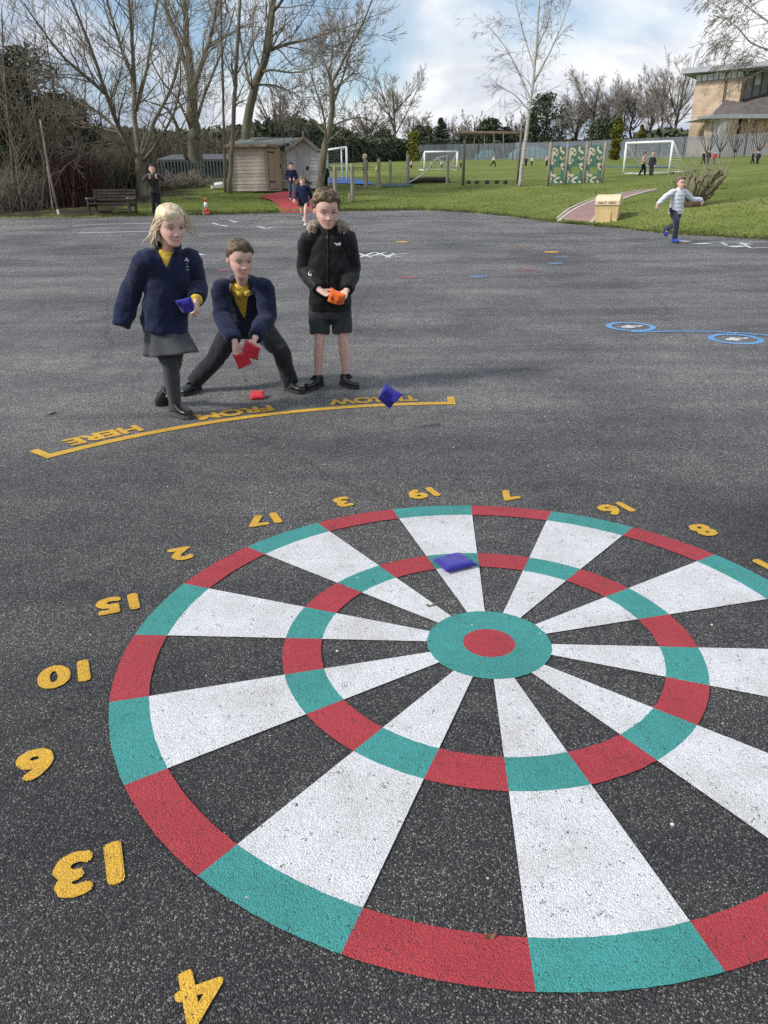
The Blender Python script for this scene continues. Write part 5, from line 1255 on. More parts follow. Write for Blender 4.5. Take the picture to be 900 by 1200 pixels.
# ------------------------------------------------------------------ sheds
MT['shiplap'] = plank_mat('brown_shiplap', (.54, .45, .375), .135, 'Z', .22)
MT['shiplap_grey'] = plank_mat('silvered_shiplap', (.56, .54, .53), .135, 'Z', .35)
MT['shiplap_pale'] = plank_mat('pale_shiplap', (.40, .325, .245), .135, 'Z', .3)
MT['door_wood'] = plank_mat('brown_boards', (.34, .25, .17), .11, 'X', .3)
MT['door_grey'] = plank_mat('silvered_boards', (.42, .41, .415), .11, 'X', .22)
MT['shed_trim'] = pmat('shed_trim', (.30, .235, .165), .85, .3, 6)
MT['shed_trim_grey'] = pmat('silvered_trim', (.27, .25, .23), .85, .25, 6)
def shiplap(mb, a, b, z0, z1f, pitch=.135, nrm=None):
    """horizontal lapped boards from a to b; z1f(t) gives top height along the wall"""
    d = (b - a); d.z = 0; L_ = d.length; d.normalize(); f = V((d.y, -d.x, 0)); z = z0
    while True:
        ts = [i / 24 for i in range(25) if z1f(i / 24) > z + .01]
        if not ts: break
        t0, t1 = ts[0], ts[-1]; top = min(z + pitch, max(z1f(t0), z1f(t1), z1f((t0 + t1) / 2)))
        p, q = a + d * L_ * t0, a + d * L_ * t1
        def pt(o, zz, off): return V((o.x, o.y, zz)) + f * off
        mb.hexa([pt(p, z, .024), pt(q, z, .024), pt(q, z, -.01), pt(p, z, -.01), pt(p, top, .006), pt(q, top, .006), pt(q, top, -.012), pt(p, top, -.012)])
        z += pitch
        if z > 6: break
YS = G(292, 226).y
def SP(px, py, dy=0): return W(px, py, YS + dy)
gz = ground(SP(300, 200).x, YS)
base_z = SP(300, 224).z
A0, A1 = SP(270, 200), SP(312, 200, -.35)      # long wall of the brown shed, right corner nearer
A0.z = A1.z = base_z
D1 = SP(329, 200, .55); D1.z = base_z
hw = SP(312, 171, -.35).z - base_z; hw0 = SP(270, 171).z - base_z
shed = thing('garden_shed', (A0 + A1) / 2, 'brown shiplap shed with green felt roof and a plank door on its right', 'shed')
mb = MB(); shiplap(mb, A0, A1, base_z, lambda t: base_z + hw0 + (hw - hw0) * t); w1 = mb.build('front_wall', MT['shiplap'], shed)
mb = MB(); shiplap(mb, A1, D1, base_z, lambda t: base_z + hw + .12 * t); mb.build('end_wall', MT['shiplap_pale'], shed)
back = V((A0.x - .1, A0.y + 2.0, base_z)); backr = V((D1.x, D1.y + 1.2, base_z))
mb = MB(); shiplap(mb, back, A0, base_z, lambda t: base_z + hw0 + .4 * (1 - t)); mb.build('left_wall', MT['shiplap'], shed)
mb = MB()
for p in (A0, A1): mb.box(p + V((0, -.035, hw / 2)), (.07, .05, hw))
mb.build('corner_trim', MT['shed_trim'], shed)
dd = (D1 - A1).normalized(); dl = (D1 - A1).length; f_ = V((dd.y, -dd.x, 0))
mb = MB(); mb.box((A1 + D1) / 2 + dd * .03 + f_ * .05 + V((0, 0, hw * .48)), (dl * .80, .04, hw * .86), dd); dr = mb.build('door', MT['door_wood'], shed)
mb = MB()
for z in (.35, 1.45): mb.box(A1 + dd * dl * .3 + f_ * .078 + V((0, 0, z)), (.35, .012, .05), dd)
mb.build('hinge', MT['rubber'], dr)
mb = MB(); mb.box(D1 - dd * .1 + f_ * .085 + V((0, 0, .95)), (.05, .03, .09), dd); mb.build('handle', MT['rubber'], dr)
mb = MB(); mb.box((A0 + A1) / 2 + V((0, .12, -.06)), ((A1 - A0).length, .12, .12), A1 - A0)
mb.box((A1 + D1) / 2 + V((0, .02, -.06)), (dl, .12, .12), dd); mb.build('plinth', MT['wood_dk'], shed)
# main (ridge) roof running back from the brown wall, ridge at px y 161
e0, e1 = SP(263, 171), SP(325.5, 170.5, -.15); e1 = SP(313.5, 170, -.5); e2 = SP(330, 171.5, .75)
r0, r1 = SP(287, 161.3, 2.3), SP(357, 161, 2.1)
mb = MB(); th = V((0, 0, -.05))
def slab(mb, P, t=.05):
    n = len(P); vs_ = [p for p in P] + [p - V((0, 0, t)) for p in P]; mb.add(vs_, [tuple(range(n)), tuple(range(2 * n - 1, n - 1, -1))] + [(i, (i + 1) % n + 0, (i + 1) % n + n, i + n) for i in range(n)])
slab(mb, [SP(263.5, 170.2, -.2), SP(312, 169, -.65), SP(326, 171, .35), r1, r0])
slab(mb, [r0 + V((0, .02, 0)), r1 + V((0, .02, 0)), r1 + V((0, 2, -.7)), r0 + V((0, 2, -.7))])
rf = mb.build('roof', MT['felt'], shed)
mb = MB(); mb.bar(SP(263.5, 171.2, -.23), SP(312, 170.2, -.68), .03, .09); mb.bar(SP(312, 169.6, -.68), SP(326, 171.8, .33), .03, .09); mb.build('fascia', MT['shed_trim'], rf)
# grey gabled shed
g0, g1 = SP(336.5, 200, .9), SP(372, 200, .9); g0.z = SP(336, 221, .9).z; g1.z = g0.z
apx = SP(356, 161.5, .9); ev = SP(336, 174, .9).z
shed2 = thing('garden_shed', (g0 + g1) / 2, 'weathered grey gabled shed with double doors right of the brown shed', 'shed')
ga = lambda t: ev + (apx.z - ev) * (1 - abs(t - .53) / .53) if t < .53 else ev + (apx.z - ev) * (1 - (t - .53) / .47)
mb = MB(); shiplap(mb, g0, g1, g0.z, ga); mb.build('gable_wall', MT['shiplap_grey'], shed2)
s0 = SP(328.5, 200, .9); s0.z = g0.z
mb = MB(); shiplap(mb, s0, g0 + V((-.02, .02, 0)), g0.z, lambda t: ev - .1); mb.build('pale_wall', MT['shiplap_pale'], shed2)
mb = MB(); shiplap(mb, g1, g1 + V((.3, 2.6, 0)), g0.z, lambda t: ev); mb.build('right_wall', MT['shiplap_grey'], shed2)
for x0, x1 in ((348.5, 355.3), (355.7, 362.3)):
    a, b = SP(x0, 200, .85), SP(x1, 200, .85); hz = SP(355, 173.5, .85).z
    mb = MB(); c = (a + b) / 2; mb.box(V((c.x, c.y - .02, (g0.z + .04 + hz) / 2)), ((b - a).length, .035, hz - g0.z - .06)); dr = mb.build('door', MT['door_grey'], shed2)
    if x0 > 350: mb = MB(); mb.box(V((a.x + .17, a.y - .055, SP(362, 197, .85).z)), (.1, .04, .14)); mb.build('lock', MT['rubber'], dr)
mb = MB(); ov = .25
for P in ([SP(334, 175.3, .65), apx + V((0, -.28, .04)), apx + V((0, 2.8, .04)), SP(334, 175.3, .65) + V((0, 3.1, 0))], [apx + V((0, -.28, .04)), SP(374, 175.6, .65), SP(374, 175.6, .65) + V((0, 3.1, 0)), apx + V((0, 2.8, .04))]): slab(mb, P, .05)
rf = mb.build('roof', MT['felt'], shed2)
mb = MB(); mb.bar(SP(334, 176, .62), apx + V((0, -.31, .0)), .03, .12); mb.bar(apx + V((0, -.31, 0)), SP(374, 176.4, .62), .03, .12); mb.box(apx + V((0, -.34, .10)), (.07, .05, .28)); mb.build('barge_board', MT['shed_trim_grey'], rf)
mb = MB(); mb.box((s0 + g1) / 2 + V((0, .05, -.1)), ((g1 - s0).length, .1, .2)); mb.build('plinth', MT['wood_dk'], shed2)

# ------------------------------------------------------------------ paths and surfaces
MT['red_path'] = pmat('red_rubber_path', (.36, .058, .062), .9, .2, 5, .5, 90)
MT['blue_mat'] = pmat('blue_rubber', (.045, .12, .34), .85, .2, 3)
MT['teal_mat'] = pmat('dark_teal_rubber', (.03, .075, .085), .85, .2, 3)
def surface(name, rows, mat, off=.05, kind='structure', nx=6, ny=6):
    """strip between photo-point rows, draped on the ground"""
    P = [[G(*p) for p in r] for r in rows]; mb = MB()
    for a, b in zip(P, P[1:]):
        for k in range(len(a) - 1):
            for i in range(nx):
                for j in range(ny):
                    def q(u, v):
                        p = a[k].lerp(a[k + 1], u).lerp(b[k].lerp(b[k + 1], u), v); return V((p.x, p.y, ground(p.x, p.y) + .012 + (off - .012) * min(1, max(0, (p.y - yb(p.x)) / 1.2))))
                    mb.add([q(i / nx, j / ny), q((i + 1) / nx, j / ny), q((i + 1) / nx, (j + 1) / ny), q(i / nx, (j + 1) / ny)], [(0, 1, 2, 3)])
    return mb.build(name, mat, None, True, kind=kind)
surface('red_path', [[(303, 232.5), (318, 236.5), (327, 243), (330, 250)], [(325, 227.5), (340, 231), (356, 240), (372, 248.3)], [(345, 224), (358, 227), (372, 236), (392, 247.4)]], MT['red_path'], .065)
MT['brick_path'] = brick_mat('red_block_paving', (.30, .13, .125), (.24, .10, .10), (.16, .13, .12))
M_, N_, L_, B_ = newmat('red_block_paving_flat'); v_ = coord(N_, L_, rot=(0, 0, .5)); bt = N_.new('ShaderNodeTexBrick'); bt.inputs['Scale'].default_value = 1; bt.inputs['Brick Width'].default_value = .42; bt.inputs['Row Height'].default_value = .21; bt.inputs['Mortar Size'].default_value = .018
bt.inputs['Color1'].default_value = (.32, .185, .165, 1); bt.inputs['Color2'].default_value = (.25, .135, .125, 1); bt.inputs['Mortar'].default_value = (.22, .18, .16, 1); L_.new(v_, bt.inputs['Vector']); L_.new(bt.outputs['Color'], B_.inputs['Base Color']); B_.inputs['Roughness'].default_value = .9
MT['brick_path'] = M_
lft = [(655, 260.5), (668, 250), (685, 241), (705, 233.5), (730, 228), (752, 224.6), (768, 223)]
rgt = [(693, 262.5), (698, 256), (706, 248), (718, 240), (738, 232), (757, 226.6), (770, 224)]
surface('block_path', [lft, rgt], MT['brick_path'], .05, ny=8)
def kbar(mb, a, b, w, top):
    n = 6
    for k in range(n):
        p, q = a.lerp(b, k / n), a.lerp(b, (k + 1) / n); p.z = ground(p.x, p.y) + top - .06; q.z = ground(q.x, q.y) + top - .06; mb.bar(p, q + (q - p) * .05, w, .12)
MT['kerb'] = pmat('pale_kerb', (.46, .40, .34), .85, .2, 4)
for nm, pl_ in (('left', lft), ('right', rgt)):
    mb = MB(); P = [G(*p) for p in pl_]
    for k, (a, b) in enumerate(zip(P, P[1:])): kbar(mb, a, b, .10, .065)
    mb.build('path_kerb', MT['kerb'], None, kind='structure')
mb = MB(); P = [G(*p) for p in [(653, 257.5), (666, 247), (684, 238.5), (704, 231)]]
for a, b in zip(P, P[1:]): kbar(mb, a, b, .07, .06)
mb.build('path_kerb', MT['kerb'], None, kind='structure')
surface('blue_surface', [[(378, 216), (405, 216.5), (440, 218)], [(378, 210.5), (405, 209), (434, 214.5)]], MT['blue_mat'], .06)
surface('blue_surface', [[(448, 220.3), (468, 220.6), (482, 219.8)], [(446, 217.2), (465, 216.2), (484, 216.6)]], MT['teal_mat'], .06)
surface('blue_surface', [[(690, 196.4), (740, 196.7), (790, 197.3)], [(690, 195.8), (740, 195.9), (790, 196.5)]], MT['blue_mat'], .06)

# ------------------------------------------------------------------ field furniture
# wooden trail posts
PG = 'wooden trail posts'
def post(px, py, ty, r, label, lean=0, short=False):
    b = G(px, py); h = toppx(b, ty); rng = random.Random(int(px * 7)); mb = MB(); n = 8
    pts = [b + V((lean * h * k / n + rng.gauss(0, .004), rng.gauss(0, .004), -.1 + (h + .1) * k / n)) for k in range(n + 1)]
    mb.tube(pts, [r * rng.uniform(.95, 1.05) for _ in range(n)] + [r * .82], 10)
    return mb.build('wooden_post', MT['wood_grey'], None, True, loc=b, label=label, cat='post', group=PG)
for px, py, ty, wpx, lb in [(393.5, 240, 193, 4.5, 'wooden trail post just above the hood of the boy in black'), (413.5, 237, 191, 4.6, 'tall wooden trail post with a short stump at its foot'), (429, 221, 187, 4.6, 'wooden trail post hiding the person in maroon'), (444, 221, 186, 4.4, 'wooden trail post third from the forked tree'), (457.5, 220, 188, 3.4, 'wooden trail post right of the blue matting'), (478, 219, 181, 4, 'wooden post at the left end of the balance log'), (524, 217.5, 181, 3.6, 'wooden post at the right end of the balance log')]:
    b = G(px, py); post(px, py, ty, wpx / 2 / pxm(b), lb)
for px, py, ty, lb in [(410, 238, 226, 'short stump at the foot of the tall trail post'), (396, 241, 228, 'short stump beside the trail post above the boy in black')]:
    b = G(px, py); post(px, py, ty, 1.6 / pxm(b), lb)
# balance log
a, b = G(477, 216.5), G(526, 215); a.z += .16; b.z += .16; mb = MB(); mb.tube([a, (a + b) / 2 + V((0, 0, .02)), b], [.13, .125, .12], 12)
lg = mb.build('balance_log', MT['wood_dk'], None, True, loc=a, label='dark horizontal balance log between two wooden posts', cat='log')
for p in (a, b): mb = MB(); mb.tube([p + V((0, 0, -.35)), p + V((0, 0, -.05))], .07, 8); mb.build('support', MT['wood_dk'], lg)
# rope between the posts
def rope(pts, r, label):
    P_, R_ = catmull(pts, [r] * len(pts), 6); mb = MB(); mb.tube(P_, R_, 6); return mb.build('rope', MT['net'], None, True, loc=pts[0], label=label, cat='rope')
Yr = G(500, 217).y
MT['net'] = MT['net']
rope([W(479, 214, Yr), W(490, 208, Yr - .2), W(500, 200, Yr), W(511, 186, Yr)], .03, 'sagging pale climbing rope slung above the balance log')
rope([W(511, 186, Yr), W(518, 189, Yr), W(526, 193.5, Yr), W(536, 196.5, Yr)], .028, 'straight rope running down to the right from the rope peak')
rope([W(511, 186, Yr), W(517, 184, Yr), W(524, 183, Yr)], .026, 'short rope tied to the right log post')
# hanging bar frame
b0 = G(542.5, 218); fr = thing('hanging_bar_frame', b0, 'tall wooden frame with a long beam and hanging ropes beside the birch', 'climbing frame')
t0 = W(545, 152, b0.y); mb = MB(); mb.tube([b0 + V((0, 0, -.1)), b0.lerp(t0, .5), t0], [.065, .062, .058], 10); mb.build('post', MT['wood_mid'], fr, True)
b1 = G(606, 217); t1 = W(611, 154, b1.y); mb = MB(); mb.tube([b1 + V((0, 0, -.1)), b1.lerp(t1, .5), t1], [.05, .05, .048], 10); mb.build('post', MT['wood_mid'], fr, True)
mb = MB(); mb.tube([W(537.5, 155.6, b0.y - .1), W(580, 155.8, (b0.y + b1.y) / 2), W(623, 156.6, b1.y - .1)], [.07, .068, .065], 10); bm_ = mb.build('beam', MT['wood_mid'], fr, True)
for px, ly in ((556, 178), (568, 177), (579, 176), (590, 177)):
    mb = MB(); Yy = b0.y + (b1.y - b0.y) * (px - 543) / 63; mb.tube([W(px, 156, Yy), W(px - .3, ly, Yy)], .022, 5); mb.build('hanging_rope', MT['wood_grey'], bm_)
for px in (549, 558.5, 570.5, 582, 592):
    b = G(px, 216.3); mb = MB(); mb.tube([b + V((0, 0, -.1)), b + V((0, 0, .15)), b + V((0, 0, .17))], [.10, .10, .08], 10); mb.build('stepping_stump', MT['wood_dk'], None, True, loc=b, label='%s small dark stepping stump under the hanging bar' % {549: 'first', 558.5: 'second', 570.5: 'third', 582: 'fourth', 592: 'fifth'}[px], cat='stump', group='stepping stumps')
# camouflage climbing wall
MT['camo_green'] = pmat('camo_green_board', (.095, .205, .145), .7, .15, 3); MT['camo_cream'] = pmat('camo_cream_paint', (.68, .61, .46), .7, .1, 3)
posts = [(641.5, 216.5, 167), (661.5, 217, 168), (683.5, 217, 167), (704.5, 216.5, 166)]
wl = [G(p[0], p[1]) for p in posts]; Yw = sum(p.y for p in wl) / 4
for p in wl: p.x = p.x * Yw / p.y; p.y = Yw
z0 = sum(ground(p.x, p.y) for p in wl) / 4
cw = thing('climbing_wall', wl[0], 'three panel camouflage climbing wall with wooden posts on the field', 'climbing wall')
H_ = W(670, 170, Yw).z - z0
for p, q in zip(wl, posts):
    lean = W(q[0] + 4.2, 168, Yw).x - p.x
    mb = MB(); mb.tube([V((p.x, p.y, z0 - .2)), V((p.x + .03, p.y, z0 + H_ + .12))], [.062, .055], 10); mb.build('post', MT['wood_grey'], cw, True)
rng = random.Random(77)
shapes = [  # cream patches in panel units (0..1, 0..1)
    [(.0, .98), (.22, .97), (.42, .90), (.52, .80), (.50, .74), (.36, .72), (.30, .78), (.18, .76), (.14, .62), (.22, .60), (.24, .66), (.34, .64), (.32, .56), (.14, .52), (.0, .54)],
    [(.62, .99), (.72, 1.0), (.74, .92), (.94, .88), (.96, .82), (.80, .80), (.70, .84), (.58, .86)], [(.60, .74), (.70, .70), (.92, .73), (.98, .78), (.96, .66), (.78, .64), (.64, .66)],
    [(.66, .52), (.78, .56), (.94, .57), (.96, .50), (.86, .49), (.84, .44), (.96, .44), (.97, .36), (.86, .38), (.74, .43), (.74, .50)],
    [(.0, .38), (.10, .36), (.14, .28), (.26, .25), (.46, .25), (.44, .19), (.22, .17), (.14, .12), (.10, .02), (.02, .02), (.05, .14), (.0, .2)],
    [(.34, .14), (.50, .18), (.70, .20), (.74, .15), (.56, .13), (.48, .08), (.58, .07), (.66, .02), (.40, .02), (.36, .06), (.28, .06)], [(.74, .07), (.86, .10), (.95, .05), (.84, .02), (.76, .03)]]
for k in range(3):
    a, b = wl[k], wl[k + 1]; wd2 = (b.x - a.x) - .12; x0 = a.x + .06
    n = 24; R_ = []; top = lambda u: H_ * (.93 + .07 * math.sin(math.pi * min(1, max(0, u))))
    # board with a round-cornered opening low down
    yf, ybk = Yw - .02, Yw + .02
    def outl(u, v): return x0 + wd2 * u, z0 + .04 + (top(u) - .04) * v
    outer = [outl(u, 0) for u in [i / 8 for i in range(9)]] + [outl(1, v) for v in (.25, .5, .75)] + [outl(1 - i / 8, 1) for i in range(9)] + [outl(0, v) for v in (.75, .5, .25)]
    hc = (.50, .335); hole = []
    for i in range(len(outer)):
        ox, oz = outer[i]; uu = (ox - x0) / wd2 - hc[0]; vv = (oz - z0) / H_ - hc[1]; an = math.atan2(vv, uu); cx_, sz_ = math.cos(an), math.sin(an)
        hole.append(outl(hc[0] + .27 * math.copysign(abs(cx_) ** .6, cx_), hc[1] + .105 * math.copysign(abs(sz_) ** .6, sz_)))
    mb = MB(); m2 = len(outer)
    vs_ = [V((x, yf, z)) for x, z in outer] + [V((x, yf, z)) for x, z in hole] + [V((x, ybk, z)) for x, z in outer] + [V((x, ybk, z)) for x, z in hole]; fs_ = []
    for i in range(m2):
        j = (i + 1) % m2; fs_ += [(i, j, m2 + j, m2 + i), (2 * m2 + i, 3 * m2 + i, 3 * m2 + j, 2 * m2 + j), (i, 2 * m2 + i, 2 * m2 + j, j), (m2 + i, m2 + j, 3 * m2 + j, 3 * m2 + i)]
    mb.add(vs_, fs_); pn = mb.build('panel', MT['camo_green'], cw)
    mb = MB()
    for sh in shapes:
        P = [outl(u, min(.985, v)) for u, v in sh]; n_ = len(P); sm = []
        for i in range(n_):
            p0, p1 = P[i], P[(i + 1) % n_]; sm += [(p0[0] * .75 + p1[0] * .25, p0[1] * .75 + p1[1] * .25), (p0[0] * .25 + p1[0] * .75, p0[1] * .25 + p1[1] * .75)]
        mb.add([V((x, yf - .005, z)) for x, z in sm], [tuple(range(len(sm)))])
    mb.build('camouflage_patches', MT['camo_cream'], pn)
    mb = MB()
    for u, v in ((.2, .9), (.36, .82), (.75, .92), (.2, .6), (.8, .7), (.6, .6), (.9, .47), (.15, .2), (.5, .1), (.85, .12)):
        x, z = outl(u, v); mb.ball((x, yf - .02, z), (.035, .03, .03), 8, 6)
    mb.build('climbing_holds', MT['leaf_br'], pn)
# goals
def goal(posts_, bars, label, nets, r=.04):
    root = thing('football_goal', posts_[0][0], label, 'goal', 'white football goals')
    for nm, a, b in [('post', *p) for p in posts_] + bars:
        mb = MB(); mb.tube([a, b], r if nm in ('post', 'crossbar') else r * .7, 8); mb.build(nm, MT['white_metal'], root, True)
    mb = MB()
    for q in nets:
        a, b, c, d = q; n = 12
        for i in range(n + 1):
            t = i / n; mb.tube([a.lerp(b, t), d.lerp(c, t)], .003, 3, cap=False); mb.tube([a.lerp(d, t), b.lerp(c, t)], .003, 3, cap=False)
    mb.build('net', MT['net'], root); return root
def gt(px, py, ty, Y=None):
    b = G(px, py); return b, V((b.x, b.y, b.z + toppx(b, ty)))
p0, p0t = gt(730.5, 204, 170.5); p1, p1t = gt(784, 203, 169); q0, _ = gt(752, 201.5, 180); q1, _ = gt(803, 201.5, 180)
goal([(p0, p0t), (p1, p1t)], [('crossbar', p0t, p1t), ('stay', p0t, q0), ('stay', p1t, q1), ('ground_bar', p0, q0), ('ground_bar', q0, q1), ('ground_bar', p1, q1), ('ground_bar', p0, p1)], 'large white football goal on the right in front of two children', [(p0t, p1t, q1, q0)], .055)
p0, p0t = gt(497.3, 200.5, 178.5); p1, p1t = gt(535.5, 200, 178.5); q0, _ = gt(490.5, 199, 180); q1, _ = gt(527.5, 198.6, 180)
goal([(p0, p0t), (p1, p1t)], [('crossbar', p0t, p1t), ('stay', p0t, q0), ('stay', p1t, q1), ('ground_bar', p0, q0), ('ground_bar', q0, q1), ('ground_bar', p1, q1)], 'white football goal in the middle of the far field', [(p0t, p1t, q1, q0)], .06)
p1, p1t = gt(407, 215.5, 172); p0, p0t = gt(372, 214, 177); q1, q1t = gt(401, 214, 175); q0, _ = gt(380, 212, 180)
goal([(p0, p0t), (p1, p1t)], [('crossbar', p0t, p1t), ('stay', p1t, q1t), ('stay', q1t, q1), ('ground_bar', p0, p1), ('ground_bar', p1, q1)], 'white football goal partly hidden by the forked tree beside the shed', [(p0t, p1t, q1, q0)], .05)
# grit bin
MT['bin'] = pmat('yellow_plastic', (.62, .47, .22), .5, .12, 3, .2, 60, .4); MT['bin_pale'] = pmat('faded_yellow_plastic', (.68, .57, .37), .5, .1, 3, .2, 60, .4)
f0, f1 = _hit_tarmac(696, 264.2), _hit_tarmac(717, 266.6); f2 = _hit_tarmac(731.5, 259.5)
s = pxm(f0); bx = (f1 - f0); bx.z = 0; bw = 26.0 / s; X_ = V((.93, -.36, 0)); Y_ = V((.36, .93, 0)); bd = .85; o = f0 + V((0, 0, .01)); bh = 33.0 / s
bn = thing('grit_bin', o, 'faded yellow grit bin with a rounded lid at the edge of the tarmac', 'grit bin')
def bp(u, v, z, t=0): return o + X_ * (u * bw + (u - .5) * t) + Y_ * (v * bd + (v - .5) * t) + V((0, 0, z))
mb = MB(); lv = [(0, -.05), (.62, .02), (.64, .05)]
rings = [[bp(0, 0, z * bh, t), bp(1, 0, z * bh, t), bp(1, 1, z * bh, t), bp(0, 1, z * bh, t)] for z, t in lv]; mb.loft(rings)
body = mb.build('body', MT['bin'], bn, bevel=.012)
mb = MB(); mb.loft([[bp(u, v, z * bh, .0) + Y_ * -.014 for u, v in ((.22, 0), (.70, 0), (.70, .02), (.22, .02))] for z in (.04, .46)]); mb.build('moulded_panel', MT['bin'], body, bevel=.006)
mb = MB(); prof = []
for k in range(11):
    a = math.pi * k / 10; prof.append((.5 - .54 * math.cos(a) * (1 if abs(math.cos(a)) < 1 else 1), .66 + .34 * math.sin(a) ** .8))
prof = [(-.04, .645)] + [(-.04, .80)] + [(p[0], max(.80, p[1])) for p in prof[2:-2]] + [(1.04, .80), (1.04, .645)]
mb.loft([[o + X_ * (u * bw) + Y_ * (v * bd) + V((0, 0, z * bh)) for v, z in prof] for u in (-.03, 1.03)]); lid = mb.build('lid', MT['bin_pale'], bn, bevel=.01)
me = textmesh('SALT  GRIT', .085, .001)
for v in me.vertices:
    q = o + X_ * (bw * .5 + v.co.x * 1.1) + Y_ * (-.04 * bd - .006) + V((0, 0, .725 * bh + v.co.y)); v.co = q
MT['faded_ink'] = pmat('faded_ink', (.16, .12, .07), .7, .3, 30); link('lettering', me, MT['faded_ink'], lid)
# traffic cone
MT['cone'] = pmat('orange_cone', (.62, .10, .02), .55, .12, 5); MT['cone_white'] = pmat('reflective_band', (.72, .72, .74), .4, .08, 5)
c = G(242, 250.2); h = toppx(c, 229); cn = thing('traffic_cone', c, 'orange traffic cone with a white band on the grass edge', 'cone')
mb = MB(); mb.box(c + V((0, 0, .025)), (h * .5, h * .5, .05)); mb.build('base', MT['cone'], cn, bevel=.01)
R0, R1 = h * .19, h * .035; z_ = lambda t: c + V((0, 0, .05 + (h - .05) * t)); r_ = lambda t: R0 + (R1 - R0) * t
mb = MB(); mb.tube([z_(0), z_(.30)], [r_(0), r_(.30)], 18); mb.tube([z_(.66), z_(1)], [r_(.66), r_(1)], 18); mb.build('body', MT['cone'], cn, True)
mb = MB(); mb.tube([z_(.30), z_(.66)], [r_(.30) + .002, r_(.66) + .002], 18); mb.build('white_band', MT['cone_white'], cn, True)
mb = MB(); p = G(239.5, 252.5); mb.tube([p + V((0, 0, -.05)), p + V((0, 0, .25))], .035, 8); mb.build('marker_post', MT['wood_grey'], None, loc=p, label='short pale wooden peg beside the traffic cone', cat='peg')
# bench
c0, c1 = G(108, 252), G(158, 252.5); Yb = (c0.y + c1.y) / 2; k = Yb
bnz = ground((c0.x + c1.x) / 2, Yb); s = FPX / (Yb * _cp + .3); wdt = 54 / s; hb = 26 / s; cx = W(132.5, 252, Yb).x
be = thing('park_bench', V((cx, Yb, bnz)), 'dark brown slatted wooden bench at the edge of the tarmac', 'bench')
X_ = V((.985, -.17, 0)).normalized(); Yv = V((.17, .985, 0)).normalized(); o = V((cx, Yb, bnz))
def q_(u, v, z): return o + X_ * u + Yv * v + V((0, 0, z))
sh_ = hb * .48
for u in (-wdt / 2 + .05, wdt / 2 - .05):
    mb = MB(); mb.bar(q_(u, -.22, 0), q_(u, -.22, hb * .68), .07, .06, X_); mb.bar(q_(u, .24, 0), q_(u, .34, hb), .07, .06, X_); mb.bar(q_(u, -.24, sh_ - .06), q_(u, .28, sh_ - .06), .06, .07); mb.build('end_frame', MT['wood_dk'], be)
    mb = MB(); mb.box(q_(u, 0, hb * .70), (.08, .58, .045), X_); mb.build('arm', MT['wood_grey'], be)
mb = MB()
for i in range(4): mb.box(q_(0, -.2 + .13 * i, sh_), (wdt - .02, .10, .035), X_)
mb.build('seat', MT['wood_dk'], be, bevel=.006)
mb = MB()
for i in range(4): mb.box(q_(0, .25 + .022 * i, sh_ + .13 + .125 * i * hb / 1.0), (wdt - .02, .03, .09 * hb), X_)
mb.build('backrest', MT['wood_dk'], be, bevel=.005)
mb = MB(); a, b = G(136, 249.8), G(161, 249.5); mb.bar(a + V((0, 0, .12)), b + V((0, 0, .12)), .2, .06); mb.build('plank', MT['wood_grey'], None, loc=a, label='loose pale plank lying on the grass under the bench', cat='plank')
# white litter and pale things by the shed
mb = MB(); a = G(255, 222); mb.box(a + V((0, 0, .12)), (.5, .4, .12), V((.9, .3, .1))); mb.box(a + V((.1, .1, .24)), (.4, .3, .1), V((.9, -.3, .1))); mb.build('scrap_pile', MT['white_metal'], None, loc=a, label='small pile of pale scrap left of the brown shed', cat='scrap')
# pollarded shrub
MT['stump'] = pmat('pollard_bark', (.085, .060, .042), .9, .45, 5, .8, 30)
MT['cutwood'] = pmat('cut_wood', (.24, .165, .10), .85, .25, 10)
b = G(812, 243); Yp = b.y; rng = random.Random(9)
tb, cut, tw = MB(), MB(), MB()
def PW(px, py, dy=0): return W(px, py, Yp + dy)
arms = [([(810, 243), (822, 228), (834, 213), (848, 203)], .075), ([(811, 241), (826, 222), (838, 207), (845, 199)], .055), ([(812, 244), (818, 225), (824, 210), (830, 204)], .05), ([(808, 242), (806, 225), (808, 210), (811, 203)], .05), ([(807, 243), (800, 228), (798, 214), (795, 208)], .055),
        ([(814, 243), (828, 230), (842, 216), (850, 207)], .05), ([(809, 243), (812, 228), (818, 214), (820, 212)], .04), ([(806, 243), (800, 236), (797, 230)], .05), ([(813, 244), (826, 235), (836, 228)], .035), ([(811, 243), (815, 222), (815, 207)], .035), ([(804, 243), (796, 222), (789, 212)], .045), ([(812, 243), (820, 236), (829, 222), (833, 219)], .035), ([(809, 243), (803, 232), (803, 218)], .03), ([(812, 243), (822, 226), (827, 217)], .03), ([(811, 243), (819, 233), (822, 222)], .025), ([(814, 244), (832, 226), (845, 211)], .04), ([(813, 244), (830, 229), (841, 219)], .03)]
tb.ball(b + V((0, 0, .08)), (.28, .25, .22), 12, 8)
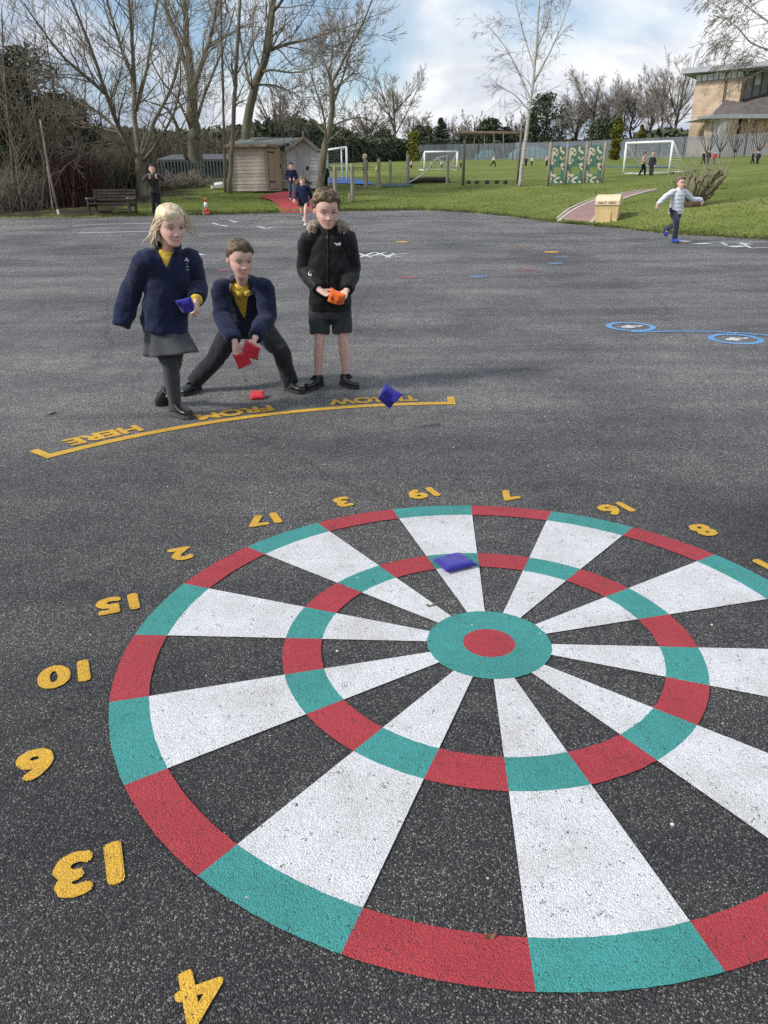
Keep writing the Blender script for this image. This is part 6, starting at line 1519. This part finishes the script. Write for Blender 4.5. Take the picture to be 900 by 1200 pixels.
for pl_, r in arms:
    dy = rng.uniform(-.5, .5); P = [PW(x, y, dy * i / 2) for i, (x, y) in enumerate(pl_)]; P[0] = b + V((rng.gauss(0, .05), rng.gauss(0, .05), .05)); r *= .62; A, B = catmull(P, [r * 1.3, r, r * .9, r * .85][:len(P)], 4)
    A = [p + V((rng.gauss(0, .012), rng.gauss(0, .012), rng.gauss(0, .012))) for p in A]; B = [q * rng.uniform(.85, 1.2) for q in B]; B[-1] *= 1.2; tb.tube(A, B, 9); e_ = (A[-1] - A[-2]).normalized(); cut.tube([A[-1] + e_ * .001, A[-1] + e_ * .012], [B[-1] * .86, B[-1] * .8], 9)
    for j in range(9):
        i = rng.randrange(len(A) // 3, len(A)); d = V((rng.gauss(0, .45), rng.gauss(0, .45), 1)).normalized(); l = rng.uniform(.15, .9); tw.tube([A[i], A[i] + d * l * .5, A[i] + d * l + V((rng.gauss(0, .05), 0, 0))], [.006, .005, .003], 3)
ps = tb.build('pollarded_shrub', MT['stump'], None, True, loc=b, label='hard pruned bush of thick cut stems on the grass bank behind the running boy', cat='shrub')
cut.build('cut_ends', MT['cutwood'], ps, True); tw.build('shoots', MT['twig'], ps)
mb = MB(); rng = random.Random(3)
for k in range(14):
    p = b + V((rng.gauss(0, .35), rng.gauss(0, .3), rng.uniform(.1, 1.0))); clump_leaf(mb, p, (.06, .06, .06), 7, .04, rng, 1)
mb.build('leaves', MT['leaf_dk'], ps)
# small bare shrubs in front of the building
PS = dict(PF); PS['rmin'] = .008; PS['n'] = [4, 4, 4]
for i, (px, py, ty, lb) in enumerate([(826, 190, 150, 'spindly bare bush in front of the left of the brick wall'), (841, 190, 140, 'wide bare shrub in front of the round turret'), (858, 190, 146, 'bare shrub right of the turret'), (886, 200, 150, 'bare bush at the right edge in front of the brick wall')]):
    b = gbase(px, 72); h = toppx(b, ty); P = dict(PS); P['seg'] = .6
    limbs = [([b, b + V((0, 0, h * .3)), b + V((.2, 0, h * .7))], .05, .02, 5, .3)] + [([b + V((0, 0, h * .15)), b + V((math.cos(a) * h * .2, math.sin(a) * h * .2, h * .5)), b + V((math.cos(a) * h * .34, math.sin(a) * h * .34, h * .9))], .035, .015, 5, .3) for a in (0, 1.3, 2.6, 3.6, 5)]
    tree('bare_shrub', b, limbs, lb, P, 140 + i, 'bare shrubs by the brick building', sublen=(.6, 1.2), cat='shrub', lev=2)
# ------------------------------------------------------------------ buildings
MT['brick'] = brick_mat('buff_brick', (.60, .46, .34), (.50, .38, .28), (.40, .33, .27)); MT['brick_red'] = brick_mat('pinkish_brick', (.52, .34, .26), (.44, .28, .21), (.32, .26, .21))
MT['fascia'] = pmat('grey_fascia', (.36, .385, .42), .55, .12, 2); MT['slate'] = pmat('dark_roof', (.14, .122, .115), .85, .25, 2, .4, 30); MT['frame_dk'] = pmat('dark_frame', (.02, .022, .026), .5, .1)
M_, N_, L_, B_ = newmat('window_glass'); B_.inputs['Base Color'].default_value = (.48, .52, .56, 1); B_.inputs['Roughness'].default_value = .08; B_.inputs['Specular IOR Level'].default_value = .8; MT['glass'] = M_
MT['cladding'] = pmat('ribbed_metal_cladding', (.27, .29, .32), .5, .12, 1.5); MT['pale_panel'] = pmat('pale_render_panel', (.33, .34, .34), .8, .15, 2)
YB = 92
def BP(px, py, dy=0): return W(px, py, YB + dy)
def prism(mb, P, dep, mi=0):
    """polygon P (front face) pushed back by dep along +Y"""
    n = len(P); vs_ = [V(p) for p in P] + [V(p) + V((0, dep, 0)) for p in P]
    mb.add(vs_, [tuple(range(n)), tuple(range(2 * n - 1, n - 1, -1))] + [(i, (i + 1) % n, (i + 1) % n + n, i + n) for i in range(n)], mi)
bd = thing('brick_building', BP(850, 195), 'buff brick school building with a flat grey roof and dark pitched roof', 'building')
zb = ground(BP(835, 180).x, YB) - .5
# tower wall: a slanting left face and a frontal right face
zt1 = BP(869, 92.5).z; zr1 = BP(869, 82.8).z
A_ = W(808, 150, YB + 2.2); C2 = W(869, 100, YB - .6)
dA = (C2 - A_); dA.z = 0; nA = V((-dA.y, dA.x, 0)).normalized()
foot = [V((A_.x, A_.y, 0)), V((C2.x, C2.y, 0))]; foot += [foot[1] + nA * 9, foot[0] + nA * 9]
def up_(P, z): return [V((p.x, p.y, z)) for p in P]
xl, xr = W(848, 110, YB + .3).x, C2.x; zt0, zr0 = zt1, zr1
mb = MB(); mb.loft([up_(foot, zb), up_(foot, zt1)]); mb.build('tower_wall', MT['brick'], bd)
ctr = sum(foot, V((0, 0, 0))) / 4
inn = [p.lerp(ctr, .03) for p in foot]
mb = MB(); mb.loft([up_(inn, zt1), up_(inn, zr1)]); cl = mb.build('clerestory_wall', MT['frame_dk'], bd)
for (a, b, n) in ((foot[0], foot[1], 8),):
    for k in range(n):
        p, q = a.lerp(b, (k + .08) / n), a.lerp(b, (k + .92) / n); c = (p + q) / 2; d = (q - p)
        mb = MB(); mb.box(V((c.x, c.y, (zt1 + zr1) / 2)) + V((d.y, -d.x, 0)).normalized() * -.06, (d.length, .05, (zr1 - zt1) * .84), d); mb.build('window', MT['glass'], bd)
# flat roof with deep fascia
mb = MB(); x1 = BP(985, 77).x
u_ = dA.normalized(); e_ = foot[0] + u_ * (x1 - foot[0].x) / u_.x
rp = [foot[0] - u_ * 1.3 - nA * 1.2, e_ - nA * 1.2, e_ + nA * 10, foot[0] - u_ * 1.3 + nA * 10]
mb.loft([up_(rp, zr1 + .003), up_(rp, zr1 + .5)]); mb.build('flat_roof', MT['fascia'], bd)
# ribbed cladding right of the tower, behind the pitched roof
xc0, xc1 = xr + .003, BP(985, 100).x
mb = MB(); prism(mb, [V((xc0, YB + .7, BP(869, 128).z)), V((xc1, YB + .7, BP(985, 128).z)), V((xc1, YB + .7, BP(985, 78).z)), V((xc0, YB + .7, BP(869, 83).z))], 8); cdg = mb.build('metal_cladding', MT['cladding'], bd)
for k in range(18):
    x = xc0 + .15 + k * .82; mb = MB(); t = k / 17; mb.box(V((x, YB + .66, (BP(880, 118).z + BP(880, 83).z) / 2)), (.09, .08, BP(880, 83).z - BP(880, 118).z)); mb.build('cladding_rib', MT['slate'], cdg)
for k in (1, 3, 5, 7): 
    mb = MB(); x = xc0 + .15 + k * .82 - .41; mb.box(V((x, YB + .665, BP(880, 92).z)), (.6, .05, 1.0)); mb.build('window', MT['glass'], cdg)
# downpipe and wall light on the tower
mb = MB(); mb.tube([V((xl, YB + .2, zr0)), V((xl, YB + .2, zb + 2))], .06, 6); mb.build('downpipe', MT['frame_dk'], bd)
for px, py, dy in ((856, 118, -.1), (878, 141, -3.05)):
    mb = MB(); c = BP(px, py, dy); mb.box(c, (.24, .1, .16)); mb.build('wall_light', MT['white_metal'], bd)
# front range: dark pitched roof, fascia, turret and brick wall (3 m nearer)
YF = YB - 3
def BF(px, py, dy=0): return W(px, py, YF + dy)
zf = BF(860, 139).z
mb = MB()
a0, a1, a2 = BF(834, 134.5, -.6), BF(985, 133, -.6), BF(985, 84, 3.6)
rg0, rg1, rg2 = BF(849.5, 117, 3.0), BF(858, 121.5, 3.4), BF(866, 118, 3.6)
mb.add([a0, a1, a2, rg2, rg1, rg0], [(0, 1, 2, 3, 4, 5)]); mb.add([p + V((0, 0, -.15)) for p in (a0, a1, a2, rg2, rg1, rg0)], [(5, 4, 3, 2, 1, 0)])
mb.add([a0, rg0, rg0 + V((-.4, 3, -1.6)), a0 + V((-.3, 3.4, 0))], [(0, 1, 2, 3)]); mb.build('pitched_roof', MT['slate'], bd)
mb = MB(); prism(mb, [BF(822, 138.8, -.9), BF(985, 138, -.9), BF(985, 132.6, -.9), BF(836, 134, -.9)], 5.0); mb.build('eaves_fascia', MT['fascia'], bd)
cx0, cx1 = BF(830.5, 150).x, BF(867, 150).x; rc = (cx1 - cx0) / 2; cc = V(((cx0 + cx1) / 2, YF + rc * .55, 0))
mb = MB(); mb.tube([V((cc.x, cc.y, zb)), V((cc.x, cc.y, zf + .05))], rc, 40); tu = mb.build('turret', MT['brick'], bd, False)
mb = MB()
ring = []
for zz in (zb + .5, BF(850, 143).z):
    ring.append([V((cc.x + (rc + .05) * math.cos(a), cc.y + (rc + .05) * math.sin(a), zz)) for a in [-2.55 + .95 * k / 10 for k in range(11)]])
mb.add(ring[0] + ring[1], [(k, k + 1, 12 + k, 11 + k) for k in range(10)]); mb.build('pale_panel', MT['pale_panel'], tu)
mb = MB(); prism(mb, [V((cx1 + .25, YF + .3, zb)), V((BF(985, 150).x, YF + .3, zb)), V((BF(985, 150).x, YF + .3, zf)), V((cx1 + .25, YF + .3, zf))], 4); mb.build('front_wall', MT['brick_red'], bd)
mb = MB(); mb.box(V((cx1 + .12, YF + .5, (zb + zf) / 2)), (.26, .3, zf - zb)); mb.build('recess_shade', MT['frame_dk'], bd)  # dark strip put in for the shade between turret and wall
mb = MB(); mb.tube([BF(884.5, 140, .2), BF(881, 175, .2)], .06, 6); mb.build('downpipe', MT['frame_dk'], bd)

# teal canopies, greenhouse roof and houses beyond the far fence
MT['canopy'] = pmat('teal_canopy', (.20, .40, .44), .5, .15, 2); MT['canopy_dk'] = pmat('teal_rib', (.10, .24, .28), .5, .15, 2); MT['tile'] = pmat('brown_tile', (.12, .065, .05), .85, .25, 3); MT['house_wall'] = pmat('far_brick', (.24, .16, .12), .9, .2, 2)
def canopy(x0, x1, ytop, ybot, Y, label, nr=6):
    a = gbase(x0, Y); b = gbase(x1, Y); h = toppx(a, ytop); he = toppx(a, ybot); root = thing('canopy', (a + b) / 2, label, 'canopy', 'teal canopies beyond the fence'); mb = MB(); R_ = []
    for k in range(13):
        t = math.pi * k / 12; x = (a.x + b.x) / 2 - (b.x - a.x) / 2 * math.cos(t); z = a.z + he + (h - he) * math.sin(t); R_.append((x, z))
    P = [V((x, Y, z)) for x, z in R_] + [V((b.x, Y, a.z)), V((a.x, Y, a.z))]; prism(mb, P, 6); mb.build('cover', MT['canopy'], root)
    for k in range(1, nr):
        t = math.pi * k / nr; x = (a.x + b.x) / 2 - (b.x - a.x) / 2 * math.cos(t); z = a.z + he + (h - he) * math.sin(t)
        mb = MB(); mb.tube([V((x, Y - .05, a.z)), V((x, Y - .05, z + .02)), V((x, Y + 6, z + .05))], .07, 5); mb.build('rib', MT['canopy_dk'], root)
canopy(562, 580, 177, 184, 116, 'small domed teal canopy behind the far fence left of the birch')
canopy(603, 640, 173.5, 181, 115, 'wide teal canopy behind the far fence right of the birch', 9)
canopy(706, 731, 176, 183, 118, 'teal canopy half hidden by the climbing wall')
a, b = gbase(596, 126), gbase(641, 126); gr = thing('greenhouse', a, 'long low building with a ribbed teal roof above the wide canopy', 'building'); h1, h0 = toppx(a, 167), toppx(a, 175)
mb = MB(); prism(mb, [a, b, b + V((0, 0, h0)), a + V((0, 0, h0))], 7); mb.build('wall', MT['house_wall'], gr)
mb = MB(); mb.add([a + V((-.3, -.4, h0)), b + V((.3, -.4, h0)), b + V((-1.0, 3.5, h1)), a + V((.6, 3.5, h1))], [(0, 1, 2, 3)]); mb.build('roof', MT['canopy'], gr)
for k in range(9):
    mb = MB(); t = (k + .5) / 9; p = (a + V((-.3, -.42, h0 + .02))).lerp(b + V((.3, -.42, h0 + .02)), t); q = (a + V((.6, 3.5, h1 + .04))).lerp(b + V((-1, 3.5, h1 + .04)), t); mb.tube([p, q], .06, 4); mb.build('rib', MT['canopy_dk'], gr)
def house(x0, x1, ty, ey, Y, label, rm):
    a, b = gbase(x0, Y), gbase(x1, Y); h1, h0 = toppx(a, ty), toppx(a, ey); r = thing('house', a, label, 'house', 'houses beyond the far fence'); w = b - a
    mb = MB(); prism(mb, [a, b, b + V((0, 0, h0)), a + V((0, 0, h0))], 7); mb.build('wall', MT['house_wall'], r)
    mb = MB(); slab(mb, [a + V((-.4, -.4, h0 - .1)), b + V((.4, -.4, h0 - .1)), b + V((.4, 3.5, h1)), a + V((-.4, 3.5, h1))], .12); slab(mb, [a + V((-.4, 3.5, h1)), b + V((.4, 3.5, h1)), b + V((.4, 7.4, h0)), a + V((-.4, 7.4, h0))], .12); mb.build('roof', MT[rm], r)
    for t in (.25, .65):
        p = a.lerp(b, t) + V((0, -.03, h0 * .55)); mb = MB(); mb.box(p, (1.2, .06, 1.0)); f = mb.build('window', MT['white_metal'], r); mb = MB(); mb.box(p + V((0, -.035, 0)), (1.0, .02, .8)); mb.build('pane', MT['glass'], f)
house(583, 600, 170, 178, 140, 'low house with a brown tiled roof left of the ribbed roof', 'tile')
house(478, 500, 177, 183, 142, 'pinkish brown house roof behind the middle goal', 'tile')
house(655, 690, 176, 182, 142, 'dark roofed house behind the climbing wall', 'slate')
b = gbase(663, 108); mb = MB(); MT['tarp'] = pmat('blue_tarpaulin', (.02, .08, .52), .5, .2, 3)
a = W(656, 173, 108); c = W(676, 170, 108); mb.hexa([V((a.x, 108, b.z)), V((c.x, 108, b.z)), V((c.x, 109.5, b.z)), V((a.x, 109.5, b.z)), V((a.x + .3, 108.1, a.z + .4)), V((c.x - .3, 108.1, c.z + .25)), V((c.x - .4, 109.4, c.z + .3)), V((a.x + .5, 109.4, a.z + .5))]); mb.build('blue_play_tent', MT['tarp'], None, loc=b, label='bright blue tent top showing above the camouflage climbing wall', cat='tent')

# ------------------------------------------------------------------ people in the distance
def pose(b, H, ang, kind='stand', ph=1, arms='down', leanf=0):
    """joints for a figure of height H at b facing ang (0 = towards the camera, + = to photo right)"""
    F = V((math.sin(ang), -math.cos(ang), 0)); L_ = V((F.y * -1, F.x, 0)); U = V((0, 0, 1))
    def p(l, f, z): return b + L_ * l * H + F * (f + leanf * z) * H + U * z * H
    s = {'stand': 0, 'walk': .09, 'run': .17}[kind]; lift = {'stand': 0, 'walk': .03, 'run': .15}[kind]
    J = dict(pelvis=p(0, 0, .53), neck=p(0, .0, .815), head=p(0, .02, .912), shL=p(.105, 0, .775), shR=p(-.105, 0, .775), hipL=p(.055, 0, .50), hipR=p(-.055, 0, .50))
    for sd, sg in (('L', 1), ('R', -1)):
        fwd = ph * sg; a = .055 * sg
        if fwd > 0: J['knee' + sd] = p(a, s * .9, .28 + lift * .2); J['ank' + sd] = p(a, s * 1.0, .055 if kind != 'run' else .06); J['toe' + sd] = p(a, s * 1.0 + .1, .0)
        else: J['knee' + sd] = p(a, -s * .25, .285); J['ank' + sd] = p(a, -s * 1.5, .055 + lift); J['toe' + sd] = p(a, -s * 1.5 + .06, .0 + lift * .55)
        if arms == 'down': J['el' + sd] = p(.15 * sg, -.02 - fwd * s * .5, .61); J['wr' + sd] = p(.155 * sg, .05 - fwd * s * .8, .47 + (.08 if kind == 'run' else 0))
        elif arms == 'out': J['el' + sd] = p(.25 * sg, .03, .69 - .02 * sg); J['wr' + sd] = p(.41 * sg, .08, .62 + .03 * sg)
        elif arms == 'face': J['el' + sd] = p(.19 * sg, .10, .70); J['wr' + sd] = p(.07 * sg, .16, .80)
        elif arms == 'front': J['el' + sd] = p(.15 * sg, .0, .62); J['wr' + sd] = p(.05 * sg, .12, .60)
    return J, F
def bystander(px, py, hpx, ang, label, kind='stand', ph=1, arms='down', topm='navy', botm='trouser', hair='hair_brown', shoem='shoe', bk='trousers', H=None, vox=None, group='children in the distance', style='boy', leanf=0, extra=None, ground_fn=None, fine=False, topk=None, tilt=-.1, **k):
    b = (ground_fn or G)(px, py); H = hpx / pxm(b + V((0, 0, .6))); vox = vox or max(.007, min(.014, b.y * .00028)) * (H / 1.2)
    J, F = pose(b, H, ang, kind, ph, arms, leanf); sc_ = H / 1.33
    f = (F + V((0, 0, tilt))).normalized()
    tp = dict(mat=topm, hem=-.05, bulk=1.06, it=2, sr=(.064, .064, .058, .054, .05, .044), wr=.006, wx=(.150, .150, .138, .143, .138, .112, .07, .058))
    if topk: tp.update(topk)
    bt = dict(kind=bk, mat=botm, **k.get('botk', {}))
    tot = H
    for q in ('wx', 'wy'): pass
    hn = (V((0, 0, -1)) + F * .2, F * -1 + V((0, 0, .1)), sc_, .5)
    r, h_ = person(J, .175 * H, f, label, group, vox, tp, bt, dict(mat=shoem, s=sc_ * .98), dict(mat=hair, style=style, thick=.06, n=140, len=.2, rr=.022, **({'fn': [extra]} if extra else {})), hands=(hn, hn), girth=sc_, fine=fine, rs=int(px))
    return r
E = 0
def long_hair(mb, H, rng):
    h = H.h
    for k in range(130):
        sg = rng.choice((-1, 1)); p = V((sg * rng.uniform(.2, .36), rng.uniform(-.3, .1), rng.uniform(-.05, .3))); pts = [H.P(*p)]; d = V((sg * rng.uniform(.04, .15), -.06, -.16))
        for j in range(4): d += V((sg * rng.gauss(.015, .03), rng.gauss(0, .03), .012)); p = p + d; pts.append(H.P(*p))
        mb.tube(pts, [.04 * h, .045 * h, .04 * h, .03 * h, .008 * h], 4)
bystander(786, 283.8, 71, .25, 'child in a pale puffer jacket and blue trainers running on the right', 'run', -1, 'out', 'puffer', 'darknavy', 'hair_light', 'shoe_blue', ground_fn=_hit_tarmac, vox=.006, leanf=.06, topk=dict(quilt=.075, hem=-.30, collar=(.065, .05), wr=.004, bulk=1.02), fine=True)
bystander(357, 265.5, 54.5, -.1, 'girl with long loose hair running off the red path behind the boy in black', 'run', 1, 'down', 'navy', 'black', 'hair_light', 'shoe_white', 'skirt', ground_fn=_hit_tarmac, vox=.007, style='girl', extra=long_hair, fine=True, topk=dict(hem=-.12), botk=dict(len=.2))
bystander(343, 236, 41.5, .2, 'child in navy top and pale blue trousers standing on the red path', 'walk', 1, 'front', 'navy', 'denim', 'hair_dark', 'shoe_white')
bystander(381.5, 222, 28, .1, 'child in a dark blazer standing between the grey shed and the goal', 'stand', 1, 'down', 'darknavy', 'black', 'hair_brown')
bystander(428.5, 217, 33, -1.2, 'person in maroon partly hidden by a wooden trail post', 'stand', 1, 'down', 'maroon', 'black', 'hair_blond')
bystander(443, 207.5, 15, 0, 'tiny child in yellow top seen between two trail posts', 'stand', 1, 'down', 'polo', 'black')
bystander(184.5, 252.5, 55, .25, 'adult in a long dark coat with raised hands standing right of the bench', 'stand', 1, 'face', 'olive', 'trouser', 'hair_dark', ground_fn=_hit_tarmac, group='adults', topk=dict(hem=-.28, fine=False), vox=.009)
bystander(752.5, 207, 26, 1.0, 'child in a pink coat in front of the right goal', 'walk', 1, 'front', 'pink', 'black', 'hair_brown')
bystander(762.5, 207, 25.5, -.8, 'pale haired child in a long dark coat beside the one in pink', 'stand', 1, 'down', 'darknavy', 'darknavy', 'hair_blond', topk=dict(hem=-.35))
for px, py, hp, a, lb, kd, tm_, bm2 in [(823.5, 193.2, 15, .5, 'leftmost dark figure of the group at the right fence', 'walk', 'black', 'black'), (829, 193.4, 16, 0, 'child in blue in the middle of the group at the right fence', 'stand', 'darknavy', 'denim'), (836, 193.2, 14.5, -.4, 'child in a red coat at the right fence', 'stand', 'redcoat', 'denim'),
                                      (881, 193.5, 15.5, .8, 'left one of two dark figures at the far right fence', 'walk', 'black', 'black'), (887, 193.3, 15, -.5, 'right one of two dark figures at the far right fence', 'walk', 'darknavy', 'black'),
                                      (578, 196.3, 14, 1.4, 'child in cream top and black trousers striding before the small canopy', 'run', 'cream', 'black'), (616, 195.4, 11, .3, 'dark clothed child just right of the birch stem', 'stand', 'darknavy', 'black'), (623, 195.2, 11, -.6, 'second child in the little group right of the birch', 'walk', 'cream', 'black'), (640.5, 195, 12, .4, 'child standing just left of the climbing wall', 'stand', 'pink', 'black'),
                                      (482, 198, 9, 0, 'tiny child in pink left of the middle goal', 'stand', 'pink', 'black'), (505, 197, 8, .3, 'tiny pale figure inside the middle goal at left', 'stand', 'cream', 'denim'), (517.5, 197.6, 9, .3, 'tiny child in lilac behind the middle goal net', 'walk', 'puffer', 'darknavy'), (540, 197.4, 7, .6, 'tiny dark figure crouching right of the middle goal', 'stand', 'black', 'black')]:
    bystander(px, py, hp, a, lb, kd, 1, 'down', tm_, bm2)

# ------------------------------------------------------------------ grass, leaves, litter
rng = random.Random(12); mb = MB()
PATHS = [[G(*p) for p in lft] + [G(*p) for p in rgt[::-1]], [G(*p) for p in [(302, 232), (325, 227), (350, 223), (360, 227), (372, 236), (394, 247.6), (330, 250.5), (318, 237)]]]
def inpoly(x, y):
    for P in PATHS:
        c = False; j = len(P) - 1
        for i in range(len(P)):
            if (P[i].y > y) != (P[j].y > y) and x < (P[j].x - P[i].x) * (y - P[i].y) / (P[j].y - P[i].y) + P[i].x: c = not c
            j = i
        if c: return True
    return False
def blade_tuft(p, h):
    for j in range(3):
        a = rng.uniform(0, 6.28); d = V((math.cos(a), math.sin(a), 0)); w_ = .008; s_ = V((-d.y, d.x, 0)) * w_
        mb.add([p - s_, p + s_, p + d * h * rng.uniform(.2, .7) + V((0, 0, h))], [(0, 1, 2)])
cnt = 0
while cnt < 30000:
    x = rng.uniform(-14, 16); t = rng.random() ** 2.2 * 18 + .02; y = yb(x) + t
    if y < 8 or abs(x) > y * .56: continue
    if x < -4.2 and rng.random() < min(.9, (-4.2 - x) / 7): continue
    cnt += 1
    if inpoly(x, y): continue
    z = ground(x, y) + min(.03, t * .12) - .01 + noise.noise(V((x * .5, y * .5, 0))) * .03 * min(1, t / 2)
    blade_tuft(V((x, y, z)), rng.uniform(.018, .045) * (1.5 if t < .4 else 1))
mb.build('grass', MT['grassblade'], kind='stuff')
MT['leaf_litter'] = pmat('dead_leaf', (.16, .10, .055), .8, .3, 20); MT['litter_pale'] = pmat('pale_grit', (.5, .48, .44), .8, .3, 30)
def leaf(px, py, s, a, label):
    c = G(px, py); u = V((math.cos(a), math.sin(a), 0)); v = V((-u.y, u.x, 0)); mb = MB(); P = []
    for k in range(10):
        t = 2 * math.pi * k / 10; P.append(c + u * math.cos(t) * s + v * math.sin(t) * s * .5 + V((0, 0, .008 + .006 * math.cos(2 * t))))
    mb.add(P + [c + V((0, 0, .006))], [(k, (k + 1) % 10, 10) for k in range(10)]); o_ = mb.build('dead_leaf', MT['leaf_litter'], None, loc=c, label=label, cat='leaf', group='dead leaves'); md = o_.modifiers.new('t', 'SOLIDIFY'); md.thickness = .002
leaf(505, 711, .018, .3, 'curled brown leaf on the white segment left of the bull'); leaf(288, 447, .012, 1.0, 'pale dead leaf beside the crouching boy')
leaf(574, 1100, .012, .2, 'dark leaf scrap on the red part of the near ring')
def twig(px, py, qx, qy, label):
    a, b = G(px, py), G(qx, qy); mb = MB(); mb.tube([a + V((0, 0, .006)), (a + b) / 2 + V((.01, .01, .01)), b + V((0, 0, .006))], [.005, .006, .003], 6); mb.build('fallen_twig', MT['twig_pale'], None, loc=a, label=label, cat='twig', group='fallen twigs')
twig(203, 429, 214, 428, 'small pale twig lying between the girl and the crouching boy'); twig(57, 487, 66, 484, 'small dark twig on the tarmac left of the throw line'); twig(172, 300, 178, 299, 'tiny twig on the tarmac behind the girl')
rng = random.Random(8); mb = MB()
for k in range(420):
    y = 1.0 + rng.random() ** .7 * 14; x = rng.uniform(-.6, .6) * y; s = rng.uniform(.002, .006)
    mb.ball(drape((x, y), .002), (s, s * rng.uniform(.6, 1), s * .6), 5, 4)
mb.build('loose_grit', MT['litter_pale'], kind='stuff')
